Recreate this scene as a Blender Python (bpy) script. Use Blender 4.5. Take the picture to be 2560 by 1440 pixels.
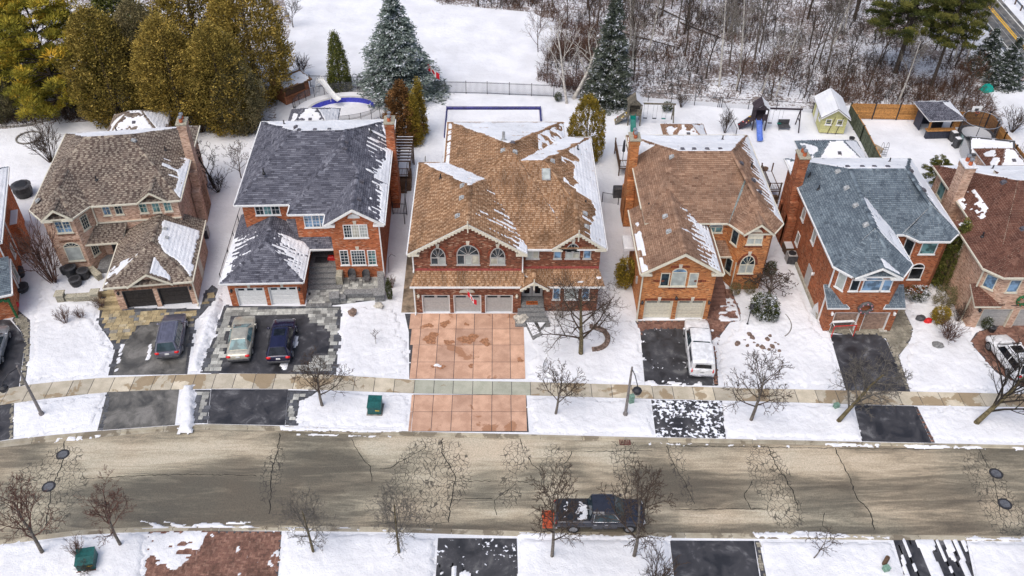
import bpy, bmesh, math, random
import numpy as np
from mathutils import Vector, Matrix
from math import sin, cos, radians, pi, atan2, sqrt
for o in list(bpy.data.objects): bpy.data.objects.remove(o)
SC = bpy.context.scene; COL = SC.collection; R = random.Random(7)

# ------------------------------------------------------------- camera, light
CAM_H, PITCH, FPX, PX = 49.0, radians(41.0), 2200.0, 1245.0
cd = bpy.data.cameras.new('camera'); cam = bpy.data.objects.new('camera', cd); COL.objects.link(cam)
cam.location = (0, 0, CAM_H); cam.rotation_euler = (radians(90) - PITCH, 0, 0)
cd.sensor_width = 36.0; cd.lens = FPX / 2560 * 36; cd.shift_x = (1280 - PX) / 2560; cd.clip_end = 2000; cd.clip_start = 1
SC.camera = cam
SUN_EL, SUN_AZ = radians(60), radians(215)       # azimuth measured from +Y clockwise
w = bpy.data.worlds.new('World'); SC.world = w; w.use_nodes = True
nt = w.node_tree; bg = nt.nodes['Background']
sky = nt.nodes.new('ShaderNodeTexSky'); sky.sky_type = 'NISHITA'; sky.sun_disc = False
sky.sun_elevation = SUN_EL; sky.sun_rotation = SUN_AZ; sky.air_density = .9; sky.dust_density = 3.5; sky.ozone_density = .4
nt.links.new(sky.outputs[0], bg.inputs[0]); bg.inputs[1].default_value = 0.15
sl = bpy.data.lights.new('sun', 'SUN'); sl.energy = 1.45; sl.angle = radians(50); sl.color = (1.0, .98, .955)
so = bpy.data.objects.new('sun', sl); COL.objects.link(so)
so.rotation_euler = Vector((-sin(SUN_AZ) * cos(SUN_EL), -cos(SUN_AZ) * cos(SUN_EL), -sin(SUN_EL))).to_track_quat('-Z', 'Y').to_euler()
vs = SC.view_settings; vs.view_transform = 'Standard'; vs.look = 'None'; vs.gamma = 1; vs.use_curve_mapping = False; vs.exposure = 0.2
SC.cycles.max_bounces = 5; SC.cycles.diffuse_bounces = 3; SC.cycles.glossy_bounces = 2; SC.cycles.transmission_bounces = 2; SC.cycles.transparent_max_bounces = 6

# ------------------------------------------------------------- survey helpers: where things stand on the ground
_s, _c = sin(PITCH), cos(PITCH)
def G(px, py, z=0.0):
    u = (px - PX) / FPX; v = (py - 720) / FPX; t = (z - CAM_H) / (-_s - v * _c)
    return (u * t, (_c - v * _s) * t)
def ZT(py, y):
    v = (py - 720) / FPX
    return CAM_H - (y * _s + v * y * _c) / (_c - v * _s)
def GL(pts, z=0.0): return [G(a, b, z) for a, b in pts]

# ------------------------------------------------------------- mesh helpers
class MB:
    def __init__(s, xf=None): s.v = []; s.f = []; s.a = []; s.xf = xf
    def P(s, pts):
        i = len(s.v)
        if s.xf is not None: pts = [tuple(s.xf @ Vector(p)) for p in pts]
        s.v += [tuple(p) for p in pts]; return i
    def poly(s, pts, att=0.5):
        i = s.P(pts); s.f.append(tuple(range(i, i + len(pts)))); s.a.append(att); return s
    def box(s, x0, x1, y0, y1, z0, z1, att=0.5):
        i = s.P([(x0,y0,z0),(x1,y0,z0),(x1,y1,z0),(x0,y1,z0),(x0,y0,z1),(x1,y0,z1),(x1,y1,z1),(x0,y1,z1)])
        for q in ((3,2,1,0),(4,5,6,7),(0,1,5,4),(1,2,6,5),(2,3,7,6),(3,0,4,7)): s.f.append(tuple(i+k for k in q)); s.a.append(att)
        return s
    def bbox(s, x0, x1, y0, y1, z0, z1, b=.03, att=.5):      # box with chamfered top rim
        i = s.P([(x0,y0,z0),(x1,y0,z0),(x1,y1,z0),(x0,y1,z0),(x0,y0,z1-b),(x1,y0,z1-b),(x1,y1,z1-b),(x0,y1,z1-b),(x0+b,y0+b,z1),(x1-b,y0+b,z1),(x1-b,y1-b,z1),(x0+b,y1-b,z1)])
        for q in ((3,2,1,0),(8,9,10,11),(0,1,5,4),(1,2,6,5),(2,3,7,6),(3,0,4,7),(4,5,9,8),(5,6,10,9),(6,7,11,10),(7,4,8,11)): s.f.append(tuple(i+k for k in q)); s.a.append(att)
        return s
    def prism(s, pts, z0, z1, att=.5):                       # ccw footprint, flat or per-vertex tops
        n = len(pts); t = z1 if isinstance(z1, (list, tuple)) else [z1] * n; b = z0 if isinstance(z0, (list, tuple)) else [z0] * n
        i = s.P([(p[0], p[1], b[k]) for k, p in enumerate(pts)] + [(p[0], p[1], t[k]) for k, p in enumerate(pts)])
        s.f.append(tuple(i + n - 1 - k for k in range(n))); s.f.append(tuple(i + n + k for k in range(n))); s.a += [att, att]
        for k in range(n):
            j = (k + 1) % n; s.f.append((i+k, i+j, i+n+j, i+n+k)); s.a.append(att)
        return s
    def slab(s, pts, th, att=.5):                            # 3-D polygon thickened downwards
        n = len(pts); i = s.P(list(pts) + [(p[0], p[1], p[2] - th) for p in pts])
        s.f.append(tuple(i + k for k in range(n))); s.f.append(tuple(i + 2*n - 1 - k for k in range(n))); s.a += [att, att]
        for k in range(n):
            j = (k + 1) % n; s.f.append((i+j, i+k, i+n+k, i+n+j)); s.a.append(att)
        return s
    def plate(s, outline, n0, n1, att=.5):                   # outline in local (u, up), thickness along local out axis
        n = len(outline); i = s.P([(u, n0, z) for u, z in outline] + [(u, n1, z) for u, z in outline])
        s.f.append(tuple(i + k for k in range(n))); s.f.append(tuple(i + 2*n - 1 - k for k in range(n))); s.a += [att, att]
        for k in range(n):
            j = (k + 1) % n; s.f.append((i+j, i+k, i+n+k, i+n+j)); s.a.append(att)
        return s
    def tube(s, p, q, r0, r1=None, n=6, cap=True, att=.5):
        r1 = r0 if r1 is None else r1; p = Vector(p); q = Vector(q); d = (q - p)
        if d.length < 1e-6: return s
        d.normalize(); a = d.orthogonal().normalized(); b = d.cross(a)
        L = [p + (a*cos(2*pi*k/n) + b*sin(2*pi*k/n))*r0 for k in range(n)] + [q + (a*cos(2*pi*k/n) + b*sin(2*pi*k/n))*r1 for k in range(n)]
        i = s.P([tuple(x) for x in L])
        for k in range(n):
            j = (k+1) % n; s.f.append((i+k, i+j, i+n+j, i+n+k)); s.a.append(att)
        if cap: s.f.append(tuple(i+n-1-k for k in range(n))); s.f.append(tuple(i+n+k for k in range(n))); s.a += [att, att]
        return s
    def path(s, pts, r, n=5):
        for a, b in zip(pts, pts[1:]): s.tube(a, b, r, r, n)
        return s
    def lathe(s, prof, c=(0,0,0), n=16, axis='z', att=.5):
        i0 = len(s.v); pts = []
        for r, h in prof:
            for k in range(n):
                a = 2*pi*k/n; q = (r*cos(a), r*sin(a), h)
                if axis == 'y': q = (q[0], h, q[1])
                if axis == 'x': q = (h, q[0], q[1])
                pts.append((c[0]+q[0], c[1]+q[1], c[2]+q[2]))
        i = s.P(pts)
        for m in range(len(prof)-1):
            for k in range(n):
                j = (k+1) % n; s.f.append((i+m*n+k, i+m*n+j, i+(m+1)*n+j, i+(m+1)*n+k)); s.a.append(att)
        s.f.append(tuple(i+n-1-k for k in range(n))); s.f.append(tuple(i+(len(prof)-1)*n+k for k in range(n))); s.a += [att, att]
        return s
    def loft(s, rings, closed=False, caps=True, att=.5):
        n = len(rings[0]); i = s.P([p for r in rings for p in r])
        for m in range(len(rings)-1):
            for k in range(n if closed else n-1):
                j = (k+1) % n; s.f.append((i+m*n+k, i+m*n+j, i+(m+1)*n+j, i+(m+1)*n+k)); s.a.append(att)
        if caps:
            s.f.append(tuple(i+n-1-k for k in range(n))); s.f.append(tuple(i+(len(rings)-1)*n+k for k in range(n))); s.a += [att, att]
        return s
    def blob(s, c, rx, ry, rz, seed=0, rough=.25, n=8, m=6, att=.5):
        r_ = random.Random(seed); rings = []
        for k in range(m+1):
            th = pi*k/m; ring = []
            for j in range(n):
                ph = 2*pi*j/n; f = 1 + (r_.random()-.5)*rough*(1 if 0 < k < m else 0)
                ring.append((c[0]+rx*f*sin(th)*cos(ph), c[1]+ry*f*sin(th)*sin(ph), c[2]+rz*f*cos(th)))
            rings.append(ring)
        return s.loft(rings[::-1], closed=True, caps=False, att=att)
    def mesh(s, name, uv=False, smooth=False):
        me = bpy.data.meshes.new(name); me.from_pydata(s.v, [], s.f)
        at = me.attributes.new('tone', 'FLOAT', 'FACE'); at.data.foreach_set('value', s.a)
        if uv:
            L = me.uv_layers.new(name='UVMap').data
            for p in me.polygons:
                n = p.normal
                if abs(n.z) < .75:
                    h = Vector((-n.y, n.x, 0)); h.normalize()
                    for li in p.loop_indices:
                        co = me.vertices[me.loops[li].vertex_index].co; L[li].uv = (co.x*h.x + co.y*h.y, co.z)
                else:
                    for li in p.loop_indices:
                        co = me.vertices[me.loops[li].vertex_index].co; L[li].uv = (co.x, co.y)
        if smooth: me.shade_smooth()
        return me
def props(o, d):
    for k, v in d.items():
        if v is not None: o[k] = v
def obj(name, m, mat, parent=None, label=None, category=None, group=None, kind=None, uv=False, smooth=False):
    me = m.mesh(name, uv, smooth) if isinstance(m, MB) else m
    if mat is not None and not me.materials: me.materials.append(mat)
    o = bpy.data.objects.new(name, me); COL.objects.link(o)
    if parent is not None: o.parent = parent
    props(o, dict(label=label, category=category, group=group, kind=kind)); return o
def thing(name, label, cat, loc=(0,0,0), rz=0.0, group=None, sc=1.0):
    o = bpy.data.objects.new(name, None); COL.objects.link(o); o.empty_display_size = .3
    o.location = loc; o.rotation_euler = (0,0,rz); o.scale = (sc,sc,sc)
    props(o, dict(label=label, category=cat, group=group)); return o
def dup(root, loc, rz=0.0, sc=None, label=None, group=None):
    r = root.copy(); COL.objects.link(r); r.location = loc; r.rotation_euler = (0,0,rz)
    if sc is not None: r.scale = sc if isinstance(sc, tuple) else (sc,sc,sc)
    if label: r['label'] = label
    if group: r['group'] = group
    for ch in list(root.children):
        c = ch.copy(); COL.objects.link(c); c.parent = r
        for g in list(ch.children):
            d = g.copy(); COL.objects.link(d); d.parent = c
    return r
def npmesh(name, V, F, tone=None, smooth=False):             # V (n,3), F (m,4) numpy
    me = bpy.data.meshes.new(name); V = np.asarray(V, dtype=np.float32); F = np.asarray(F, dtype=np.int32); k = F.shape[1]
    me.vertices.add(len(V)); me.vertices.foreach_set('co', V.ravel())
    me.loops.add(F.size); me.loops.foreach_set('vertex_index', F.ravel())
    me.polygons.add(len(F)); me.polygons.foreach_set('loop_start', np.arange(0, F.size, k, dtype=np.int32))
    me.update(calc_edges=True)
    if tone is not None:
        at = me.attributes.new('tone', 'FLOAT', 'FACE'); at.data.foreach_set('value', np.asarray(tone, dtype=np.float32))
    if smooth: me.shade_smooth()
    return me
def vnoise(x, y, seed=0):
    x = np.asarray(x, dtype=np.float64); y = np.asarray(y, dtype=np.float64)
    xi = np.floor(x).astype(np.int64); yi = np.floor(y).astype(np.int64); fx = x - xi; fy = y - yi
    fx = fx*fx*(3-2*fx); fy = fy*fy*(3-2*fy)
    def h(a, b):
        n = (a*374761393 + b*668265263 + seed*1442695041) & 0xffffffff
        n = ((n ^ (n >> 13)) * 1274126177) & 0xffffffff
        return ((n ^ (n >> 16)) & 0xffff) / 65535.0
    return (h(xi,yi)*(1-fx) + h(xi+1,yi)*fx)*(1-fy) + (h(xi,yi+1)*(1-fx) + h(xi+1,yi+1)*fx)*fy
def fbm(x, y, seed=0): return .55*vnoise(x,y,seed) + .28*vnoise(x*2.1,y*2.1,seed+5) + .17*vnoise(x*4.3,y*4.3,seed+9)

# ------------------------------------------------------------- materials
def N(nt, t, **kw):
    n = nt.nodes.new(t)
    for k, v in kw.items():
        if k.startswith('i_'): n.inputs[k[2:].replace('_', ' ')].default_value = v
        else: setattr(n, k, v)
    return n
def newmat(name):
    m = bpy.data.materials.new(name); m.use_nodes = True; return m, m.node_tree, m.node_tree.nodes['Principled BSDF']
def c4(c): return (c[0], c[1], c[2], 1.0)
def ramp(nt, fac, stops):
    r = N(nt, 'ShaderNodeValToRGB'); e = r.color_ramp.elements
    while len(e) < len(stops): e.new(.5)
    for k, (p, c) in enumerate(stops): e[k].position = p; e[k].color = c4(c)
    nt.links.new(fac, r.inputs[0]); return r.outputs[0]
def mix(nt, fac, a, b, bt='MIX'):
    m = N(nt, 'ShaderNodeMix', data_type='RGBA', blend_type=bt)
    for s, v in ((m.inputs[0], fac), (m.inputs[6], a), (m.inputs[7], b)):
        if hasattr(v, 'links'): nt.links.new(v, s)
        elif isinstance(v, (int, float)): s.default_value = v
        else: s.default_value = c4(v)
    return m.outputs[2]
def math_(nt, op, a, b=None, clamp=False):
    m = N(nt, 'ShaderNodeMath', operation=op, use_clamp=clamp)
    for s, v in ((m.inputs[0], a), (m.inputs[1], b)):
        if v is None: continue
        if hasattr(v, 'links'): nt.links.new(v, s)
        else: s.default_value = v
    return m.outputs[0]
def noise(nt, scale, detail=4, vec=None, rough=.55, dist=0):
    n = N(nt, 'ShaderNodeTexNoise'); n.inputs['Scale'].default_value = scale; n.inputs['Detail'].default_value = detail
    n.inputs['Roughness'].default_value = rough; n.inputs['Distortion'].default_value = dist
    if vec is not None: nt.links.new(vec, n.inputs['Vector'])
    m = N(nt, 'ShaderNodeMapRange'); nt.links.new(n.outputs[0], m.inputs[0]); m.inputs[1].default_value = .22; m.inputs[2].default_value = .78; return m.outputs[0]
def pos(nt, scale=None, world=True):
    g = N(nt, 'ShaderNodeNewGeometry').outputs['Position'] if world else N(nt, 'ShaderNodeTexCoord').outputs['Object']
    if scale is None: return g
    m = N(nt, 'ShaderNodeMapping'); m.inputs['Scale'].default_value = scale; nt.links.new(g, m.inputs[0]); return m.outputs[0]
def bump(nt, bsdf, h, s=.3, d=.02):
    b = N(nt, 'ShaderNodeBump'); b.inputs['Strength'].default_value = s; b.inputs['Distance'].default_value = d
    nt.links.new(h, b.inputs['Height']); nt.links.new(b.outputs[0], bsdf.inputs['Normal'])
def tone(nt, nm='tone'): return N(nt, 'ShaderNodeAttribute', attribute_name=nm).outputs['Fac']
def plain(name, col, rough=.7, metal=0.0, var=.25, scale=6.0, bmp=0.0, spec=.4, tn=0.0):
    m, nt, b = newmat(name); p = pos(nt, world=False)
    n = noise(nt, scale, 5, p); lo = [x*(1-var) for x in col]; hi = [min(1, x*(1+var)) for x in col]
    c = ramp(nt, n, [(.3, lo), (.7, hi)])
    if tn: c = mix(nt, 1.0, c, ramp(nt, tone(nt), [(0, (1-tn,)*3), (1, (1+tn*.0,)*3)]), 'MULTIPLY')
    nt.links.new(c, b.inputs['Base Color']); b.inputs['Roughness'].default_value = rough; b.inputs['Metallic'].default_value = metal
    b.inputs['Specular IOR Level'].default_value = spec
    if bmp: bump(nt, b, noise(nt, scale*6, 4, p), bmp)
    return m
def brickmat(name, c1, c2, mortar, speck=None, amt=.5, dark=None):
    m, nt, b = newmat(name); uv = N(nt, 'ShaderNodeUVMap', uv_map='UVMap').outputs[0]
    br = N(nt, 'ShaderNodeTexBrick'); br.offset = .5; br.inputs['Scale'].default_value = 1.0
    br.inputs['Brick Width'].default_value = .24; br.inputs['Row Height'].default_value = .085; br.inputs['Mortar Size'].default_value = .011
    br.inputs['Color1'].default_value = (0,0,0,1); br.inputs['Color2'].default_value = (1,1,1,1); br.inputs['Mortar'].default_value = (.5,.5,.5,1); br.inputs['Bias'].default_value = 0
    nt.links.new(uv, br.inputs['Vector'])
    stops = [(0, dark or [x*.55 for x in c1]), (.18, c1), (.6, c2), (.82, [min(1,x*1.18) for x in c2]), (1, speck or [min(1,x*1.3) for x in c2])]
    col = ramp(nt, br.outputs['Color'], stops)
    big = noise(nt, .9, 4, pos(nt, world=False)); col = mix(nt, amt, col, ramp(nt, big, [(.25,(.55,.55,.55)),(.75,(1.25,1.2,1.15))]), 'MULTIPLY')
    fine = noise(nt, 40, 3, pos(nt, world=False)); col = mix(nt, .5, col, ramp(nt, fine, [(.3,(.7,.7,.7)),(.7,(1.2,1.2,1.2))]), 'MULTIPLY')
    col = mix(nt, math_(nt, 'MULTIPLY', br.outputs['Fac'], .85), col, mortar)
    nt.links.new(col, b.inputs['Base Color']); b.inputs['Roughness'].default_value = .9; b.inputs['Specular IOR Level'].default_value = .2
    bump(nt, b, math_(nt, 'SUBTRACT', 1.0, br.outputs['Fac']), .5, .01); return m
def shinglemat(name, stops, streak=0.0):
    m, nt, b = newmat(name); c = ramp(nt, tone(nt), stops); p = pos(nt, world=False)
    c = mix(nt, .55, c, ramp(nt, noise(nt, 28, 4, p), [(.3,(.6,.6,.6)),(.7,(1.3,1.3,1.3))]), 'MULTIPLY')
    c = mix(nt, .6, c, ramp(nt, noise(nt, .7, 4, p), [(.3,(.7,.7,.72)),(.7,(1.2,1.18,1.15))]), 'MULTIPLY')
    if streak:                                               # algae stains
        s = noise(nt, .55, 3, pos(nt, (1.3,.35,.35), False)); c = mix(nt, math_(nt,'MULTIPLY',ramp(nt, s, [(.56,(0,0,0)),(.68,(1,1,1))]), streak), c, [x*.28 for x in stops[1][1]])
    nt.links.new(c, b.inputs['Base Color']); b.inputs['Roughness'].default_value = .95; b.inputs['Specular IOR Level'].default_value = .15
    bump(nt, b, noise(nt, 90, 2, p), .3, .005); return m
def snowmat(name, specks=0.0, col=(.78,.785,.805), scale=1.0, spcol=(.16,.125,.085), dens=.0):
    m, nt, b = newmat(name); p = pos(nt)
    c = ramp(nt, noise(nt, .25, 5, p), [(.3, [x*.9 for x in col]), (.7, [min(.9,x*1.04) for x in col])])
    if specks:
        a = noise(nt, 6*scale, 4, p, .75); bb = noise(nt, .35*scale, 4, p); cc = noise(nt, 2.2*scale, 4, p)
        f = math_(nt, 'ADD', math_(nt, 'MULTIPLY', a, 1.0), math_(nt, 'ADD', math_(nt,'MULTIPLY',bb,.55), math_(nt,'MULTIPLY',cc,.35)))
        c = mix(nt, math_(nt, 'MULTIPLY', ramp(nt, f, [(1.24-dens,(0,0,0)),(1.31-dens,(1,1,1))]), specks), c, spcol)
    nt.links.new(c, b.inputs['Base Color']); b.inputs['Roughness'].default_value = .75; b.inputs['Specular IOR Level'].default_value = .25
    b.inputs['Subsurface Weight'].default_value = 0
    h = math_(nt, 'ADD', noise(nt, 1.6, 5, p), math_(nt, 'MULTIPLY', noise(nt, 9, 4, p), .35)); bump(nt, b, h, .55, .12); return m
def asphaltmat(name, col=(.045,.045,.05), wet=.5, snow=0.0, light=(.12,.12,.12)):
    m, nt, b = newmat(name); p = pos(nt)
    n1 = noise(nt, .75, 7, p, .66, .5); n2 = noise(nt, 60, 2, p); n3 = noise(nt, 3.5, 5, p)
    c = ramp(nt, n1, [(.3, [x*.5 for x in col]), (.52, col), (.6, [x*1.25 for x in col]), (.78, light)])
    c = mix(nt, .45, c, ramp(nt, n2, [(.35,(.5,.5,.5)),(.68,(1.6,1.6,1.6))]), 'MULTIPLY')
    rg = ramp(nt, n1, [(.35, (.3+.4*(1-wet),)*3), (.55, (.85,)*3)])
    if snow:
        f = math_(nt, 'ADD', math_(nt,'MULTIPLY',n3,.75), math_(nt,'MULTIPLY',noise(nt, .5, 3, p),.5))
        k = ramp(nt, f, [(.83-snow*.4,(0,0,0)),(.87-snow*.4,(1,1,1))]); c = mix(nt, k, c, (.8,.82,.87)); rg = mix(nt, k, rg, (.8,.8,.8))
    nt.links.new(c, b.inputs['Base Color']); nt.links.new(rg, b.inputs['Roughness']); bump(nt, b, n2, .25, .01); return m
def leafmat(name, stops, snow=0.0, rough=.8):
    m, nt, b = newmat(name); p = pos(nt, world=False)
    c = ramp(nt, tone(nt), stops); c = mix(nt, .6, c, ramp(nt, noise(nt, 1.2, 4, p), [(.3,(.6,.62,.6)),(.7,(1.3,1.25,1.2))]), 'MULTIPLY')
    oi = N(nt, 'ShaderNodeObjectInfo'); c = mix(nt, .5, c, ramp(nt, oi.outputs['Random'], [(0,(.7,.75,.7)),(1,(1.2,1.1,1.0))]), 'MULTIPLY')
    if snow:
        nz = N(nt, 'ShaderNodeSeparateXYZ'); nt.links.new(N(nt, 'ShaderNodeNewGeometry').outputs['Normal'], nz.inputs[0])
        f = math_(nt, 'MULTIPLY', ramp(nt, math_(nt,'ABSOLUTE',nz.outputs[2]), [(.45,(0,0,0)),(.8,(1,1,1))]), ramp(nt, noise(nt, 2.0, 4, p), [(.62-snow*.3,(0,0,0)),(.70-snow*.3,(1,1,1))]))
        c = mix(nt, f, c, (.74,.77,.82))
    nt.links.new(c, b.inputs['Base Color']); b.inputs['Roughness'].default_value = rough; b.inputs['Specular IOR Level'].default_value = .2
    return m
def glassmat(name, col, rough=.08, var=.5, emi=0):
    m, nt, b = newmat(name); p = pos(nt, world=False)
    c = ramp(nt, noise(nt, 1.6, 3, p), [(.35, [x*(1-var) for x in col]), (.65, [min(1,x*(1+var)) for x in col])])
    nt.links.new(c, b.inputs['Base Color']); b.inputs['Roughness'].default_value = rough; b.inputs['Specular IOR Level'].default_value = .4
    return m
def paint(name, col, rough=.3, metal=.0, coat=.6):
    m, nt, b = newmat(name); p = pos(nt, world=False)
    c = ramp(nt, noise(nt, 3, 4, p), [(.3, [x*.85 for x in col]), (.7, [min(1,x*1.1) for x in col])])
    nt.links.new(c, b.inputs['Base Color']); b.inputs['Roughness'].default_value = rough; b.inputs['Metallic'].default_value = metal
    b.inputs['Coat Weight'].default_value = coat; b.inputs['Coat Roughness'].default_value = .1; return m
M = {}
M['white'] = plain('white_trim', (.78,.78,.76), .5, var=.06); M['cream'] = plain('cream_trim', (.66,.62,.5), .5, var=.08)
M['greytrim'] = plain('grey_trim', (.42,.41,.39), .5, var=.08); M['black'] = plain('black_metal', (.025,.025,.028), .45, var=.3)
M['dark'] = plain('dark_grey', (.06,.06,.065), .6, var=.3); M['steel'] = plain('galvanised_steel', (.4,.41,.42), .4, .7, var=.15)
M['stone'] = plain('cut_stone', (.42,.39,.3), .9, var=.25, scale=9, bmp=.4, tn=.3); M['greystone'] = plain('grey_stone', (.24,.24,.235), .9, var=.3, scale=9, bmp=.5, tn=.35)
M['keystone'] = plain('keystone_limestone', (.62,.57,.47), .9, var=.1); M['concrete'] = plain('concrete', (.4,.37,.3), .95, var=.2, scale=4, bmp=.3)
M['g_dark'] = glassmat('window_glass_dark', (.03,.045,.055)); M['g_blue'] = glassmat('window_glass_sky', (.14,.24,.36)); M['g_teal'] = glassmat('window_glass_teal', (.11,.22,.22))
M['g_pale'] = glassmat('window_glass_blinds', (.42,.45,.42), .15, .15); M['g_cream'] = glassmat('window_glass_curtain', (.45,.44,.36), .15, .2); M['g_black'] = glassmat('tinted_glass', (.012,.014,.018), .05)
M['snow'] = snowmat('snow_clean'); M['roofsnow'] = snowmat('roof_snow', .35, (.8,.81,.83), 1.6, (.3,.25,.2), .0)
M['wood'] = plain('brown_wood', (.13,.075,.045), .85, var=.4, scale=12, tn=.3); M['red'] = plain('red_plastic', (.6,.02,.02), .5)
M['tyre'] = plain('tyre_rubber', (.02,.02,.021), .9); M['rim'] = plain('alloy_rim', (.35,.35,.36), .35, .6, var=.1); M['chrome'] = plain('chrome', (.6,.6,.62), .2, .9, var=.05)
M['tail'] = plain('tail_lamp_red', (.62,.012,.015), .25, var=.1); M['lamp'] = plain('lamp_glass', (.6,.6,.58), .2, var=.1); M['amber'] = plain('amber_plastic', (.8,.3,.03), .4)
# ------------------------------------------------------------- areas on a grid (snow, road), stones
def pdist(X, Y, poly):
    P = np.array(poly); n = len(P); ins = np.zeros(X.shape, bool); d = np.full(X.shape, 1e9)
    for k in range(n):
        ax, ay = P[k]; bx, by = P[(k+1) % n]; ex, ey = bx-ax, by-ay
        c = ((ay > Y) != (by > Y)) & (X < (bx-ax)*(Y-ay)/((by-ay) if by != ay else 1e-9) + ax); ins ^= c
        t = np.clip(((X-ax)*ex + (Y-ay)*ey)/(ex*ex+ey*ey+1e-12), 0, 1); d = np.minimum(d, np.hypot(X-ax-t*ex, Y-ay-t*ey))
    return np.where(ins, d, -d)
def grid_cells(keep, X, Y, Zf):
    """keep: bool per cell; X, Y: node grids; Zf(nodeX,nodeY,inner)->z; returns V,F"""
    ny, nx = keep.shape; pad = np.pad(keep, 1)
    inner = pad[:-1,:-1] & pad[1:,:-1] & pad[:-1,1:] & pad[1:,1:]; used = pad[:-1,:-1] | pad[1:,:-1] | pad[:-1,1:] | pad[1:,1:]
    idx = np.full(X.shape, -1); idx[used] = np.arange(used.sum()); V = Zf(X[used], Y[used], inner[used])
    j, i = np.nonzero(keep); F = np.stack([idx[j,i], idx[j,i+1], idx[j+1,i+1], idx[j+1,i]], 1)
    return V, F
def snow_area(poly, cell=.12, h=.08, rag=.3, z0=.004, seed=0, patch=None, lump=.10, mat='lawnsnow', name='snow', ramp_w=.5, parent=None, squash=(1,1)):
    P = np.array(poly); x0, y0 = P.min(0) - .2; x1, y1 = P.max(0) + .2
    xs = np.arange(x0, x1, cell); ys = np.arange(y0, y1, cell); X, Y = np.meshgrid(xs, ys)
    cx, cy = X[:-1,:-1] + cell/2, Y[:-1,:-1] + cell/2
    d = pdist(cx, cy, poly); keep = d > (fbm(cx*1.6, cy*1.6, seed)*.7 + fbm(cx*5, cy*5, seed+6)*.3 - .35)*rag*1.8
    if patch is not None: keep &= (fbm(cx*1.1*squash[0], cy*1.1*squash[1], seed+3)*.75 + vnoise(cx*4*squash[0], cy*4*squash[1], seed+8)*.25) < patch
    if not keep.any(): return None
    def zf(x, y, inn):
        dd = np.clip(pdist(x, y, poly)/ramp_w, 0.12, 1); dd = dd*dd*(3-2*dd)
        z = z0 + np.where(inn, h*dd*(.7+.6*vnoise(x*.9, y*.9, seed+4)) + lump*(fbm(x*2.2, y*2.2, seed+1)-.35) + lump*.4*vnoise(x*6, y*6, seed+2), -.004)
        return np.stack([x, y, np.maximum(z, z0-.004)], 1)
    V, F = grid_cells(keep, X, Y, zf)
    return obj(name, npmesh(name, V, F, smooth=True), M[mat], kind='stuff', parent=parent)
def flat(name, poly, z, mat, kind='structure', th=.1, **k):
    P = list(poly); a = sum(P[i][0]*P[(i+1)%len(P)][1] - P[(i+1)%len(P)][0]*P[i][1] for i in range(len(P)))
    if a < 0: P = P[::-1]
    return obj(name, MB().prism(P, z-th, z), M[mat], kind=kind, **k)

M['lawnsnow'] = snowmat('lawn_snow', .85, dens=.230); M['nearsnow'] = snowmat('near_lawn_snow', .6, dens=.228); M['yardsnow'] = snowmat('yard_snow', .6, dens=.226, col=(.77,.78,.805)); M['fieldsnow'] = snowmat('field_snow', .55, dens=.232, col=(.79,.795,.82), scale=.8)
M['litter'] = snowmat('woodland_floor', .85, dens=.33, col=(.77,.775,.8), scale=.55, spcol=(.12,.075,.05))
M['banksnow'] = snowmat('snow_bank', .25, dens=-.05, scale=1.4)
M['asphalt'] = asphaltmat('asphalt_driveway', (.042,.042,.048), .7, light=(.14,.14,.145)); M['asphalt_grey'] = asphaltmat('asphalt_worn', (.125,.12,.11), .6, light=(.21,.2,.185)); M['asphalt_snow'] = asphaltmat('asphalt_snow_dusted', snow=.36); M['asphalt_s'] = asphaltmat('asphalt_few_snow', snow=-.03)
M['wetconc'] = plain('brown_concrete', (.22,.17,.12), .6, var=.5, scale=1.2)
# concrete slabs with wet stains
def slabmat(name, a, bcol, stain, lo=.56):
    m, nt, b = newmat(name); p = pos(nt)
    c = ramp(nt, noise(nt, 1.2, 5, p), [(.3,a),(.7,bcol)]); c = mix(nt, 1, c, ramp(nt, tone(nt), [(0,(.78,.78,.78)),(1,(1.12,1.1,1.06))]), 'MULTIPLY')
    s = ramp(nt, noise(nt, .38, 5, p, .6, .4), [(lo,(0,0,0)),(lo+.04,(1,1,1))]); c = mix(nt, math_(nt,'MULTIPLY',s,.75), c, stain)
    c = mix(nt, .35, c, ramp(nt, noise(nt, 35, 3, p), [(.3,(.6,.6,.6)),(.7,(1.3,1.3,1.3))]), 'MULTIPLY')
    nt.links.new(c, b.inputs['Base Color']); b.inputs['Roughness'].default_value = .85; bump(nt, b, noise(nt, 50, 2, p), .2, .005); return m
M['sidewalk'] = slabmat('sidewalk_concrete', (.48,.43,.33), (.6,.54,.43), (.27,.19,.1)); M['sidewalk_green'] = slabmat('sidewalk_pale', (.43,.44,.35), (.52,.52,.42), (.3,.24,.15), .72)
M['tile'] = slabmat('pink_concrete', (.49,.295,.205), (.61,.385,.275), (.32,.15,.075), .68); M['kerbc'] = slabmat('kerb_concrete', (.36,.32,.24), (.46,.42,.33), (.16,.13,.09), .58)
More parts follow.
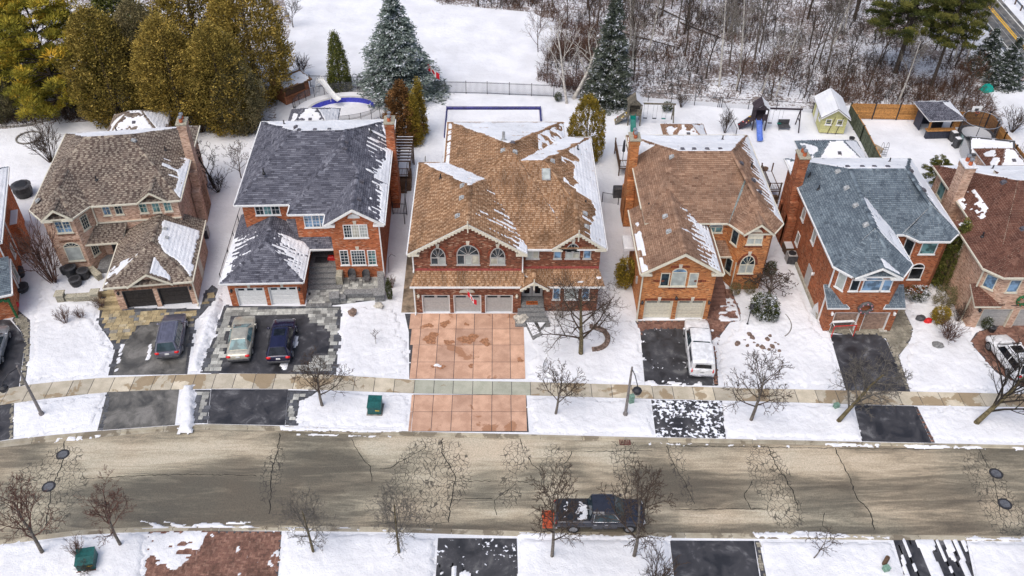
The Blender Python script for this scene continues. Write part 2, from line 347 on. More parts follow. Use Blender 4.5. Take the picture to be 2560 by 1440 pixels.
def roadmat():
    m, nt, b = newmat('worn_road_asphalt'); p = pos(nt)
    big = noise(nt, 1, 5, pos(nt, (.09,.62,1)), .62, 1.1); big2 = noise(nt, 1, 4, pos(nt, (.05,.2,1)), .5, .6)
    fs = noise(nt, 1, 6, pos(nt, (.35,2.6,1)), .68, .8)
    f = math_(nt, 'ADD', math_(nt,'MULTIPLY',big,.42), math_(nt,'MULTIPLY',tone(nt,'light'),.55)); f = math_(nt, 'ADD', f, math_(nt,'MULTIPLY', math_(nt,'SUBTRACT',fs,.5), .38)); f = math_(nt, 'ADD', f, .05)
    f = math_(nt, 'ADD', f, math_(nt,'MULTIPLY', math_(nt,'SUBTRACT',big2,.5), .22))
    c = ramp(nt, f, [(.28,(.115,.102,.078)),(.44,(.185,.165,.125)),(.54,(.28,.248,.188)),(.66,(.405,.358,.275)),(.8,(.5,.45,.36))])
    hue = noise(nt, .12, 3, p); c = mix(nt, .6, c, ramp(nt, hue, [(.3,(.98,1.0,.94)),(.7,(1.1,.98,.85))]), 'MULTIPLY')
    c = mix(nt, .6, c, ramp(nt, noise(nt, 14, 5, p, .8), [(.3,(.55,.55,.55)),(.7,(1.4,1.4,1.4))]), 'MULTIPLY')
    mp = N(nt, 'ShaderNodeMapping'); mp.inputs['Scale'].default_value = (3.5,2.5,1); 
    ds = N(nt, 'ShaderNodeTexNoise'); ds.inputs['Scale'].default_value = 1.1; nt.links.new(p, ds.inputs['Vector'])
    ad = N(nt, 'ShaderNodeVectorMath', operation='MULTIPLY_ADD'); nt.links.new(ds.outputs['Color'], ad.inputs[0]); ad.inputs[1].default_value = (.7,.7,0); nt.links.new(p, ad.inputs[2])
    nt.links.new(ad.outputs[0], mp.inputs[0])
    v = N(nt, 'ShaderNodeTexVoronoi', feature='DISTANCE_TO_EDGE'); v.inputs['Scale'].default_value = 1.0; nt.links.new(mp.outputs[0], v.inputs['Vector'])
    cr = tone(nt, 'crack'); gate = ramp(nt, math_(nt,'ADD',cr,math_(nt,'MULTIPLY',math_(nt,'SUBTRACT',noise(nt,.9,4,p),.5),.22)), [(.40,(0,0,0)),(.48,(1,1,1))])
    ln = ramp(nt, v.outputs['Distance'], [(.02,(1,1,1)),(.065,(0,0,0))]); c = mix(nt, math_(nt,'MULTIPLY',ln,math_(nt,'MULTIPLY',gate,.85)), c, (.04,.035,.028))
    nt.links.new(c, b.inputs['Base Color']); nt.links.new(ramp(nt, f, [(.3,(.45,)*3),(.6,(.9,)*3)]), b.inputs['Roughness']); bump(nt, b, noise(nt, 60, 3, p), .35, .01); return m
M['road'] = roadmat(); M['crack'] = plain('crack_sealant', (.02,.018,.015), .8)

# ------------------------------------------------------------- ground, road, kerbs, sidewalk
KF = GL([(-300,1150),(-80,1116),(20,1100),(130,1088),(240,1078),(430,1064),(520,1060),(735,1066),(1030,1079),(1320,1086),(1600,1093),(2000,1101),(2200,1106),(2560,1113),(2900,1122)])
RF = GL([(-300,1166),(-80,1131),(0,1119),(150,1102),(300,1089),(440,1078),(520,1074),(735,1079),(1030,1091),(1320,1098),(1600,1105),(2000,1112),(2300,1117),(2560,1123),(2900,1131)], -.12)
RN = GL([(-300,1400),(0,1350),(210,1324),(420,1315),(700,1314),(1000,1318),(1300,1328),(2000,1335),(2900,1344)], -.12)
KN = [(x, y - .34) for x, y in RN]
def yat(L, x): return float(np.interp(x, [p[0] for p in L], [p[1] for p in L]))
far = 210
flat('ground', [(-170, yat(KF,-48)), *[p for p in KF if -50 < p[0] < 50], (170, yat(KF,48)), (170, far), (-170, far)], -.02, 'yardsnow', th=.3)
flat('near_ground', [(-60, yat(KN,-46)), *[p for p in KN if -46 < p[0] < 46], (60, yat(KN,46)), (60, 8), (-60, 8)], -.02, 'yardsnow', th=.3)
def road():
    xs = np.arange(-58, 58.01, .3); n = 27; V = []; 
    for x in xs:
        a, b = yat(RN, x) - .05, yat(RF, x) + .05
        for k in range(n):
            t = k/(n-1); V.append((x, a + (b-a)*t, -.13 + .05*(1-(2*t-1)**2)))
    V = np.array(V); m = len(xs); i = np.arange((m-1)*n).reshape(m-1, n)[:, :-1].ravel(); F = np.stack([i, i+n, i+n+1, i+1], 1)
    me = npmesh('road', V, F, smooth=True); cr = np.zeros(len(V)); li = np.full(len(V), .45)
    for px, py, rx, ry in [(105,1225,105,85),(155,1140,50,28),(100,1305,70,45),(680,1180,28,70),(1080,1185,100,95),(1070,1270,60,50),(1290,1140,38,40),(1275,1225,30,45),(1390,1185,42,75),(1400,1260,40,40),(1565,1150,38,75),(1570,1230,25,45),(1692,1140,22,55),(1715,1215,16,50),(1925,1190,52,85),(1965,1275,48,45),(2470,1200,50,75),(2510,1275,55,70),(2560,1330,50,50),(60,1260,40,40)]:
        cx, cy = G(px, py); ex = abs(G(px+rx, py)[0]-cx); ey = abs(G(px, py-ry)[1]-cy); d = np.hypot((V[:,0]-cx)/ex, (V[:,1]-cy)/ey)
        cr = np.maximum(cr, np.clip(1.45-d, 0, 1)); li += .28*np.clip(1.4-d, 0, 1)*.5
    for px, py, rx, ry, a in [(330,1160,170,40,.25),(470,1220,230,40,-.3),(800,1230,220,60,-.25),(1000,1120,120,25,.3),(1220,1120,130,35,.35),(820,1140,90,45,-.15),(1330,1180,200,20,-.2),(1240,1240,90,30,-.25),(1660,1200,80,45,-.3),(1500,1150,40,40,.3),(1800,1150,110,25,.25),(1780,1230,80,35,-.25),(2020,1140,80,40,.3),(2250,1150,150,45,.2),(2280,1240,220,50,-.15),(2400,1130,160,16,-.2),(200,1120,90,20,.15),(1600,1320,900,12,-.3),(1100,1300,200,25,-.2),(560,1120,160,20,.3),(1850,1290,120,15,.3),(1250,1275,90,12,.3),(60,1140,70,30,-.2),(500,1290,300,20,-.2)]:
        cx, cy = G(px, py); ex = abs(G(px+rx, py)[0]-cx); ey = abs(G(px, py-ry)[1]-cy); li += a*np.clip(1.6-1.0*np.hypot((V[:,0]-cx)/ex, (V[:,1]-cy)/ey), 0, 1)
    for pts, a in (([(880,1096),(1103,1094),(1104,1128),(1040,1130),(975,1167),(940,1172),(900,1130)],.26),([(1107,1094),(1300,1097),(1320,1150),(1250,1198),(1150,1200),(1120,1150)],.2),([(2092,1116),(2440,1121),(2440,1150),(2160,1205)],.2),([(2200,1330),(2140,1240),(2260,1270),(2400,1330)],.16),([(1925,1112),(2084,1116),(2125,1205),(1960,1190)],.2),([(1700,1274),(1920,1274),(1990,1300),(1990,1330),(1700,1320)],.22),([(700,1085),(870,1095),(915,1170),(700,1190),(690,1140)],-.15),([(165,1105),(690,1082),(684,1140),(440,1150),(240,1195)],.16),([(240,1200),(470,1188),(680,1190),(672,1300),(300,1305)],-.13),([(1390,1255),(1180,1250),(1130,1300),(1350,1325)],.1),([(1580,1160),(1690,1150),(1730,1250),(1570,1260)],-.2),([(1955,1185),(2120,1205),(2170,1280),(2000,1285)],-.15)):
        li += a*np.clip(.5+pdist(V[:,0], V[:,1], GL(pts))/.5, 0, 1)
    for nm, a in (('crack', cr), ('light', np.clip(li,0,1))):
        at = me.attributes.new(nm, 'FLOAT', 'POINT'); at.data.foreach_set('value', a.astype(np.float32))
    return obj('road', me, M['road'], kind='structure')
road_o = road()
def roadz(x, y):
    a, b = yat(RN, x)-.05, yat(RF, x)+.05; t = min(1, max(0, (y-a)/(b-a))); return -.13 + .05*(1-(2*t-1)**2)
def crack(pts, wd=.035, seed=0):
    r = random.Random(seed); P = []
    for (a, b), (c, d) in zip(pts, pts[1:]):
        n = max(2, int(math.hypot(c-a, d-b)/8))
        for k in range(n): P.append(G(a+(c-a)*k/n + r.uniform(-2.2,2.2), b+(d-b)*k/n + r.uniform(-1.5,1.5)))
    mb = MB()
    for p, q in zip(P, P[1:]):
        d = Vector((q[0]-p[0], q[1]-p[1])); d.normalize(); t = Vector((-d.y, d.x))*wd*r.uniform(.4,.8); p = Vector(p)-d*.01; q = Vector(q)+d*.01
        mb.poly([(*(p+t), roadz(*p)+.006), (*(p-t), roadz(*p)+.006), (*(q-t), roadz(*q)+.006), (*(q+t), roadz(*q)+.006)])
    obj('crack', mb, M['crack'], parent=road_o)
for k, L in enumerate([[(158,1100),(160,1140),(128,1220),(112,1320)],[(700,1080),(692,1130),(680,1170),(672,1290)],[(1105,1092),(1104,1130),(1140,1190),(1125,1260),(1120,1310)],[(1055,1092),(1066,1117),(1040,1130),(975,1167),(940,1172)],[(880,1096),(895,1130),(925,1165),(930,1210)],[(1920,1112),(1938,1158),(1955,1180),(1985,1230),(2000,1285)],[(2088,1116),(2130,1205),(2140,1240),(2175,1275),(2190,1330)],[(1690,1272),(1840,1270),(1925,1271)],[(1130,1202),(1255,1200),(1330,1204)],[(200,1196),(330,1188),(470,1184),(650,1187)],[(1300,1095),(1306,1120),(1330,1160),(1360,1180)],[(1430,1125),(1420,1150),(1380,1175)],[(1565,1112),(1560,1150),(1575,1200),(1560,1240)],[(1668,1112),(1680,1150),(1710,1200),(1740,1265)],[(1700,1112),(1830,1114),(2070,1118),(2330,1120)],[(2060,1282),(2055,1310),(2080,1328)],[(2450,1120),(2470,1160),(2490,1210),(2500,1280),(2520,1325)],[(1880,1202),(1860,1240),(1880,1270),(1920,1272)],[(1420,1126),(1640,1124)],[(1130,1247),(1240,1244)],[(1240,1285),(1235,1250),(1280,1215)]]): crack(L, .05 if k in (0,1,2,5,6) else .035, k)
def kerb(A, B, zt, name):
    ko = obj(name, MB().box(-.01,.01,-.01,.01,-.3,-.29), M['kerbc'], kind='structure'); xs = np.arange(-54, 54, 3.0)
    for k, (a, b) in enumerate(zip(xs, xs[1:])):
        a += .012; b -= .012; y = [yat(A,a), yat(A,b), yat(B,b), yat(B,a)]
        mb = MB(); t = R.random()
        ny = (lambda i, f: y[i]*(1-f) + y[3-i if i in (0,3) else 3-i]*f)
        # road-side gutter strip then the upstand
        s = [.42, .55]; L = [[(x, yat(A,x)*(1-f)+yat(B,x)*f, z) for x in (a, (a+b)/2, b)] for f, z in ((0,-.11),(.42,-.10),(.52,zt),(1.0,zt))]
        mb.loft(L, caps=False, att=t); mb.loft([[(p[0],p[1],-.3) for p in L[3]], L[3]][::-1], caps=False, att=t)
        obj('kerb_section', mb, M['kerbc'], parent=ko)
kerb(RF, KF, .012, 'kerb'); kerb(RN, [(x,y-.45) for x,y in RN], .012, 'near_kerb')
SA = GL([(-300,1020),(0,975),(85,960),(250,945),(450,937),(560,934),(800,936),(1040,950),(1320,955),(1600,963),(1900,972),(2200,978),(2560,985),(2900,992)])
SB = GL([(-300,1062),(0,1013),(85,1000),(250,981),(450,973),(560,971),(720,972),(850,976),(1040,983),(1320,988),(1600,996),(1900,1003),(2200,1012),(2560,1017),(2900,1023)])
sw = flat('sidewalk', [*[p for p in SB if -52 < p[0] < 52], *[p for p in SA if -52 < p[0] < 52][::-1]], .0, 'dark', th=.1)
tx = [G(p, 966)[0] for p in (1036,1085,1133,1182,1231,1279,1326)]
sx = list(np.arange(tx[0]-1.52*26, tx[0]-.2, 1.52)) + tx + list(np.arange(tx[-1]+1.52, 52, 1.52))
for k, (a, b) in enumerate(zip(sx, sx[1:])):
    a += .022; b -= .022; t = R.random(); g = tx[0]-.1 < a < tx[-1]-.5
    obj('slab', MB().prism([(a,yat(SB,a)),(b,yat(SB,b)),(b,yat(SA,b)),(a,yat(SA,a))], -.08, .012+R.uniform(0,.01), t), M['sidewalk_green' if g else 'sidewalk'], parent=sw)

# ------------------------------------------------------------- driveways and paths
D1 = GL([(283,937),(298,868),(330,835),(352,815),(395,803),(468,797),(474,830),(462,934)])
D2 = GL([(552,932),(578,795),(600,789),(760,789),(784,808),(800,815),(826,834),(823,881),(781,884),(773,910),(735,910),(731,934)])
for nm, pts, mt in [('driveway',[(-120,790),(25,800),(52,830),(62,860),(47,966),(-120,995)],'asphalt'),('driveway',[(-120,1030),(27,1009),(22,1098),(-120,1122)],'asphalt'),
    ('driveway',[(270,979),(448,973),(437,1062),(243,1076)],'asphalt_grey'),('driveway',[(528,973),(720,973),(712,1063),(519,1059)],'asphalt'),
    ('driveway',[(1612,961),(1602,845),(1612,825),(1640,822),(1700,823),(1768,832),(1785,964)],'asphalt_s'),('driveway',[(1628,999),(1805,1002),(1815,1096),(1640,1092)],'asphalt_snow'),
    ('driveway',[(2075,836),(2195,836),(2215,850),(2268,979),(2115,976)],'asphalt'),('driveway',[(2135,1012),(2285,1015),(2330,1107),(2155,1103)],'asphalt'),
    ('near_driveway',[(1095,1345),(1292,1346),(1297,1500),(1086,1500)],'asphalt_s'),('near_driveway',[(1675,1351),(1885,1352),(1908,1500),(1692,1500)],'asphalt'),('near_driveway',[(2232,1345),(2415,1346),(2448,1500),(2278,1500)],'asphalt'),
    ('path',[(1003,781),(1018,640),(1028,560),(1040,640),(1043,781)],'wetconc')]: flat(nm, GL(pts), .0, mt, th=.05)
for q, mt in ((D1,'asphalt_grey'),(D2,'asphalt')): flat('driveway', q, .0, mt, th=.05)
# pink concrete driveway: every slab its own piece
dr = flat('driveway', GL([(1023,947),(1022,830),(1012,784),(1297,784),(1311,947)]), -.012, 'dark', th=.03)
cx = [G(p, 947)[0] for p in (1023,1040,1087,1133.5,1182,1230,1276.5,1314)]; cy = [G(1150,p)[1] for p in (947,905,862.5,822.5,783.5)]
for i, (a, b) in enumerate(zip(cx, cx[1:])):
    for j, (c, d) in enumerate(zip(cy, cy[1:])):
        l, r_, ll, rr = a, b, a, b
        if i == 0 and j > 1: ll = l = a - .45*(j-1)*.5
        obj('slab', MB().prism([(l+.02,c+.02),(r_-.02,c+.02),(rr-.02,d-.02),(ll+.02,d-.02)], -.02, .008+R.uniform(0,.006), R.random()), M['tile'], parent=dr)
M['puddle'] = plain('wet_brown_stain', (.33,.16,.085), .6, var=.3)
for k, (px, py, r_) in enumerate(((1077,846,.62),(1171,848,.66),(1112,810,.4),(1072,814,.32),(1122,856,.35),(1213,855,.42),(1177,915,.22),(1083,917,.18),(1102,918,.3),(1166,811,.2),(1300,900,.25))):
    q = random.Random(k); x, y = G(px, py); ph = [q.uniform(0,6.3) for _ in range(3)]
    obj('puddle', MB().poly([(x+r_*(1+.25*sin(2*a+ph[0])+.2*sin(3*a+ph[1])+.12*sin(7*a+ph[2]))*cos(a), y+r_*.9*(1+.25*sin(2*a+ph[0])+.2*sin(3*a+ph[1])+.12*sin(7*a+ph[2]))*sin(a), .019) for a in [2*pi*i/28 for i in range(28)]]), M['puddle'], parent=dr)
ap = flat('driveway', GL([(1033,986),(1316,986),(1322,1080),(1030,1078)]), -.012, 'dark', th=.03)
cy = [G(1150,p)[1] for p in (1078,1029.4,987)]; cx[0] += .3; 
for a, b in zip(cx, cx[1:]):
    for c, d in zip(cy, cy[1:]): obj('slab', MB().prism([(a+.02,c+.02),(b-.02,c+.02),(b-.02,d-.02),(a+.02,d-.02)], -.02, .008+R.uniform(0,.006), R.random()), M['tile'], parent=ap)
def pavmat(name, stops):
    m, nt, b = newmat(name); c = ramp(nt, tone(nt), stops); p = pos(nt)
    c = mix(nt, .6, c, ramp(nt, noise(nt, 14, 4, p), [(.3,(.65,.65,.65)),(.7,(1.25,1.25,1.25))]), 'MULTIPLY'); c = mix(nt, .6, c, ramp(nt, noise(nt, .9, 4, p), [(.35,(.55,.55,.55)),(.6,(1.1,1.1,1.1))]), 'MULTIPLY')
    nt.links.new(c, b.inputs['Base Color']); b.inputs['Roughness'].default_value = .9; bump(nt, b, noise(nt, 40, 3, p), .3, .01); return m
M['pav_tan'] = pavmat('tan_pavers', [(0,(.26,.21,.12)),(.5,(.42,.335,.19)),(.85,(.52,.43,.26)),(1,(.2,.21,.22))]); M['pav_grey'] = pavmat('grey_pavers', [(0,(.2,.2,.185)),(.5,(.38,.38,.35)),(1,(.55,.55,.5))])
M['pav_dark'] = pavmat('charcoal_pavers', [(0,(.06,.065,.075)),(1,(.13,.135,.15))]); M['pav_red'] = pavmat('red_pavers', [(0,(.15,.075,.055)),(.6,(.235,.12,.085)),(1,(.30,.17,.125))]); M['pav_buff'] = pavmat('buff_pavers', [(0,(.22,.2,.15)),(1,(.36,.33,.26))])
_pm = {}
def paver_mesh(a, b, t, m):
    k = (round(a,2), round(b,2), round(t*6), m)
    if k not in _pm:
        me = MB().bbox(-a/2+.008, a/2-.008, -b/2+.008, b/2-.008, -.05, 0, .012, t).mesh('paver'); me.materials.append(M[m]); _pm[k] = me
    return _pm[k]
def pavers(name, poly, excl=(), mt='pav_tan', u=.24, rz=0.0, z=.012, limit=300, bed=True, seed=1, edge=None):
    r = random.Random(seed); base = flat(name, poly, -.012, 'dark', th=.03); P = np.array(poly); ca, sa = cos(rz), sin(rz); q = P @ np.array([[ca,-sa],[sa,ca]])
    x0, y0 = q.min(0); x1, y1 = q.max(0); S = []; y = y0
    while y < y1:
        x = x0 + r.uniform(-.2,0); hh = r.choice([1,1,.75])*u
        while x < x1:
            ww = r.choice([1,1.5,1.5,.75])*u; c = (x+ww/2, y+hh/2); wx, wy = c[0]*ca - c[1]*sa, c[0]*sa + c[1]*ca
            d = float(pdist(np.array([wx]), np.array([wy]), poly)[0])
            if d > .06 and all(float(pdist(np.array([wx]), np.array([wy]), e)[0]) < -.1 for e in excl): S.append((wx, wy, ww, hh, d))
            x += ww
        y += hh
    S.sort(key=lambda s: s[1]); mb = MB(Matrix.Rotation(rz,4,'Z')); nrest = 0
    for k, (wx, wy, ww, hh, d) in enumerate(S):
        m2 = edge if (edge and d < .3) else mt; t = r.random()
        if k < limit:
            o = bpy.data.objects.new('paver', paver_mesh(ww, hh, t, m2)); COL.objects.link(o); o.parent = base; o.location = (wx, wy, z+r.uniform(-.003,.004)); o.rotation_euler = (0,0,rz)
        else:
            c = Matrix.Rotation(-rz,4,'Z') @ Vector((wx,wy,0)); mb.bbox(c.x-ww/2+.008, c.x+ww/2-.008, c.y-hh/2+.008, c.y+hh/2-.008, z-.05, z+r.uniform(-.003,.004), .012, t); nrest += 1
    if nrest: obj('pavers', mb, M[mt], parent=base, kind='stuff')
    return base
def herring(name, poly, excl=(), mt='pav_red', a=.11, z=.008, seed=2):
    r = random.Random(seed); base = flat(name, poly, -.012, 'dark', th=.03); P = np.array(poly); x0, y0 = P.min(0)-1; x1, y1 = P.max(0)+1; C = []
    nx = int((x1-x0)/a); ny = int((y1-y0)/a)
    for j in range(ny):
        for i in range(nx):
            k = (i - j) % 4
            if k == 0: C.append((x0+i*a, y0+j*a, 2*a, a))
            elif k == 3: C.append((x0+i*a, y0+j*a, a, 2*a)) if True else 0
    C = np.array(C); mx, my = C[:,0]+C[:,2]/2, C[:,1]+C[:,3]/2; ok = pdist(mx, my, poly) > .05
    for e in excl: ok &= pdist(mx, my, e) < -.05
    mb = MB()
    for x, y, w_, h_ in C[ok]:
        zz = z + r.uniform(-.003,.003); g = .007; i = mb.P([(x+g,y+g,zz),(x+w_-g,y+g,zz),(x+w_-g,y+h_-g,zz),(x+g,y+h_-g,zz),(x,y,z-.03),(x+w_,y,z-.03),(x+w_,y+h_,z-.03),(x,y+h_,z-.03)]); t = r.random()
        for q in ((0,1,2,3),(4,5,1,0),(5,6,2,1),(6,7,3,2),(7,4,0,3)): mb.f.append(tuple(i+k for k in q)); mb.a.append(t)
    obj('bricks', mb, M[mt], parent=base, kind='stuff'); return base
pavers('paved_path', GL([(246,810),(250,770),(262,715),(274,690),(300,690),(318,770),(500,772),(510,735),(530,712),(545,722),(535,750),(505,785),(488,800),(480,850),(468,935),(270,938),(288,870),(262,832)]), [D1], 'pav_tan', .40, radians(7), edge='pav_dark', limit=300)
pavers('paved_path', GL([(500,932),(535,840),(560,764),(852,766),(852,792),(840,936)]), [D2], 'pav_grey', .40, radians(2), edge='pav_dark', seed=4)
pavers('paved_path', GL([(720,975),(795,977),(775,992),(748,1002),(740,1064),(713,1062)]), [], 'pav_grey', .3, seed=5, edge='pav_dark', limit=60)
pavers('paved_path', GL([(487,974),(527,974),(518,1058),(483,1056)]), [], 'pav_grey', .34, seed=6, edge='pav_dark', limit=60)
pavers('paved_edge', GL([(243,1076),(268,979),(280,979),(258,1075)]), [], 'pav_dark', .2, seed=7, limit=80)
pavers('paved_edge', GL([(50,966),(62,860),(52,828),(30,800),(45,775),(75,800),(74,880),(62,962)]), [], 'pav_buff', .2, seed=8, limit=100); pavers('paved_edge', GL([(25,1008),(35,1007),(33,1096),(22,1098)]), [], 'pav_buff', .18, seed=9, limit=40)
D4 = GL([(1612,961),(1602,845),(1612,825),(1640,822),(1700,823),(1768,832),(1785,964)])
herring('paved_path', GL([(1588,802),(1600,824),(1602,845),(1770,845),(1786,963),(1796,963),(1790,880),(1800,840),(1825,806),(1852,800),(1850,775),(1836,745),(1830,722),(1775,722),(1765,800)]), [D4], 'pav_red', .14)
D5 = GL([(2075,836),(2195,836),(2215,850),(2268,979),(2115,976)])
herring('paved_path', GL([(2052,818),(2215,820),(2222,775),(2255,763),(2283,822),(2276,850),(2247,890),(2276,979),(2266,979),(2215,846),(2075,832)]), [D5], 'pav_buff', .14, seed=3)
herring('paved_path', GL([(2425,855),(2440,832),(2480,815),(2600,808),(2640,1000),(2560,965),(2490,930)]), [], 'pav_red', .15, seed=4)
herring('near_driveway', GL([(372,1326),(704,1328),(692,1480),(352,1480)]), [], 'pav_red', .125, seed=5)
pavers('paved_edge', GL([(1886,1352),(1898,1352),(1924,1480),(1909,1480)]), [], 'pav_buff', .2, seed=11, limit=60)
pavers('paved_edge', GL([(2286,1016),(2293,1016),(2338,1106),(2331,1107)]), [], 'pav_red', .16, seed=12, limit=80); pavers('paved_edge', GL([(1786,964),(1768,832),(1775,832),(1793,964)]), [], 'pav_red', .16, seed=13, limit=80)
# ------------------------------------------------------------- snow lying on lawns, verges and banks
for k, (pts, h, rag, kw) in enumerate([
    ([(34,1009),(110,998),(264,980),(241,1072),(130,1086),(31,1098)],.07,.65,{}),([(452,962),(490,960),(494,1050),(486,1090),(440,1086),(446,1040)],.42,.35,dict(mat='banksnow',lump=.14)),
    ([(775,985),(830,978),(1026,986),(1030,1076),(740,1064),(748,1002)],.07,.65,{}),([(1320,989),(1628,998),(1640,1091),(1321,1084)],.07,.65,{}),([(1800,1004),(2136,1013),(2157,1102),(1812,1096)],.10,.35,{}),([(2292,1015),(2700,1023),(2700,1116),(2335,1107)],.07,.65,{}),
    ([(62,962),(76,880),(82,760),(95,690),(150,690),(152,745),(246,756),(243,805),(262,832),(288,870),(268,938),(85,956)],.08,.75,{}),([(468,932),(485,845),(500,795),(535,752),(548,720),(562,735),(556,780),(540,840),(512,900),(505,932)],.5,.5,dict(mat='banksnow',lump=.18,ramp_w=1.0)),
    ([(852,766),(958,758),(1002,780),(1007,830),(1025,865),(1022,946),(840,938)],.08,.75,{}),([(1316,952),(1327,852),(1375,802),(1500,790),(1588,802),(1603,845),(1612,960)],.08,.75,{}),
    ([(1796,966),(1792,880),(1802,840),(1850,800),(1862,760),(1935,610),(1962,600),(2010,740),(2045,820),(2078,845),(2115,976)],.08,.75,{}),([(2276,979),(2249,890),(2278,850),(2285,822),(2262,765),(2310,690),(2350,690),(2436,822),(2428,855),(2490,930),(2575,985)],.08,.75,{}),
    ([(-60,1366),(210,1336),(366,1330),(352,1500),(-60,1500)],.12,.3,dict(mat='nearsnow')),([(705,1330),(1000,1333),(1094,1344),(1086,1500),(693,1500)],.14,.3,dict(mat='nearsnow')),([(1294,1345),(1673,1350),(1691,1500),(1298,1500)],.14,.3,dict(mat='nearsnow')),([(1900,1350),(2230,1352),(2276,1500),(1926,1500)],.13,.3,dict(mat='nearsnow')),([(2417,1352),(2700,1356),(2700,1500),(2450,1500)],.13,.3,dict(mat='nearsnow')),
    # crumbs and drifts along the kerbs, on the herringbone, on driveways
    ([(700,1064),(1010,1073),(1010,1082),(700,1078)],.08,.15,dict(mat='banksnow',lump=.06)),([(740,1080),(990,1087),(990,1092),(740,1086)],.06,.1,dict(z0=-.12,patch=.5,mat='banksnow')),([(1600,1103),(1980,1110),(1980,1118),(1600,1110)],.06,.1,dict(z0=-.12,patch=.42,mat='banksnow')),([(2060,1100),(2560,1112),(2560,1124),(2060,1114)],.07,.15,dict(z0=-.1,patch=.52,mat='banksnow')),
    ([(110,1092),(260,1080),(250,1092),(60,1114)],.06,.15,dict(z0=-.1,patch=.5,mat='banksnow')),([(330,1300),(720,1300),(720,1328),(330,1326)],.1,.3,dict(z0=-.08,patch=.47,mat='banksnow',squash=(.5,1.6))),([(700,1314),(1080,1322),(1080,1334),(700,1330)],.1,.2,dict(z0=-.06,patch=.6,mat='banksnow')),([(1290,1330),(1680,1338),(1680,1352),(1290,1346)],.12,.2,dict(z0=-.02,mat='banksnow')),([(1880,1325),(2230,1337),(2230,1352),(1880,1350)],.12,.3,dict(z0=-.04,mat='banksnow')),([(2410,1340),(2640,1342),(2640,1358),(2410,1354)],.12,.2,dict(z0=-.02,mat='banksnow')),
    ([(350,1326),(520,1326),(500,1380),(430,1440),(340,1480)],.03,.3,dict(patch=.55,mat='banksnow',squash=(.6,1.3),cell=.1)),([(500,1330),(705,1328),(695,1480),(600,1480)],.03,.3,dict(patch=.36,mat='banksnow',cell=.1)),
    ([(1800,745),(1836,742),(1856,800),(1800,810),(1790,770)],.04,.3,dict(patch=.62,mat='banksnow',cell=.1)),([(1775,830),(1800,830),(1795,880),(1785,900)],.03,.2,dict(patch=.5,mat='banksnow',cell=.1)),
    ([(1640,820),(1640,960),(1625,965),(1600,845)],.04,.2,dict(patch=.34,mat='banksnow',cell=.1)),([(1610,950),(1790,955),(1790,968),(1610,966)],.04,.2,dict(patch=.5,mat='banksnow',cell=.1)),
    ([(285,930),(300,860),(312,860),(296,930)],.08,.1,dict(patch=.55,mat='banksnow')),([(364,905),(380,830),(387,830),(373,905)],.06,.1,dict(patch=.52,mat='banksnow',cell=.1)),([(735,800),(750,800),(745,880),(730,890)],.05,.1,dict(patch=.5,mat='banksnow',cell=.1)),([(660,905),(720,905),(720,925),(660,925)],.04,.1,dict(patch=.5,mat='banksnow',cell=.1)),
    ([(1092,1400),(1140,1390),(1180,1440),(1180,1500),(1080,1500)],.05,.3,dict(patch=.5,mat='banksnow',cell=.1,squash=(1.4,.5))),([(2232,1345),(2415,1346),(2448,1500),(2278,1500)],.05,.15,dict(patch=.53,mat='banksnow',cell=.1,squash=(2.6,.22)))]):
    kw.setdefault('cell', .06 if h <= .12 and 16 < k < 27 else .12); snow_area(GL(pts), h=h*.8, rag=rag*1.25, seed=20+k*7, **kw)
# back: field, woodland floor, distant road
flat('field', GL([(700,236),(735,120),(690,-60),(990,-60),(1100,14),(1330,34),(1400,70),(1340,200),(1420,236)]), -.008, 'fieldsnow', th=.005)
flat('woodland_floor', GL([(990,-60),(1100,10),(1330,30),(1400,66),(1338,200),(1425,238),(1560,240),(2030,272),(2130,262),(2440,288),(2520,330),(2420,120),(2385,-60)]), -.007, 'litter', th=.005)
flat('woodland_floor', GL([(-60,330),(120,310),(420,290),(480,310),(640,320),(690,300),(700,180),(730,60),(690,-60),(-60,-60)]), -.007, 'litter', th=.005)
fr = flat('far_road', GL([(2357,-60),(2660,308),(2700,224),(2452,-60)]), .006, 'asphalt_grey', th=.02)
def stripe(a, b, wd, mt, par):
    p, q = Vector(G(*a)), Vector(G(*b)); d = (q-p).normalized(); t = Vector((-d.y, d.x))*wd/2
    obj('road_marking', MB().prism([tuple(p-t), tuple(q-t), tuple(q+t), tuple(p+t)][::1], .007, .012), M[mt], parent=par)
M['yellow'] = plain('yellow_road_paint', (.7,.4,.03), .7); M['wpaint'] = plain('white_road_paint', (.65,.65,.6), .7)
stripe((2406,-60),(2640,215),.22,'yellow',fr); stripe((2412,-60),(2646,215),.16,'yellow',fr); stripe((2440,-60),(2690,226),.14,'wpaint',fr); stripe((2372,-60),(2640,266),.12,'wpaint',fr)
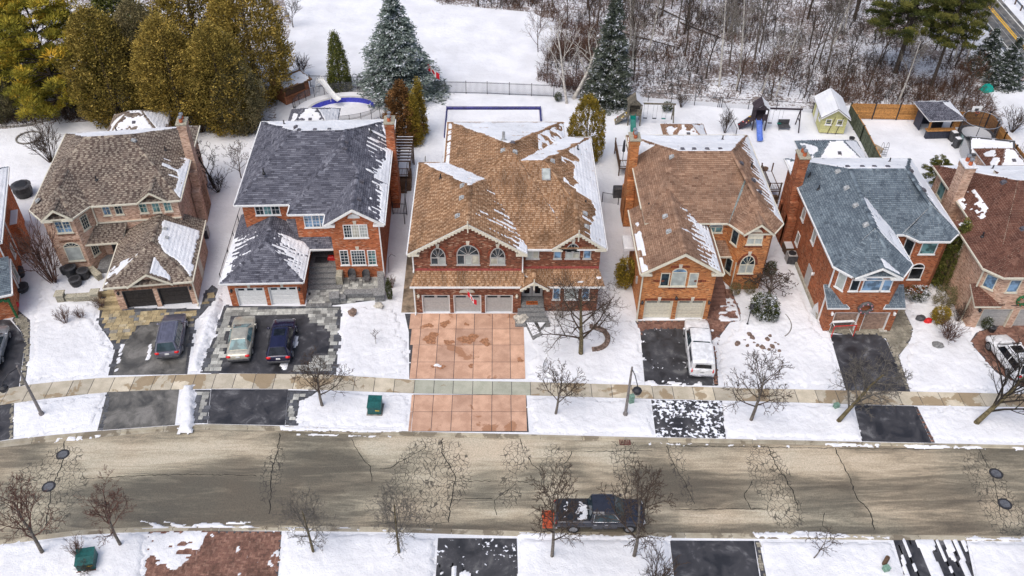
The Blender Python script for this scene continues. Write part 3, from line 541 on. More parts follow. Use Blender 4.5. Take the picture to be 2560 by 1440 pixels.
# ------------------------------------------------------------- houses
M['brick_red'] = brickmat('red_brick', (.37,.078,.028), (.53,.145,.052), (.40,.22,.13), (.58,.34,.23)); M['brick_dark'] = brickmat('dark_red_brick', (.15,.042,.024), (.26,.08,.044), (.24,.15,.10), (.56,.36,.24), .4, (.06,.02,.014))
M['brick_org'] = brickmat('orange_brick', (.42,.125,.036), (.58,.215,.068), (.44,.27,.15), (.62,.33,.15), .5, (.2,.055,.025)); M['brick_beige'] = brickmat('beige_brick', (.47,.27,.19), (.62,.41,.30), (.54,.41,.31), (.75,.57,.44), .4, (.24,.12,.085))
M['brick_rust'] = brickmat('rust_brick', (.28,.07,.03), (.43,.13,.052), (.32,.18,.11), (.46,.24,.14), .5)
M['soldier_red'] = plain('soldier_course_red', (.26,.07,.035), .9, var=.3, tn=.5); M['soldier_beige'] = plain('soldier_course_beige', (.36,.2,.13), .9, var=.3, tn=.5)
M['sh_brown'] = shinglemat('brown_shingles', [(0,(.085,.062,.052)),(.35,(.15,.115,.095)),(.6,(.25,.205,.165)),(1,(.36,.31,.245))])
M['sh_slate'] = shinglemat('slate_shingles', [(0,(.055,.056,.07)),(.5,(.115,.117,.143)),(1,(.215,.22,.255))])
M['sh_tan'] = shinglemat('tan_shingles', [(0,(.19,.105,.055)),(.4,(.29,.165,.09)),(.7,(.38,.23,.135)),(1,(.49,.325,.205))], .45)
M['sh_clay'] = shinglemat('clay_shingles', [(0,(.16,.09,.06)),(.5,(.27,.165,.11)),(1,(.37,.24,.165))])
M['sh_teal'] = shinglemat('blue_grey_shingles', [(0,(.075,.095,.115)),(.5,(.135,.17,.2)),(1,(.21,.255,.285))]); M['sh_red'] = shinglemat('red_brown_shingles', [(0,(.085,.04,.03)),(.5,(.15,.072,.052)),(1,(.21,.115,.085))])
M['vent'] = plain('roof_vent_plastic', (.10,.095,.11), .5); M['ventg'] = plain('roof_vent_grey', (.36,.37,.37), .5); M['clay'] = plain('clay_flue', (.45,.12,.05), .8); M['flash'] = plain('metal_flashing', (.22,.26,.25), .5, .4); M['redflash'] = plain('red_flashing', (.32,.07,.06), .6)

def clip(poly, line):                                        # Sutherland-Hodgman, keep left of a->b
    (ax, ay), (bx, by) = line; out = []
    f = lambda p: (bx-ax)*(p[1]-ay) - (by-ay)*(p[0]-ax)
    for k in range(len(poly)):
        p, q = poly[k], poly[(k+1) % len(poly)]; a, b = f(p), f(q)
        if a >= 0: out.append(p)
        if (a < 0) != (b < 0): t = a/(a-b); out.append((p[0]+(q[0]-p[0])*t, p[1]+(q[1]-p[1])*t))
    return out
def face_frame(poly):
    P = [Vector(p) for p in poly]; n = Vector((0,0,0))
    for a, b in zip(P, P[1:]+P[:1]): n += a.cross(b)
    n.normalize()
    if n.z < 0: n = -n
    e = P[1]-P[0]; e.z = 0; e.normalize(); u = e; v = n.cross(u).normalized()
    if v.z < 0: u, v = -u, -v
    o = P[0]; q = [((p-o).dot(u), (p-o).dot(v)) for p in P]
    a = sum(q[i][0]*q[(i+1)%len(q)][1] - q[(i+1)%len(q)][0]*q[i][1] for i in range(len(q)))
    return o, u, v, n, (q if a > 0 else q[::-1])
def shingle_face(mb, poly, rnd, ex=.17, wd=.33, style=0, lift=.012):
    o, u, v, n, q = face_frame(poly); x0 = min(p[0] for p in q); x1 = max(p[0] for p in q); y1 = max(p[1] for p in q); y0 = min(p[1] for p in q)
    y = y0 - .02; row = 0
    L = [(q[k], q[(k+1) % len(q)]) for k in range(len(q))]; N_ = [(-(b[1]-a[1]), b[0]-a[0]) for a, b in L]; N_ = [(a/math.hypot(a,b), b/math.hypot(a,b)) for a, b in N_]
    while y < y1:
        yc0 = y; yc1 = y + ex + .01; lo = 1e9; hi = -1e9
        for (a, b) in L:                                        # span of the row inside the face
            for yy in (max(yc0,y0), min(yc1,y1)):
                if (a[1]-yy)*(b[1]-yy) <= 0 and a[1] != b[1]: t = (yy-a[1])/(b[1]-a[1]); xx = a[0]+(b[0]-a[0])*t; lo = min(lo, xx); hi = max(hi, xx)
            for p in (a,):
                if yc0 <= p[1] <= yc1: lo = min(lo, p[0]); hi = max(hi, p[0])
        if hi <= lo: y += ex; continue
        x = lo - rnd.uniform(0, wd*2); alt = rnd.random() < .5
        while x < hi:
            if style == 1: ww = wd*(rnd.uniform(.4,.85) if alt else rnd.uniform(.3,.9)); t = rnd.uniform(.5,.95) if alt else rnd.uniform(.05,.5); up = .010 if alt else 0; alt = not alt
            else: ww = wd*rnd.uniform(.8,1.2); t = min(1,max(0,rnd.gauss(.55,.19))); up = rnd.uniform(0,.006)
            c = [(x+.004, yc0), (x+ww-.004, yc0), (x+ww-.004, yc1), (x+.004, yc1)]
            if not all(nx*(p[0]-a[0])+ny*(p[1]-a[1]) >= 0 for p in c for (a,b),(nx,ny) in zip(L,N_)):
                for l in L:
                    c = clip(c, l)
                    if len(c) < 3: break
            if len(c) >= 3:
                hf = lambda yy: lift + (.016+up)*(1-(yy-yc0)/ex*.95)
                top = [tuple(o + u*p[0] + v*p[1] + n*hf(p[1])) for p in c]; i = mb.P(top); mb.f.append(tuple(range(i,i+len(c)))); mb.a.append(t)
                if len(c) == 4 and abs(c[0][1]-yc0) < 1e-6 and abs(c[2][1]-yc1) < 1e-6:      # shade below the next course, painted as a dark strip; then the butt edge
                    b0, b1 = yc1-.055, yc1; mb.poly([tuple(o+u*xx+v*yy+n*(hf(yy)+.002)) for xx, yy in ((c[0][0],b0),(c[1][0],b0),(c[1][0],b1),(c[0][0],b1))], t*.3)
                if len(c) == 4:                                 # butt edge, toned darker to paint the row's shade line
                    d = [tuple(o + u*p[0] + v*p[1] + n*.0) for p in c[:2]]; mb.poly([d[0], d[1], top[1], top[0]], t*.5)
            x += ww
        y += ex; row += 1
def roof_snow(poly, fn, seed, cell=.08, h=.07):
    o, u, v, n, q = face_frame(poly); xs = np.arange(min(p[0] for p in q), max(p[0] for p in q)+cell, cell); ys = np.arange(min(p[1] for p in q), max(p[1] for p in q)+cell, cell)
    X, Y = np.meshgrid(xs, ys); cx, cy = X[:-1,:-1]+cell/2, Y[:-1,:-1]+cell/2; ins = pdist(cx, cy, q); W = xs[-1]; H = ys[-1]
    keep = (ins > .03) & fn(cx, cy, W, H, lambda a, b, s=0: vnoise(cx*a, cy*b, seed+s), ins)
    if not keep.any(): return None
    def zf(x, y, inn):
        z = np.where(inn, .03 + h*vnoise(x*1.5, y*1.5, seed) + .012*np.sin(y*2*pi/.34), .014); z = np.where(pdist(x, y, q) < .06, .02, z)
        return np.array(o)[None] + x[:,None]*np.array(u)[None] + y[:,None]*np.array(v)[None] + z[:,None]*np.array(n)[None]
    V, F = grid_cells(keep, X, Y, zf); return npmesh('snow', V, F, smooth=True)
def full(m=.12, e=.3): return lambda x,y,W,H,nz,ins: ins > m + e*(nz(1.2,1.2)-.5) + .12*(nz(7,7,3)-.5)
def slab_(a=.4, b=.5): return lambda x,y,W,H,nz,ins: (y < H*(a + b*(nz(.45,.25,2)-.5) + .35*b*(nz(1.7,.5,5)-.5)) + .25*(nz(5,1.5,7)-.5)) | ((y < H*(a+.3)) & (nz(3,.55,9) > .80))
def streaks(a=.5, b=.5, per=.62, lo=0.0, fade=1.0, rows=0.0):      # snow from the eave upward, in bars between the rafters
    def f(x,y,W,H,nz,ins):
        xw = x/per + .25*(nz(.7,1.1,11)-.5); i = np.floor(xw); ph = np.abs(xw-i-.5)*2; r = nz(1/per*3.7,0,4); ri = (np.sin(i*12.9898+W*3)*43758.5453) % 1.0
        base = H*(a*.75 + .35*a*(nz(.5,.3,2)-.5)*2 + fade*.1*(nz(3,.8,5)-.5)); bar = H*(a*.8 + b*(.35+.65*ri)); wid = .35+.5*((np.sin(i*78.233)*12543.1) % 1.0) - .45*np.clip((y-base)/np.maximum(bar-base,.01),0,1) + .5*(nz(9,2,6)-.5)
        k = (y > lo) & ((y < base) | ((y < bar) & (ph < wid)))
        if rows: k &= (nz(8,1.5,7) + .35*(np.abs(((y/.34) % 1.0)-.5)*2-.5) > rows*np.clip(y/np.maximum(bar,.1),0,1))
        return k
    return f
def topdown(a=.6, per=.62, b=.5, rows=.3):                        # snow held near a valley / upper edge, melted in a grid
    def f(x,y,W,H,nz,ins):
        ph = np.abs(((x/per) % 1.0)-.5)*2; rw = np.abs(((y/.34) % 1.0)-.5)*2
        return (nz(.8,.8)*.5 + .35*ph + .25*rw + .25*nz(3,3,3) > 1-a)
    return f
def patchy(t=.5, sx=1.0, sy=1.0): return lambda x,y,W,H,nz,ins: (nz(1.3*sx,1.3*sy)*.6 + nz(4*sx,4*sy,3)*.4) > t
def both(f, g): return lambda *a: f(*a) & g(*a)
def region(x0,x1,y0,y1): return lambda x,y,W,H,nz,ins: (x/W>=x0)&(x/W<=x1)&(y/H>=y0)&(y/H<=y1)

class House:
    def __init__(s, name, label, o, rot=0, absolute=False, brick='brick_red', trim='white', sh='sh_slate', style=0, cat='house', group='houses along the street'):
        s.root = thing(name, label, cat, (o[0],o[1],0), radians(rot), group); s.o = o; s.rot = radians(rot); s.T = Matrix.Translation((-o[0],-o[1],0)) if absolute else Matrix.Identity(4)
        s.abs = absolute; s.brick = brick; s.trim = trim; s.sh = sh; s.style = style; s.r = random.Random(hash(o[0]) % 1000); s.n = 0
    def mb(s): return MB(s.T.copy())
    def part(s, name, mb, mat, parent=None, uv=None, **k): return obj(name, mb, M[mat], parent=parent or s.root, uv=mat.startswith('brick') if uv is None else uv, **k)
    def wall(s, poly, z0, z1, name='wall', mat=None): return s.part(name, s.mb().prism(poly, z0, z1), mat or s.brick)
    def rect(s, x0, x1, y0, y1, z0, z1, name='wall', mat=None): return s.part(name, s.mb().box(x0,x1,y0,y1,z0,z1), mat or s.brick)
    def gablewall(s, x0, x1, xa, y, z0, za, th=.3): return s.part('gable_wall', MB(s.T @ Matrix.Translation((0,y+th,0)) @ Matrix.Diagonal((1,-1,1,1))).plate([(x0,z0),(x1,z0),(xa,za)], 0, th), s.brick)
    def frame(s, x, y, z, ang):
        a = radians(ang); return s.T @ Matrix(((cos(a), sin(a), 0, x), (sin(a), -cos(a), 0, y), (0,0,1,z), (0,0,0,1)))
    def ray(s, px, py, x, y, ang):                                # where the sight line through a measured pixel meets a wall; returns local u, z
        u_ = (px-PX)/FPX; v_ = (py-720)/FPX; d = Vector((u_, _c - v_*_s, -_s - v_*_c)); C = Vector((0,0,CAM_H))
        Mi = Matrix.Rotation(-s.rot,4,'Z') @ Matrix.Translation((-s.o[0],-s.o[1],0)); C2 = Mi @ C; d2 = Mi.to_3x3() @ d
        if s.abs: C2 = C2 + Vector((s.o[0],s.o[1],0))
        a = radians(ang); n = Vector((sin(a),-cos(a),0)); p0 = Vector((x,y,0)); t = (p0-C2).dot(n)/d2.dot(n); p = C2 + d2*t
        return (p-p0).dot(Vector((cos(a),sin(a),0))), p.z
    def win(s, wall, cx, yt, yb, w, panes=1, arch=0, grid=None, tint='g_dark', trim=None, key=False, sill=True, soldier=None, at=None, fan='glass', name='window', tints=None):
        x, y, ang = wall
        if at is None:
            u, _z = s.ray(cx, (yt+yb)/2, x, y, ang); _, zt = s.ray(cx, yt, x, y, ang); _, zb = s.ray(cx, yb, x, y, ang)
        else: u, zb, zt = at
        F_ = s.frame(x, y, 0, ang); trim = trim or s.trim; t = .07; o = .055; u0, u1 = u-w/2, u+w/2; ah = 0
        if arch: ah = min(arch if arch > .1 else w/2, (zt-zb)*.6); zc = zt - ah
        else: zc = zt
        m = MB(F_); m.box(u0,u0+t,0,o,zb,zc); m.box(u1-t,u1,0,o,zb,zc); m.box(u0+t,u1-t,0,o,zb,zb+t)
        if not arch: m.box(u0+t,u1-t,0,o,zc-t,zc)
        pw = (w-2*t)/panes
        for k in range(1,panes): m.box(u0+t+pw*k-.05,u0+t+pw*k+.05,0,o*.9,zb+t,zc-(0 if arch else t))
        if grid:
            gx, gy = grid
            for k in range(1,gx*panes):
                if k % gx: m.box(u0+t+pw*k/gx-.014,u0+t+pw*k/gx+.014,.012,.03,zb+t,zc-(0 if arch else t))
            for k in range(1,gy): zz = zb+t+(zc-zb-t)*k/gy; m.box(u0+t,u1-t,.012,.03,zz-.014,zz+.014)
        if arch:
            m.box(u0+t,u1-t,0,o,zc-t/2,zc+t/2); n = 12; arc = [(u+cos(pi*k/n)*w/2, zc+sin(pi*k/n)*ah) for k in range(n+1)]; inn = [(u+cos(pi*k/n)*(w/2-t), zc+sin(pi*k/n)*max(.02,ah-t)) for k in range(n+1)]
            for k in range(n): m.plate([arc[k],arc[k+1],inn[k+1],inn[k]][::-1], 0, o)
            if fan == 'glass' and ah > .3:
                for k in range(1,5): a = pi*k/5; m.tube((u,.03,zc),(u+cos(a)*(w/2-t),.03,zc+sin(a)*(ah-t)),.022,.022,4,False)
        wo = s.part(name, m, trim)
        pm = MB(F_); pm.poly([(u0+t*.5,.012,zb+t*.5),(u1-t*.5,.012,zb+t*.5),(u1-t*.5,.012,zc),(u0+t*.5,.012,zc)])
        if tints:
            for k, tt in enumerate(tints): s.part('pane', MB(F_).poly([(u0+t+pw*k,.014,zb+t*.5),(u0+t+pw*(k+1),.014,zb+t*.5),(u0+t+pw*(k+1),.014,zc),(u0+t+pw*k,.014,zc)]), tt, wo)
        else: s.part('pane', pm, tint, wo)
        if arch: s.part('fanlight', MB(F_).poly([(a, .013, b) for a, b in arc][::1]), (trim if fan == 'solid' else ('g_dark' if fan == 'glass' else fan)), wo)
        if sill: s.part('sill', MB(F_).box(u0-.06,u1+.06,0,.09,zb-.09,zb), trim, wo)
        if key: zk = zt; s.part('keystone', MB(F_).plate([(u-.1,zk+.0),(u+.1,zk+.0),(u+.15,zk+.38),(u-.15,zk+.38)], 0, .05), 'keystone', wo)
        if soldier:
            sm = MB(F_); nb = int((w+.3)/.085)
            if arch and arch < .1 or arch == 1:
                nb = int(pi*(w/2+.1)/.09)
                for k in range(nb):
                    a0, a1 = pi*(k+.06)/nb, pi*(k+.94)/nb; r0, r1 = 1.02, 1+.22/(w/2); sm.plate([(u+cos(a)*w/2*r, zc+sin(a)*(ah+ (r-1)*w/2)) for a, r in ((a0,r0),(a0,r1),(a1,r1),(a1,r0))][::-1], 0, .025, s.r.random())
            else:
                for k in range(nb): uu = u0-.15+k*(w+.3)/nb; sm.box(uu+.005,uu+(w+.3)/nb-.005,0,.022,zt+.02,zt+.24,s.r.random())
            s.part('brick_surround', sm, soldier, wo); sm = MB(F_)
            for k in range(nb if False else int((w+.2)/.085)): uu = u0-.1+k*.085; sm.box(uu+.005,uu+.08,0,.022,zb-.32,zb-.1,s.r.random())
            s.part('brick_surround', sm, soldier, wo)
        return wo
    def band(s, x, y, ang, u0, u1, z0, z1, mat, name='soldier_course'):
        m = MB(s.frame(x,y,0,ang)); n = int((u1-u0)/.085)
        for k in range(n): m.box(u0+k*.085+.005,u0+k*.085+.08,0,.022,z0,z1,s.r.random())
        return s.part(name, m, mat)
    def downspout(s, x, y, z0, z1, mat=None): m = s.mb().box(x-.05,x+.05,y-.05,y+.05,z0+.15,z1); m.box(x-.05,x+.05,y-.3,y-.05,z0+.05,z0+.15); return s.part('downspout', m, mat or s.trim)
    def garage(s, y, x0, x1, z0, z1, doors, dz, mat, jamb, rows=4, cols=4, glass='g_dark', arch=False, top_windows=True):
        """front wall with real openings; doors = [(xa,xb),...] recessed .22 m"""
        m = s.mb(); xs = [x0] + [v for d in doors for v in d] + [x1]
        for a, b in zip(xs[::2], xs[1::2]): m.box(a,b,y,y+.3,z0,z1)
        for a, b in doors: m.box(a,b,y+.001,y+.299,dz,z1)
        s.part('garage_wall', m, s.brick)
        for a, b in doors:
            F_ = s.frame((a+b)/2, y+.2, z0, 0); w_ = (b-a)/2; d = s.part('garage_door', MB(F_).box(-w_,w_,-.1,-.02,0,dz-z0), jamb)
            s.part('door_frame', MB(F_).box(-w_,-w_+.07,-.02,.17,0,dz-z0).box(w_-.07,w_,-.02,.17,0,dz-z0).box(-w_+.07,w_-.07,-.02,.17,dz-z0-.08,dz-z0), s.trim if jamb != 'dark' else 'dark', d)
            hh = (dz-z0-.08)/rows
            for r_ in range(rows):
                pm = MB(F_); pm.box(-w_+.075,w_-.075,-.02,.0,r_*hh+.008,(r_+1)*hh-.008); cw = (2*w_-.15)/cols
                if not (top_windows and r_ == rows-1):
                    for c in range(cols): pm.bbox(-w_+.075+c*cw+.06,-w_+.075+(c+1)*cw-.06,-.0,.0,0,0) if False else pm.box(-w_+.075+c*cw+.05,-w_+.075+(c+1)*cw-.05,.0,.016,r_*hh+.07,(r_+1)*hh-.07)
                s.part('panel', pm, mat, d)
            if top_windows:
                for c in range(cols if cols < 4 else 2): cw = (2*w_-.15)/(cols if cols < 4 else 2); s.part('pane', MB(F_).box(-w_+.075+c*cw+.12,-w_+.075+(c+1)*cw-.12,.001,.012,(rows-1)*hh+.12,rows*hh-.1), glass, d)
    def roof(s, faces, lines=(), name='roof', th=.16, gut=(), snow=(), sh=None, trim=None, ex=.17, wd=.33, cap=True):
        sh = sh or s.sh; dm = s.mb()
        for f in faces: dm.slab(f if face_ccw(f) else f[::-1], th)
        ro = s.part(name, dm, trim or s.trim); sm = s.mb(); rnd = random.Random(len(faces)*7+int(abs(faces[0][0][0])*10))
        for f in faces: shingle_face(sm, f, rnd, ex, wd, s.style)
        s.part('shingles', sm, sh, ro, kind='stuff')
        if lines and cap:
            cm = s.mb()
            for a, b in lines:
                a, b = Vector(a), Vector(b); L = (b-a).length; n = max(1,int(L/.26)); d = (b-a).normalized(); side = Vector((d.y,-d.x,0)); side.normalize(); dr = Vector((0,0,-.075)) if abs(d.z) > .05 else Vector((0,0,-.07))
                for k in range(n):
                    p, q = a+d*(L*k/n), a+d*(L*(k+1)/n+.02); up = Vector((0,0,.055)); lo_ = up*.75; t = rnd.random()
                    cm.poly([tuple(p+side*.16+dr+up), tuple(q+side*.16+dr+lo_), tuple(q+lo_), tuple(p+up)][::1], t); cm.poly([tuple(p+up), tuple(q+lo_), tuple(q-side*.16+dr+lo_), tuple(p-side*.16+dr+up)], t)
            s.part('ridge_caps', cm, sh, ro, kind='stuff')
        if gut:
            for a, b in gut:
                gm = s.mb(); a, b = Vector(a), Vector(b); d = (b-a).normalized(); o_ = Vector((d.y,-d.x,0))
                P_ = [a-d*.02, b+d*.02]; gm.loft([[tuple(p+o_*x+Vector((0,0,z))) for x, z in ((-.005,.02),(.11,.02),(.11,-.005),(.10,-.13),(-.005,-.13))] for p in P_], closed=True)
                s.part('gutter', gm, s.trim, ro)
        for k, (i, fn) in enumerate(snow):
            f = [tuple(s.T @ Vector(p)) for p in faces[i]]; s.n += 1; me = roof_snow(f, fn, int(abs(s.o[0])*13)+s.n*17)
            if me: obj('snow', me, M['roofsnow'], parent=ro, kind='stuff')
        return ro
    def on(s, face, fu, fv):                                      # point on a face by (fraction along eave, metres up slope)
        o, u, v, n, q = face_frame(face); x0 = min(p[0] for p in q); x1 = max(p[0] for p in q)
        p = o + u*(x0+(x1-x0)*fu) + v*fv; return p, u, v, n
    def vent(s, ro, face, fu, fv, mat='vent', w=.32):
        p, u, v, n = s.on(face, fu, fv); B = Matrix((( u.x, v.x, n.x, p.x),(u.y,v.y,n.y,p.y),(u.z,v.z,n.z,p.z),(0,0,0,1)))
        m = MB(s.T @ B); m.box(-w*.7,w*.7,-w*.75,w*.7,.03,.045); m.loft([[(-w/2,-w/2,.045),(w/2,-w/2,.045),(w/2,w/2,.045),(-w/2,w/2,.045)],[(-w/2,-w/2,.17),(w/2,-w/2,.17),(w/2,w/2,.13),(-w/2,w/2,.13)],[(-w*.4,-w*.4,.21),(w*.4,-w*.4,.21),(w*.4,w*.4,.17),(-w*.4,w*.4,.17)]], closed=True)
        s.part('roof_vent', m, mat, ro)
    def pipe(s, ro, face, fu, fv, h=.45, r=.06, mat='black'):
        p, u, v, n = s.on(face, fu, fv); m = s.mb(); m.lathe([(r*2.6,-.1),(r*2.4,.06),(r*1.1,.12),(r,h),(r*.6,h)], (p.x,p.y,p.z), 8); s.part('vent_pipe', m, mat, ro)
    def chimney(s, x0, x1, y0, y1, zt, low=None, mat=None, pots=2, cap='stone'):
        c = s.part('chimney', s.mb().box(x0,x1,y0,y1,0,zt-.55), mat or s.brick)
        s.part('corbel', s.mb().box(x0-.05,x1+.05,y0-.05,y1+.05,zt-.55,zt-.12), mat or s.brick, c)
        if low:
            for a, b, z in low: m = s.mb(); m.prism([(x0+.02,y0-a),(x1-.02 if False else x1,y0-a),(x1,y1+b),(x0+.02,y1+b)], 0, z); s.part('shoulder', m, mat or s.brick, c); 
        s.part('chimney_cap', s.mb().bbox(x0-.12,x1+.12,y0-.12,y1+.12,zt-.12,zt,.03), cap, c)
        for k in range(pots):
            cy = y0+(y1-y0)*(k+.5)/pots; cx = (x0+x1)/2; s.part('flue', s.mb().lathe([(.15,0),(.17,.12),(.14,.3),(.14,.34)],(cx,cy,zt),10), 'clay', c); s.part('chimney_cowl', s.mb().lathe([(.1,.3),(.1,.46),(.19,.47),(.17,.58),(.05,.62)],(cx,cy,zt),10), 'steel', c)
        return c
    def lantern(s, x, y, z, ang=0, mat='black'):
        F_ = s.frame(x,y,z,ang); l = s.part('wall_lantern', MB(F_).box(-.06,.06,0,.04,-.12,.15).box(-.02,.02,.04,.14,.1,.14).lathe([(.03,-.16),(.09,-.1),(.1,.08),(.13,.09),(.02,.2)],(0,.15,0),8), mat); return l
def face_ccw(f):
    n = Vector((0,0,0)); P_ = [Vector(p) for p in f]
    for a, b in zip(P_, P_[1:]+P_[:1]): n += a.cross(b)
    return n.z > 0
def hip(x0,x1,y0,y1,ze,A,B):
    """A,B ridge ends. Along x: A left, B right. Along y: A front, B back. Returns faces front,right,back,left and hip lines"""
    fl,fr,br,bl = (x0,y0,ze),(x1,y0,ze),(x1,y1,ze),(x0,y1,ze)
    if abs(A[1]-B[1]) < abs(A[0]-B[0]) or A == B:
        if A == B: F_ = dict(f=[fl,fr,A], r=[fr,br,A], b=[br,bl,A], l=[bl,fl,A]); return F_, [(fl,A),(fr,A),(br,A),(bl,A)]
        return dict(f=[fl,fr,B,A], r=[fr,br,B], b=[br,bl,A,B], l=[bl,fl,A]), [(A,B),(fl,A),(bl,A),(fr,B),(br,B)]
    return dict(f=[fl,fr,A], r=[fr,br,B,A], b=[br,bl,B], l=[bl,fl,A,B]), [(A,B),(fl,A),(fr,A),(br,B),(bl,B)]
def gab(x0,x1,y0,y1,ze,xa,za):                                   # gable roof, ridge along y
    return [[(x0,y1,ze),(x0,y0,ze),(xa,y0,za),(xa,y1,za)], [(x1,y0,ze),(x1,y1,ze),(xa,y1,za),(xa,y0,za)]], [((xa,y0,za),(xa,y1,za))]
def rake(h, x0, x1, xa, y, ze, za, mat=None, d=.2, lace=False, ret=True):   # barge boards on a gable
    m = h.mb(); Tm = h.T @ Matrix.Translation((0,y,0)) @ Matrix.Diagonal((1,-1,1,1))
    m = MB(Tm)
    for xe in (x0, x1):
        m.plate([(xe,ze-.04),(xa,za-.04),(xa,za-.04-d),(xe,ze-.04-d)] if xe < xa else [(xa,za-.04),(xe,ze-.04),(xe,ze-.04-d),(xa,za-.04-d)], .0, .05)
        if lace:
            n = int(math.hypot(xe-xa,ze-za)/.3)
            for k in range(n): t = (k+.5)/n; px_, pz_ = xe+(xa-xe)*t, ze+(za-ze)*t-.04-d; m.plate([(px_+.12*cos(a),pz_+.02+.12*sin(a)) for a in [pi+pi*i/5 for i in range(6)]], .005, .045)
    o_ = h.part('bargeboard', m, mat or h.trim)
    if lace: h.part('finial', MB(Tm).box(xa-.05,xa+.05,.05,.11,za-.75,za+.35), mat or h.trim, o_)
    if ret:
        for xe, sg in ((x0,1),(x1,-1)): h.part('eave_return', MB(Tm).plate([(xe,ze-.22),(xe+sg*.9,ze-.22),(xe+sg*.9,ze-.12),(xe+sg*.45,ze+.12),(xe,ze-.02)][::sg], -.35, .03), mat or h.trim, o_)
    return o_
# ---- centre house: dark red brick, tan roof, three-car garage
h = House('brick_house', 'wide dark red brick house with tan roof, three grey garage doors and lace-cut white bargeboards', (0.8,53.25), absolute=True, brick='brick_dark', trim='white', sh='sh_tan', style=1)
h.rect(-6.65,1.88,53.9,66.1,0,6.0); h.rect(-4.4,5.8,54.32,73.1,.0,6.0); h.rect(5.801,8.1,54.32,70.3,0,6.0); h.rect(3.75,8.1,53.5,54.31,0,3.35); h.rect(-6.65,1.85,53.56,53.9,0,3.6)
h.gablewall(-6.65,1.9,-2.3,53.9,6.0,8.72); h.gablewall(4.4,8.1,6.3,54.28,6.0,7.4)
dx = [(-6.18,-3.92),(-3.62,-1.36),(-1.06,1.2)]
h.garage(53.25,-6.65,1.85,0,3.55,dx,1.95,'greytrim','greytrim',4,8)
A, LA = hip(-4.8,6.2,54.1,73.5,6.0,(.93,64.2,9.2),(.93,64.2,9.2)); B, LB = hip(-3.2,8.5,54.1,70.7,6.0,(1.0,62.7,8.6),(3.95,62.7,8.6)); Wn, LW = hip(-7.05,2.3,53.5,66.5,6.0,(-2.3,53.5,8.9),(-2.3,58.5,8.9)); Rg, LR = gab(4.2,8.52,54.1,59.9,6.0,6.25,7.6)
F_ = [A['f'],A['r'],A['b'],A['l'],B['f'],B['r'],B['b'],Wn['r'],Wn['b'],Wn['l']] + Rg
grid = topdown(.62)
ro = h.roof(F_, LA[:0]+[((.93,64.2,9.2),(-4.8,54.1,6)),((.93,64.2,9.2),(-4.8,73.5,6)),((.93,64.2,9.2),(6.2,73.5,6)),((1.0,62.7,8.6),(3.95,62.7,8.6)),((3.95,62.7,8.6),(8.5,54.1,6)),((3.95,62.7,8.6),(8.5,70.7,6)),((-2.3,53.5,8.9),(-2.3,58.5,8.9)),((-2.3,58.5,8.9),(-7.05,66.5,6)),((-2.3,58.5,8.9),(2.3,66.5,6))]+LR,
    gut=[((-7.05,66.5,6),(-7.05,53.5,6)),((8.5,54.1,6),(8.5,70.7,6)),((2.3,54.1,6),(4.2,54.1,6)),((-4.8,73.5,6),(-4.8,66.6,6)),((6.2,73.5,6),(-4.8,73.5,6)),((8.5,70.7,6),(6.2,70.7,6))],
    snow=[(2,full(.3)),(1,both(patchy(.5),region(0,1,0,.5))),(5,slab_(.36,.55)),(6,full(.25,.8)),(7,both(streaks(.25,.75,.55,rows=.55),region(0,.62,0,1))),(8,both(full(.2),topdown(.72))),(11,slab_(.5,.5)),(3,lambda x,y,W,H,nz,ins:(y<.55)&(y>.15)&(x/W<.42)&(nz(6,2)>.3))],ex=.2,wd=.4)
for f, fu, fv in ((Wn['l'],.87,4.6),(Wn['l'],.70,4.9),(Wn['l'],.57,4.9),(B['r'],.02,0),(B['b'],.50,2.6),(B['b'],.42,2.6)): 
    if fv: h.vent(ro, f, fu, fv, 'ventg' if f is Wn['l'] else 'vent')
h.vent(ro, A['l'], .5, 6.0, 'ventg'); h.vent(ro, A['b'], .45, 9.0); h.vent(ro, A['r'], .49, 5.6, 'ventg'); h.vent(ro, B['r'], .55, 4.5, 'ventg'); h.vent(ro, Rg[1], .25, 1.9, 'ventg'); h.vent(ro, Rg[1], .55, 1.9, 'ventg')
h.pipe(ro, Wn['l'], .35, 2.6); h.pipe(ro, B['r'], .80, 1.6); h.pipe(ro, B['r'], .3, 1.5); h.pipe(ro, A['b'], .52, 8.0, .9, .12, 'ventg')
p, u, v, n = h.on(B['f'], .615, 7.5); Bm = Matrix(((u.x,v.x,n.x,p.x),(u.y,v.y,n.y,p.y),(u.z,v.z,n.z,p.z),(0,0,0,1)))
sk = h.part('skylight', MB(h.T @ Bm).bbox(-.36,.36,-.62,.62,.0,.16,.05), 'ventg', ro); h.part('pane', MB(h.T @ Bm).box(-.28,.28,-.54,.54,.16,.168), 'g_pale', sk)
rake(h, -7.05, 2.3, -2.3, 53.47, 6.0, 8.9, 'cream', .2, True); rake(h, 4.2, 8.52, 6.25, 54.07, 6.0, 7.6, 'cream', .16, True)
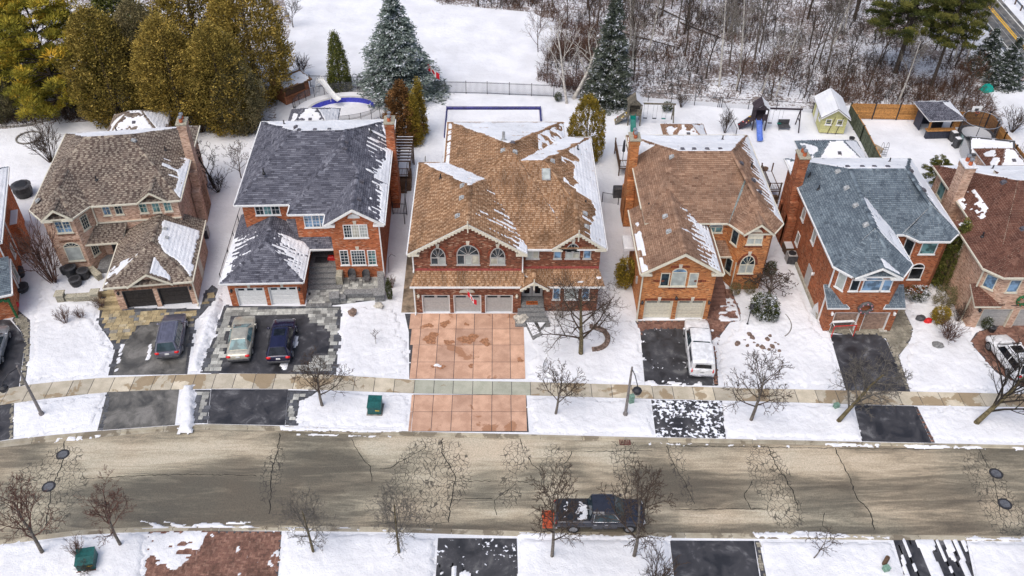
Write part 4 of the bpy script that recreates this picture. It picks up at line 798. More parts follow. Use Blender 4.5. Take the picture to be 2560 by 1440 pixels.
# pent roofs and porch gable
pl = [(-7.0,52.85,3.2),(2.1,52.85,3.2),(2.1,53.9,4.02),(-6.55,53.9,4.02)]; pr = [(3.6,52.85,3.2),(8.5,52.85,3.2),(8.05,54.4,3.95),(2.0,54.4,3.95),(2.0,53.86,3.7)]; pg, LP = gab(1.75,4.1,52.65,54.4,3.05,2.85,3.85)
po = h.roof([pl, pr] + pg, LP, 'pent_roof', gut=[((-7,52.85,3.2),(1.75,52.85,3.2)),((4.1,52.85,3.2),(8.5,52.85,3.2))], snow=[(1,both(patchy(.5,.5,2),region(.55,.95,.2,.5)))])
rake(h, 1.75, 4.1, 2.85, 52.62, 3.05, 3.85, 'cream', .12, True, False)
h.part('flashing', h.mb().box(-6.6,1.86,53.84,53.9,4.02,4.2), 'redflash'); h.part('flashing', h.mb().box(1.95,8.05,54.22,54.31,3.92,4.08), 'redflash')
wf = (0,53.9,0); wr = (0,54.28,0); wl = (0,53.5,0)
for cx, w_, pn, tt in ((1095,1.2,2,('g_dark','g_pale')),(1170,1.8,3,('g_dark','g_pale','g_cream')),(1244,1.22,2,('g_cream','g_pale'))): h.win(wf, cx, 612 if pn == 3 else 619, 661, w_, pn, 1, trim='greytrim', key=True, tints=tt, soldier='soldier_red')
h.win(wr, 1332, 625, 646, 1.0, 2, trim='greytrim', tints=('g_pale','g_cream')); h.win(wr, 1394, 620, 646, .62, 1, trim='greytrim', tint='g_blue'); h.win(wr, 1432, 608, 646, 1.15, 2, 1, trim='greytrim', key=True, tints=('g_pale','g_cream'), soldier='soldier_red'); h.win(wr, 1468, 620, 646, .62, 1, trim='greytrim', tint='g_blue')
for cx, w_, tt in ((1391,.6,'g_blue'),(1428,1.15,'g_pale'),(1464,.62,'g_blue')): h.win(wl, cx, 718, 748, w_, 1, trim='white', tint=tt)
for k, (a, b) in enumerate(((1.95,2.78),(2.82,3.65))):
    d = h.part('front_door', h.mb().box(a,b,54.22,54.3,1.0,2.95), 'greytrim'); h.part('pane', h.mb().box(a+.2,b-.2,54.205,54.22,1.3,2.7), 'g_black', d); h.part('handle', h.mb().box((b-.1) if k == 0 else a+.05,(b-.05) if k == 0 else a+.1,54.16,54.22,1.9,2.1), 'chrome', d)
st = h.part('porch', h.mb().box(1.9,3.73,53.0,54.3,0,.95), 'greystone')
for k in range(4): h.part('step', h.mb().box(1.6-.12*(k>1)-.1*k*.3,3.8+.1*(k>1)+.1*k,53.0-.36*(k+1),53.0-.36*k-.005,0,.76-.2*k), 'greystone', st)
h.part('half_round_trim', MB(h.frame(-2.5,53.25,2.25,0)).plate([(.62*cos(pi*k/10),.38*sin(pi*k/10)) for k in range(11)], 0, .05), 'keystone'); h.part('keystone', h.mb().box(-2.58,-2.38,53.2,53.25,2.66,2.95), 'keystone')
for x in (-6.42,1.52): l = h.lantern(x,53.25,1.9,0,'cream')
h.downspout(-6.75,53.2,0,3.0); h.downspout(-6.72,53.85,4,5.9); h.downspout(1.95,53.86,4.0,5.9)
mt = obj('doormat', MB().bbox(2.3,3.25,53.2,53.62,.955,.975,.01), plain('orange_doormat',(.4,.1,.02),.95), label='orange doormat with black Hello lettering on the grey stone porch', category='doormat')
def text(t, size, loc, rot, mat, name, parent=None, ext=.004, align='CENTER', **k):
    cu = bpy.data.curves.new(name, 'FONT'); cu.body = t; cu.size = size; cu.extrude = ext; cu.align_x = align; cu.materials.append(M[mat]); tmp = bpy.data.objects.new(name, cu); me = bpy.data.meshes.new_from_object(tmp); bpy.data.objects.remove(tmp); o = bpy.data.objects.new(name, me); COL.objects.link(o)
    o.location = loc; o.rotation_euler = rot
    if parent: o.parent = parent
    props(o, k); return o
text('Hello', .36, (2.78,53.3,.98), (0,0,0), 'black', 'lettering', mt)
# ---- slate-roofed red brick house
h = House('brick_house', 'bright red brick house with dark slate roof and two white garage doors', (-16.06,54.28), 2, brick='brick_red', trim='white', sh='sh_slate')
h.rect(-5.3,6.45,6.4,19.1,0,6.0); h.rect(-.65,2.42,4.85,6.4,3.2,6.0); h.rect(2.4,6.45,3.3,6.39,0,6.0); h.rect(-5.95,0,.31,6.4,0,2.75); h.gablewall(2.42,6.45,4.45,3.3,6.0,7.42)
h.garage(0,-5.95,0,0,2.72,[(-5.42,-3.05),(-2.75,-.36)],1.95,'white','white',4,3,top_windows=True)
ze=6.0; P1=[(6.9,8.5,ze),(6.9,19.45,ze),(2.95,13.4,8.5),(2.95,11.0,8.5),(4.45,8.5,7.55)]; P2=[(6.9,2.85,ze),(6.9,8.5,ze),(4.45,8.5,7.55),(4.45,2.85,7.55)]
Am, La = hip(-5.75,6.9,5.9,19.45,ze,(-1.6,13.4,8.5),(2.95,13.4,8.5)); Bf=[(-1.1,4.45,ze),(6.9,4.45,ze),(2.95,11.0,8.5)]; Bl=[(-1.1,13.6,ze),(-1.1,4.45,ze),(2.95,11.0,8.5),(2.95,13.3,8.5)]; Gl=[(2.0,9.0,ze),(2.0,2.85,ze),(4.45,2.85,7.55),(4.45,9.0,7.55)]
fin0 = streaks(.2,.42,.62,rows=.35); fin1 = slab_(.22,.3); fin = lambda *a: fin1(*a) | (fin0(*a) & patchy(.42)(*a))
ro = h.roof([Am['f'],Am['b'],Am['l'],P1,P2,Bf,Bl,Gl], [((-1.6,13.4,8.5),(2.95,13.4,8.5)),((-1.6,13.4,8.5),(-5.75,5.9,ze)),((-1.6,13.4,8.5),(-5.75,19.45,ze)),((2.95,13.4,8.5),(6.9,19.45,ze)),((2.95,13.4,8.5),(2.95,11,8.5)),((2.95,11,8.5),(-1.1,4.45,ze)),((2.95,11,8.5),(4.45,8.5,7.55)),((4.45,8.5,7.55),(4.45,2.85,7.55))],
    gut=[((-5.75,5.9,ze),(-1.1,5.9,ze)),((-1.1,4.45,ze),(2.0,4.45,ze)),((-1.1,5.9,ze),(-1.1,4.45,ze)),((6.9,2.85,ze),(6.9,19.45,ze)),((-5.75,19.45,ze),(-5.75,5.9,ze)),((2.0,4.45,ze),(2.0,2.85,ze)),((6.9,19.45,ze),(-5.75,19.45,ze))], snow=[(1,full(.2,.6)),(3,fin),(4,both(fin,patchy(.3)))],ex=.2,wd=.4)
for f, fu, fv in ((Am['l'],.42,5.2),(P1,.30,4.3),(P1,.2,4.3),(P2,.75,2.4),(P2,.3,2.4),(Am['b'],.42,6.2),(Am['b'],.52,6.2),(Am['b'],.63,6.2)): h.vent(ro, f, fu, fv)
h.pipe(ro, Am['l'], .8, 2.6); h.pipe(ro, P1, .62, 2.2); h.pipe(ro, Am['b'], .8, 2)
rake(h, 2.0, 6.9, 4.45, 2.82, ze, 7.55)
Gg, Lg = hip(-6.35,.3,-.35,9.0,2.75,(-2.9,2.75,4.5),(-2.9,9.0,4.5)); ps=[(-.6,3.85,2.78),(2.4,3.85,2.78),(2.4,6.4,4.1),(-1.8,6.4,4.1)]
gr = h.roof([Gg['f'],Gg['r'],Gg['l'],ps], Lg[:3], 'garage_roof', gut=[((-6.35,-.35,2.75),(.3,-.35,2.75)),((-6.35,6.4,2.75),(-6.35,-.35,2.75)),((.3,-.35,2.75),(.3,3.85,2.75)),((.3,3.85,2.78),(2.4,3.85,2.78))], snow=[(1,both(streaks(.75,.4,.7,rows=.5),region(0,.52,0,1))),(2,both(streaks(.22,.6,.62,rows=.5),region(.38,1,0,1)))])
wA=(0,6.4,0); wB=(0,4.85,0); wC=(0,3.3,0)
h.win(wA, 669, 514, 537, 2.1, 3, grid=(2,2), tints=('g_dark','g_teal','g_dark')); h.win(wB, 790, 537, 568, 2.0, 3, grid=(2,4), tint='g_blue'); h.win(wC, 889, 561, 594, 2.0, 3, grid=(3,4), tints=('g_dark','g_cream','g_pale'), key=True)
h.win(wC, 861, 625, 662, .72, 1, grid=(2,5)); h.win(wC, 896, 625, 662, 1.2, 1, grid=(5,5), key=True); h.win(wC, 930, 625, 662, .72, 1, grid=(2,5), tint='g_teal')
h.part('half_round_trim', MB(h.frame(4.45,3.3,6.35,0)).plate([(.5*cos(pi*k/10),.42*sin(pi*k/10)) for k in range(11)], 0, .05), 'white'); h.part('keystone', MB(h.frame(4.45,3.3,6.8,0)).plate([(-.1,0),(.1,0),(.14,.35),(-.14,.35)],0,.05),'keystone')
for a in (-4.23,-1.55): h.part('keystone', MB(h.frame(a,0,1.98,0)).plate([(-.1,0),(.1,0),(.13,.3),(-.13,.3)],0,.04),'keystone')
h.band(0,0,0,-5.9,-.05,2.3,2.52,'soldier_red'); h.lantern(-5.7,0,1.75); h.lantern(-.18,0,1.75)
d = h.part('front_door', h.mb().box(.5,1.6,5.9,6.35,.95,3.0), 'black'); h.part('porch_wall', h.mb().box(.02,2.4,6.3,6.4,.9,3.2), 'black')
po = h.part('porch', h.mb().box(.02,2.38,3.75,6.3,0,.95), 'greystone')
for k in range(4): h.part('step', h.mb().bbox(.02,2.6+.1*k if k > 2 else 2.38,3.75-.5*(k+1),3.75-.5*k-.005,0,.76-.19*k,.02), 'greystone', po)
h.part('stone_pillar', h.mb().bbox(2.42,2.95,2.3,3.28,0,1.0,.05), 'stone', po)
h.chimney(6.5,7.25,13.9,15.1,8.9,[(.5,.5,3.2)]); h.downspout(6.42,3.2,.3,5.9)
tr = h.part('back_step', h.mb().box(7.0,8.2,16.2,18.5,0,1.1), 'wood')
# ---- beige house
h = House('brick_house', 'beige brick house with mottled brown roof and two dark brown garage doors', (-24.98,54.41), 7, brick='brick_beige', trim='cream', sh='sh_brown', style=1)
h.rect(-12.7,-1.4,6.95,18.3,0,6.0); h.wall([(-12.7,6.94),(-11.65,5.35),(-9.55,5.35),(-8.55,6.94)],0,6.0); h.rect(-6.2,0,.31,6.94,0,2.75); h.gablewall(-4.35,-2.25,-3.3,6.95,6.0,6.8,.2)
h.gablewall(-11.6,-9.6,-10.6,5.35,6.0,6.75,.2); h.gablewall(-4.6,-1.6,-3.1,0,2.72,3.75,.25)
h.garage(0,-6.2,0,0,2.73,[(-5.65,-3.2),(-2.85,-.4)],1.95,'door_brown' if M.setdefault('door_brown', plain('dark_brown_door',(.035,.03,.028),.6)) else '','dark',4,4,top_windows=False)
Am, La = hip(-13.1,-1.0,6.5,18.7,6.0,(-9.45,13.3,8.6),(-5.7,13.3,8.6)); ap=(-10.6,7.3,7.5)
faces=[Am['f'],Am['r'],Am['b'],Am['l'],[(-13.08,6.45,6),(-11.8,4.95,6),ap],[(-11.8,4.95,6),(-9.4,4.95,6),ap],[(-9.4,4.95,6),(-8.2,6.75,6),ap],[(-8.2,6.75,6),(-8.2,11.5,6),(-10.6,11.5,7.5),ap]]
g1,l1 = gab(-11.85,-9.35,4.85,6.9,6.0,-10.6,7.0); g2,l2 = gab(-4.6,-2.0,6.45,9.3,6.0,-3.3,6.98); faces += g1+g2
ro = h.roof(faces, [((-9.45,13.3,8.6),(-5.7,13.3,8.6)),((-9.45,13.3,8.6),(-13.1,6.5,6)),((-9.45,13.3,8.6),(-13.1,18.7,6)),((-5.7,13.3,8.6),(-1,6.5,6)),((-5.7,13.3,8.6),(-1,18.7,6)),(ap,(-9.4,4.95,6)),(ap,(-8.2,6.75,6)),(ap,(-10.6,10,7.5))]+l1+l2,
    gut=[((-8.2,6.5,6),(-4.6,6.5,6)),((-2,6.5,6),(-1,6.5,6)),((-1,6.5,6),(-1,18.7,6)),((-13.1,18.7,6),(-13.1,6.5,6)),((-9.4,4.95,6),(-8.2,6.75,6)),((-13.08,6.45,6),(-11.8,4.95,6))], snow=[(2,full(.25,.6)),(1,both(slab_(.1,.2),region(0,.62,0,1)))],ex=.2,wd=.4)
h.vent(ro, Am['r'], .5, 4.9, 'ventg'); h.vent(ro, Am['l'], .95, .8, 'ventg'); h.pipe(ro, Am['r'], .52, 2.2); h.pipe(ro, Am['f'], .42, 2.6); h.pipe(ro, Am['b'], .6, 1)
rake(h,-11.85,-9.35,-10.6,4.83,6.0,7.0,d=.16); rake(h,-4.6,-2.0,-3.3,6.43,6.0,6.98,d=.12,ret=False)
Gg, Lg = hip(-6.7,.2,-.4,9.0,2.75,(-3.1,3.0,4.5),(-3.1,9,4.5)); gg, lg = gab(-4.9,-1.3,-.55,3.2,2.78,-3.1,3.95); ps=[(-9.5,5.6,2.75),(-6.4,5.6,2.75),(-6.0,7.0,3.9),(-8.5,7.0,3.9)]; bk=[(.2,6.9,2.75),(.2,8.0,2.75),(-1.4,8.0,3.4),(-1.4,6.9,3.4)]
gr = h.roof([Gg['f'],[(.2,-.4,2.75),(.2,7.9,2.75),(-3.1,7.9,4.5),(-3.1,3.0,4.5)],Gg['l'],ps]+gg, Lg[:3]+lg, 'garage_roof', gut=[((-6.7,-.4,2.75),(-4.9,-.4,2.75)),((-1.3,-.4,2.75),(.2,-.4,2.75)),((.2,-.4,2.75),(.2,7.9,2.75)),((-6.7,5.6,2.75),(-6.7,-.4,2.75)),((-9.5,5.6,2.75),(-6.7,5.6,2.75))],
    snow=[(1,both(full(.25,.4),lambda x,y,W,H,nz,ins:(y<3.0+.5*nz(1,1))&((x/W<.8)))),(2,both(patchy(.34),region(.72,.97,.0,.85))),(5,both(full(.25,.2),region(0,.75,.0,1)))])
h.vent(gr, [(.2,-.4,2.75),(.2,7.9,2.75),(-3.1,7.9,4.5),(-3.1,3.0,4.5)], .52, 2.7, 'ventg'); h.vent(gr, [(.2,-.4,2.75),(.2,7.9,2.75),(-3.1,7.9,4.5),(-3.1,3.0,4.5)], .65, 3.0, 'ventg')
rake(h,-4.9,-1.3,-3.1,-.57,2.78,3.95,d=.14,ret=False)
wb=(-10.6,5.35,0); wd_=(-9.05,6.15,58)
h.win(wb,156,539,582,1.25,2,.55,grid=(2,3),tint='g_blue',fan='solid',key=True,soldier='soldier_beige'); h.win(wb,184,605,652,1.35,1,.5,tint='g_pale',fan='glass',soldier='soldier_beige')
h.win(wd_,0,0,0,.75,1,grid=(3,4),at=(0,4.0,5.4)); h.win(wd_,0,0,0,.75,1,grid=(3,4),at=(0,1.2,2.5))
ww=(0,6.95,0)
for cx, yt, yb, tt in ((266,512,538,'g_blue'),(296,509,536,'g_dark'),(358,506,532,'g_teal'),(390,505,531,'g_teal'),(419,502,528,'g_teal')): h.win(ww,cx,yt,yb,.66,1,grid=(2,2),tint=tt)
h.band(0,6.95,0,-4.7,-1.9,4.15,4.35,'soldier_beige'); h.band(0,0,0,-6.1,-.1,1.98,2.2,'soldier_beige'); h.part('flashing', h.mb().box(-8.4,-1.4,6.86,6.95,3.9,4.02),'cream')
h.part('front_door', h.mb().box(-7.9,-6.9,6.85,6.93,.5,2.6),'black'); h.part('gable_vent', MB(h.frame(-3.1,-.0,3.25,0)).plate([(0,-.22),(.2,0),(0,.22),(-.2,0)],0,.03),'soldier_beige')
h.lantern(-5.9,0,1.8); h.lantern(-.2,0,1.8); h.part('house_number', text_m:=None or h.mb().box(-5.5,-5.42,-.02,0,2.02,2.16).box(-5.3,-5.22,-.02,0,2.02,2.16).box(-5.1,-5.02,-.02,0,2.02,2.16),'black')
po = h.part('porch', h.mb().box(-9.0,-6.25,5.0,6.94,0,.5),'greystone'); h.part('step', h.mb().box(-8.2,-6.25,4.6,4.99,0,.3),'greystone',po); h.part('side_door', h.mb().box(0,.03,3.0,4.0,0,2.1),'cream'); h.downspout(.08,-.1,0,2.6); h.downspout(-8.35,6.85,3.9,5.9)
h.chimney(-1.35,-.62,12.7,13.8,9.7,[(1.3,.6,3.4),(.5,.3,5.0)],cap='stone')
# ---- orange brick house
h = House('brick_house', 'orange brick house with clay brown roof and two cream panelled garage doors', (11.3,52.5), absolute=True, brick='brick_org', trim='cream', sh='sh_clay')
h.rect(12.3,22.8,57.95,70.7,0,6.0); h.rect(11.4,17.05,52.82,59.6,0,5.25); h.wall([(18.95,57.94),(19.85,56.2),(22.0,56.2),(22.78,57.94)],0,6.0); h.gablewall(11.4,17.05,14.25,52.5,5.2,6.98); h.gablewall(20.0,21.9,20.95,56.2,6.0,6.8,.2)
h.garage(52.5,11.4,17.05,0,5.22,[(11.78,14.05),(14.4,16.68)],2.0,'cream','cream',5,4)
apx=(21.0,58.9,7.65); Am, La = hip(11.95,23.15,57.5,71.1,6.0,(15.4,64.25,8.55),(19.95,64.25,8.55))
rf=[(23.15,57.4,6),(23.15,71.1,6),(19.95,64.25,8.55),(21.0,58.9,7.66)]
faces=[Am['f'],rf,Am['b'],Am['l'],[(18.76,57.5,6),(19.74,56.1,6),apx],[(19.74,56.1,6),(22.13,56.1,6),apx],[(22.13,56.1,6),(23.15,57.4,6),apx],[(18.76,62.5,6),(18.76,57.5,6),apx,(21.0,62.5,7.65)]]
g1,l1=gab(19.7,22.15,55.98,58.3,6.0,20.95,7.0); faces+=g1
ro=h.roof(faces,[((15.4,64.25,8.55),(19.95,64.25,8.55)),((15.4,64.25,8.55),(13.4,60.4,7.1)),((15.4,64.25,8.55),(11.95,71.1,6)),((19.95,64.25,8.55),(23.15,71.1,6)),((19.95,64.25,8.55),apx),(apx,(19.74,56.1,6)),(apx,(23.15,57.4,6))]+l1,
    gut=[((17.3,57.5,6),(18.76,57.5,6)),((23.15,57.4,6),(23.15,71.1,6)),((11.95,71.1,6),(11.95,59.6,6)),((18.76,57.5,6),(19.74,56.1,6)),((22.13,56.1,6),(23.15,57.4,6)),((23.15,71.1,6),(11.95,71.1,6))],
    snow=[(2,full(.12,.2)),(1,streaks(.26,.36,.62)),(3,both(full(.1),region(0,.3,.0,.6)))],ex=.2,wd=.4)
for f,fu,fv in ((Am['l'],.52,3.6),(Am['b'],.36,6.6),(Am['b'],.46,6.6),(Am['b'],.56,6.6),(Am['b'],.65,6.6),(rf,.42,3.3),(rf,.3,2.3),(rf,.2,2.0)): h.vent(ro,f,fu,fv,'ventg' if f is Am['l'] else 'vent')
h.pipe(ro,rf,.5,1.6); h.pipe(ro,Am['b'],.25,2.2)
h.part('valley_flashing', h.mb().slab([(18.80,57.55,6.08),(18.98,57.5,6.08),(21.0,62.0,7.75),(20.85,62.1,7.75)],.03),'flash',ro)
rake(h,19.7,22.15,20.95,55.95,6.0,7.0,d=.14,ret=False)
gg,lg=gab(11.05,17.45,52.05,60.4,5.2,14.25,7.2); pc=[(17.4,57.05,2.9),(20.2,57.05,2.9),(19.2,57.94,3.9),(17.1,57.94,3.9)]
gr=h.roof(gg+[pc],lg,'garage_roof',gut=[((11.05,60.4,5.2),(11.05,52.05,5.2)),((17.45,52.05,5.2),(17.45,57.9,5.2)),((17.4,57.05,2.9),(20.0,57.05,2.9))],snow=[(1,streaks(.5,.55,.62,lo=.25,rows=.35)),(0,both(lambda x,y,W,H,nz,ins:(y<.75)&(y>.1)&((nz(1.0,4)>.35)),region(.25,1,0,1)))])
for fu in (.36,.6): h.vent(gr,gg[0],fu,2.9,'ventg')
h.pipe(gr,gg[0],.1,1.7); rake(h,11.05,17.45,14.25,52.02,5.2,7.2,d=.2)
wg=(14.2,52.5,0); wb=(20.9,56.2,0); wd_=(19.4,57.07,-62.6)
h.win(wg,1662,682,715,.72,1,tint='g_dark'); h.win(wg,1697,670,715,1.2,1,.45,tint='g_pale',fan='g_blue',key=True,soldier='soldier_red'); h.win(wg,1733,682,715,.72,1,tint='g_pale')
h.win(wb,1889,572,611,1.25,2,1,tints=('g_pale','g_pale'),fan='solid',key=True,soldier='soldier_red'); h.win(wb,1868,638,683,1.25,2,1,tint='g_pale',key=True,soldier='soldier_red'); h.win(wd_,0,0,0,.8,1,at=(0,4.2,5.6)); h.win(wd_,0,0,0,.8,1,at=(0,1.2,2.7))
h.win((0,57.95,0),1789,557,581,1.2,2,.4,tint='g_teal',fan='g_blue')
h.part('front_door',h.mb().box(17.5,18.5,57.86,57.94,.9,2.9),'wood'); po=h.part('porch',h.mb().box(17.1,18.95,55.9,57.94,0,.9),'pav_red')
for k in range(5): h.part('step',h.mb().box(17.1,18.95,55.9-.36*(k+1),55.9-.36*k-.004,0,.75-.15*k),'pav_red',po)
h.part('flower_box_wall',h.mb().prism([(19.0,56.2),(19.05,55.7),(18.95,54.9),(18.96,56.2)],0,.75),'pav_red'); h.downspout(11.3,52.4,0,5.1); h.downspout(19.75,56.4,0,2.8)
for k in (12.9,15.55): h.part('keystone',MB(h.frame(k,52.5,2.05,0)).plate([(-.1,0),(.1,0),(.14,.36),(-.14,.36)],0,.05),'keystone')
h.band(0,52.5,0,11.75,16.7,2.05,2.27,'soldier_red'); h.band(0,52.5,0,12.2,13.1,4.0,4.2,'soldier_red'); h.band(0,52.5,0,15.4,16.4,4.0,4.2,'soldier_red')
h.lantern(11.55,52.5,1.9); h.lantern(14.22,52.5,2.35); h.lantern(16.9,52.5,1.9); h.chimney(11.5,12.25,65.6,66.8,8.9,[(.6,.8,3.0),(.3,.3,4.8)])
h.part('side_canopy',h.mb().bbox(10.5,11.4,57.4,59.2,3.2,3.5,.1),'snow'); h.part('meter_box',h.mb().box(11.28,11.4,54.6,54.9,2.0,2.6),'greytrim')
# ---- blue-grey roofed house
h = House('brick_house', 'rust brick house with blue-grey roof, bay windows and tan garage doors under a wreath', (26.1,51.4), absolute=True, brick='brick_rust', trim='white', sh='sh_teal')
h.rect(26.1,36.55,56.4,66.8,0,6.0); h.wall([(26.1,52.35),(27.0,51.1),(30.55,51.1),(31.5,52.35),(31.5,56.39),(26.1,56.39)],2.7,6.0); h.rect(26.1,31.5,51.43,56.39,0,2.7); h.wall([(32.9,56.39),(33.6,55.5),(35.75,55.5),(36.53,56.39)],0,6.0); h.gablewall(27.2,30.35,28.78,51.1,6.0,6.75,.2)
M['tandoor']=plain('tan_garage_door',(.3,.2,.15),.6)
h.garage(51.12,26.1,31.5,0,2.7,[(26.6,28.6),(29.0,31.0)],2.0,'tandoor','tandoor',4,2,top_windows=False)
apx=(28.85,53.8,8.2); apr=(34.75,57.6,7.72); Am,La=hip(25.73,36.95,56.0,67.15,6.0,(29.2,61.55,8.55),(33.9,61.55,8.55))
lf=[(25.73,67.15,6),(25.73,52.0,6),(28.85,53.8,8.27),(29.2,61.55,8.55)]; rw=[(31.8,52.15,6),(31.8,61.5,6),(28.87,61.5,8.25),(28.87,53.8,8.25)]; rf=[(36.95,56.2,6),(36.95,67.15,6),(33.9,61.55,8.55),(34.75,57.6,7.8)]
faces=[Am['f'],rf,Am['b'],lf,rw,[(25.73,52.0,6),(26.82,50.77,6),apx],[(26.82,50.77,6),(30.65,50.77,6),apx],[(30.65,50.77,6),(31.8,52.15,6),apx],[(32.6,56.0,6),(33.45,55.1,6),apr],[(33.45,55.1,6),(35.85,55.1,6),apr],[(35.85,55.1,6),(36.95,56.2,6),apr],[(32.3,59.6,6),(32.3,56.0,6),apr,(34.75,59.6,7.72)]]
g1,l1=gab(26.95,30.6,50.6,52.6,6.0,28.78,6.98); faces+=g1
ro=h.roof(faces,[((29.2,61.55,8.55),(33.9,61.55,8.55)),((29.2,61.55,8.55),(28.85,53.8,8.27)),((29.2,61.55,8.55),(25.73,67.15,6)),((33.9,61.55,8.55),(36.95,67.15,6)),((33.9,61.55,8.55),apr),(apx,(25.73,52,6)),(apx,(26.82,50.77,6)),(apx,(30.65,50.77,6)),(apx,(31.8,52.15,6)),(apr,(33.45,55.1,6)),(apr,(35.85,55.1,6)),(apr,(36.95,56.2,6))]+l1,
    gut=[((25.73,67.15,6),(25.73,52,6)),((25.73,52,6),(26.82,50.77,6)),((31.8,52.15,6),(31.8,56,6)),((30.65,50.77,6),(31.8,52.15,6)),((31.8,56,6),(32.6,56,6)),((33.45,55.1,6),(35.85,55.1,6)),((35.85,55.1,6),(36.95,56.2,6)),((32.6,56,6),(33.45,55.1,6)),((36.95,56.2,6),(36.95,67.15,6)),((36.95,67.15,6),(25.73,67.15,6))],
    snow=[(2,full(.1,.15)),(1,streaks(.7,.25)),(4,both(streaks(.75,.25,.5),full(.05))),(13,full(.15,.3)),(3,both(patchy(.45),region(0,.14,0,.5)))],ex=.18,wd=.34)
for f,fu,fv in ((lf,.34,3.4),(lf,.5,3.4),(lf,.66,3.4),(lf,.83,3.4),(Am['b'],.38,5.3),(Am['b'],.48,5.3),(Am['b'],.57,5.3),(Am['b'],.68,5.3),(rf,.3,2.9),(rf,.55,3.0)): h.vent(ro,f,fu,fv,'ventg' if f is lf else 'vent')
h.pipe(ro,lf,.26,1.2); h.pipe(ro,lf,.4,1.4); h.pipe(ro,Am['b'],.25,2.2); rake(h,26.95,30.6,28.78,50.57,6.0,6.98,d=.14)
cr=lambda P:[(x,y,2.72+.62*(y-50.85)) for x,y in P]
h.roof([cr([(25.75,50.85),(27.5,50.85),(26.95,51.45),(26.1,52.5),(25.65,52.5)])],[],'corner_roof'); h.roof([cr([(30.1,50.85),(31.85,50.85),(31.95,52.5),(31.5,52.5),(30.65,51.45)])],[],'corner_roof')
wf=(28.8,51.1,0); wl_=(26.55,51.725,-54.2); wr_=(34.7,55.5,0); wrd=(33.25,55.95,-52)
h.win(wl_,0,0,0,.75,1,at=(0,4.0,5.5),tint='g_pale'); h.win(wf,2137,698,727,.7,1,tint='g_dark'); h.win(wf,2181,690,727,1.5,1,.4,tint='g_blue',fan='g_blue'); h.win(wf,2217,698,727,.75,1,tint='g_blue')
h.win(wr_,2321,606,635,1.3,1,tint='g_teal'); h.win(wrd,0,0,0,.8,1,at=(0,4.0,5.5)); h.win(wr_,2291,658,698,1.1,1,.5,tint='g_black',fan='g_black')
for yy,z0,z1 in ((60.8,3.9,5.0),(57.6,3.9,5.4),(60.6,1.4,2.6)): h.win((26.1,yy,-90),0,0,0,.75,1,at=(0,z0,z1),tint='g_pale')
h.part('side_door',h.mb().box(26.03,26.1,56.0,57.0,.2,2.2),'greytrim'); h.downspout(26.02,52.3,0,5.9); h.downspout(31.6,53.0,.0,5.9); h.lantern(26.35,51.12,1.95,0,'white'); h.lantern(31.25,51.12,1.95,0,'white'); h.lantern(26.1,55.6,2.2,-90,'white')
h.chimney(25.3,26.05,62.6,63.8,9.0,[(.8,1.0,3.2),(.4,.4,4.6)]); h.part('foundation',h.mb().box(25.95,26.1,52.5,66,0,.35),'concrete')
# ---- beige house at the frame's edge
h = House('brick_house', 'beige brick house with red-brown roof partly hidden behind the tall leaning cedar', (37.6,51.9), absolute=True, brick='brick_beige', trim='cream', sh='sh_red')
h.rect(39.0,52,58.4,65.6,0,6.0); h.wall([(37.75,52.5),(38.9,51.5),(46.5,51.5),(46.5,58.39),(37.75,58.39)],2.75,5.65); h.rect(37.75,46.5,51.85,58.39,0,2.75); h.garage(51.52,37.75,46.5,0,2.75,[(38.5,40.9),(41.4,43.8)],2.0,'greytrim','greytrim',4,4,top_windows=False)
Am,La=hip(38.6,52.4,52.5,66.0,6.0,(42.0,59.3,8.9),(49,59.3,8.9)); Wg,Lw=hip(37.4,46.9,51.1,62.5,5.65,(41.8,54.6,7.8),(41.8,62.5,7.8)); cf=[(37.4,52.2,5.65),(38.5,51.08,5.65),(41.8,54.6,7.8)]
ro=h.roof([Am['f'],Am['r'],Am['b'],Am['l'],[(37.4,58.1,5.65),(37.4,52.2,5.65),(41.8,54.6,7.8),(41.8,58.1,7.8)],Wg['r'],[(38.5,51.08,5.65),(46.9,51.08,5.65),(41.8,54.6,7.8)],cf],[((42,59.3,8.9),(38.6,66,6)),((42,59.3,8.9),(49,59.3,8.9)),((41.8,54.6,7.8),(41.8,60,7.8)),((41.8,54.6,7.8),(37.4,52.2,5.65)),((41.8,54.6,7.8),(38.5,51.08,5.65))],
    gut=[((38.6,66,6),(38.6,58.3,6)),((37.4,58.1,5.65),(37.4,52.2,5.65)),((37.4,52.2,5.65),(38.5,51.08,5.65)),((38.5,51.08,5.65),(46.9,51.08,5.65))],snow=[(2,full(.15,.4)),(3,both(patchy(.56),region(.3,.62,0,.35))),(4,both(patchy(.5),region(0,.12,0,.8)))],ex=.16,wd=.32)
h.vent(ro,Am['l'],.45,3.6); h.vent(ro,[(37.4,58.1,5.65),(37.4,52.2,5.65),(41.8,54.6,7.8),(41.8,58.1,7.8)],.35,3.2); h.vent(ro,[(37.4,58.1,5.65),(37.4,52.2,5.65),(41.8,54.6,7.8),(41.8,58.1,7.8)],.55,4.0); h.pipe(ro,[(37.4,58.1,5.65),(37.4,52.2,5.65),(41.8,54.6,7.8),(41.8,58.1,7.8)],.45,1.2); h.pipe(ro,Am['b'],.7,2)
h.roof([[(36.0,60.6,3.0),(36.0,57.0,2.9),(37.74,57.2,4.0),(37.74,60.6,4.0)]],[],'side_roof',snow=[(0,both(patchy(.45),region(0,.5,0,1)))]); h.rect(36.3,37.74,57.3,60.3,0,2.9); h.roof([[(x,y,2.75+.62*(y-51.0)) for x,y in ((37.3,51.0),(39.4,51.0),(38.8,51.6),(37.75,52.6),(37.25,52.6))]],[],'corner_roof')
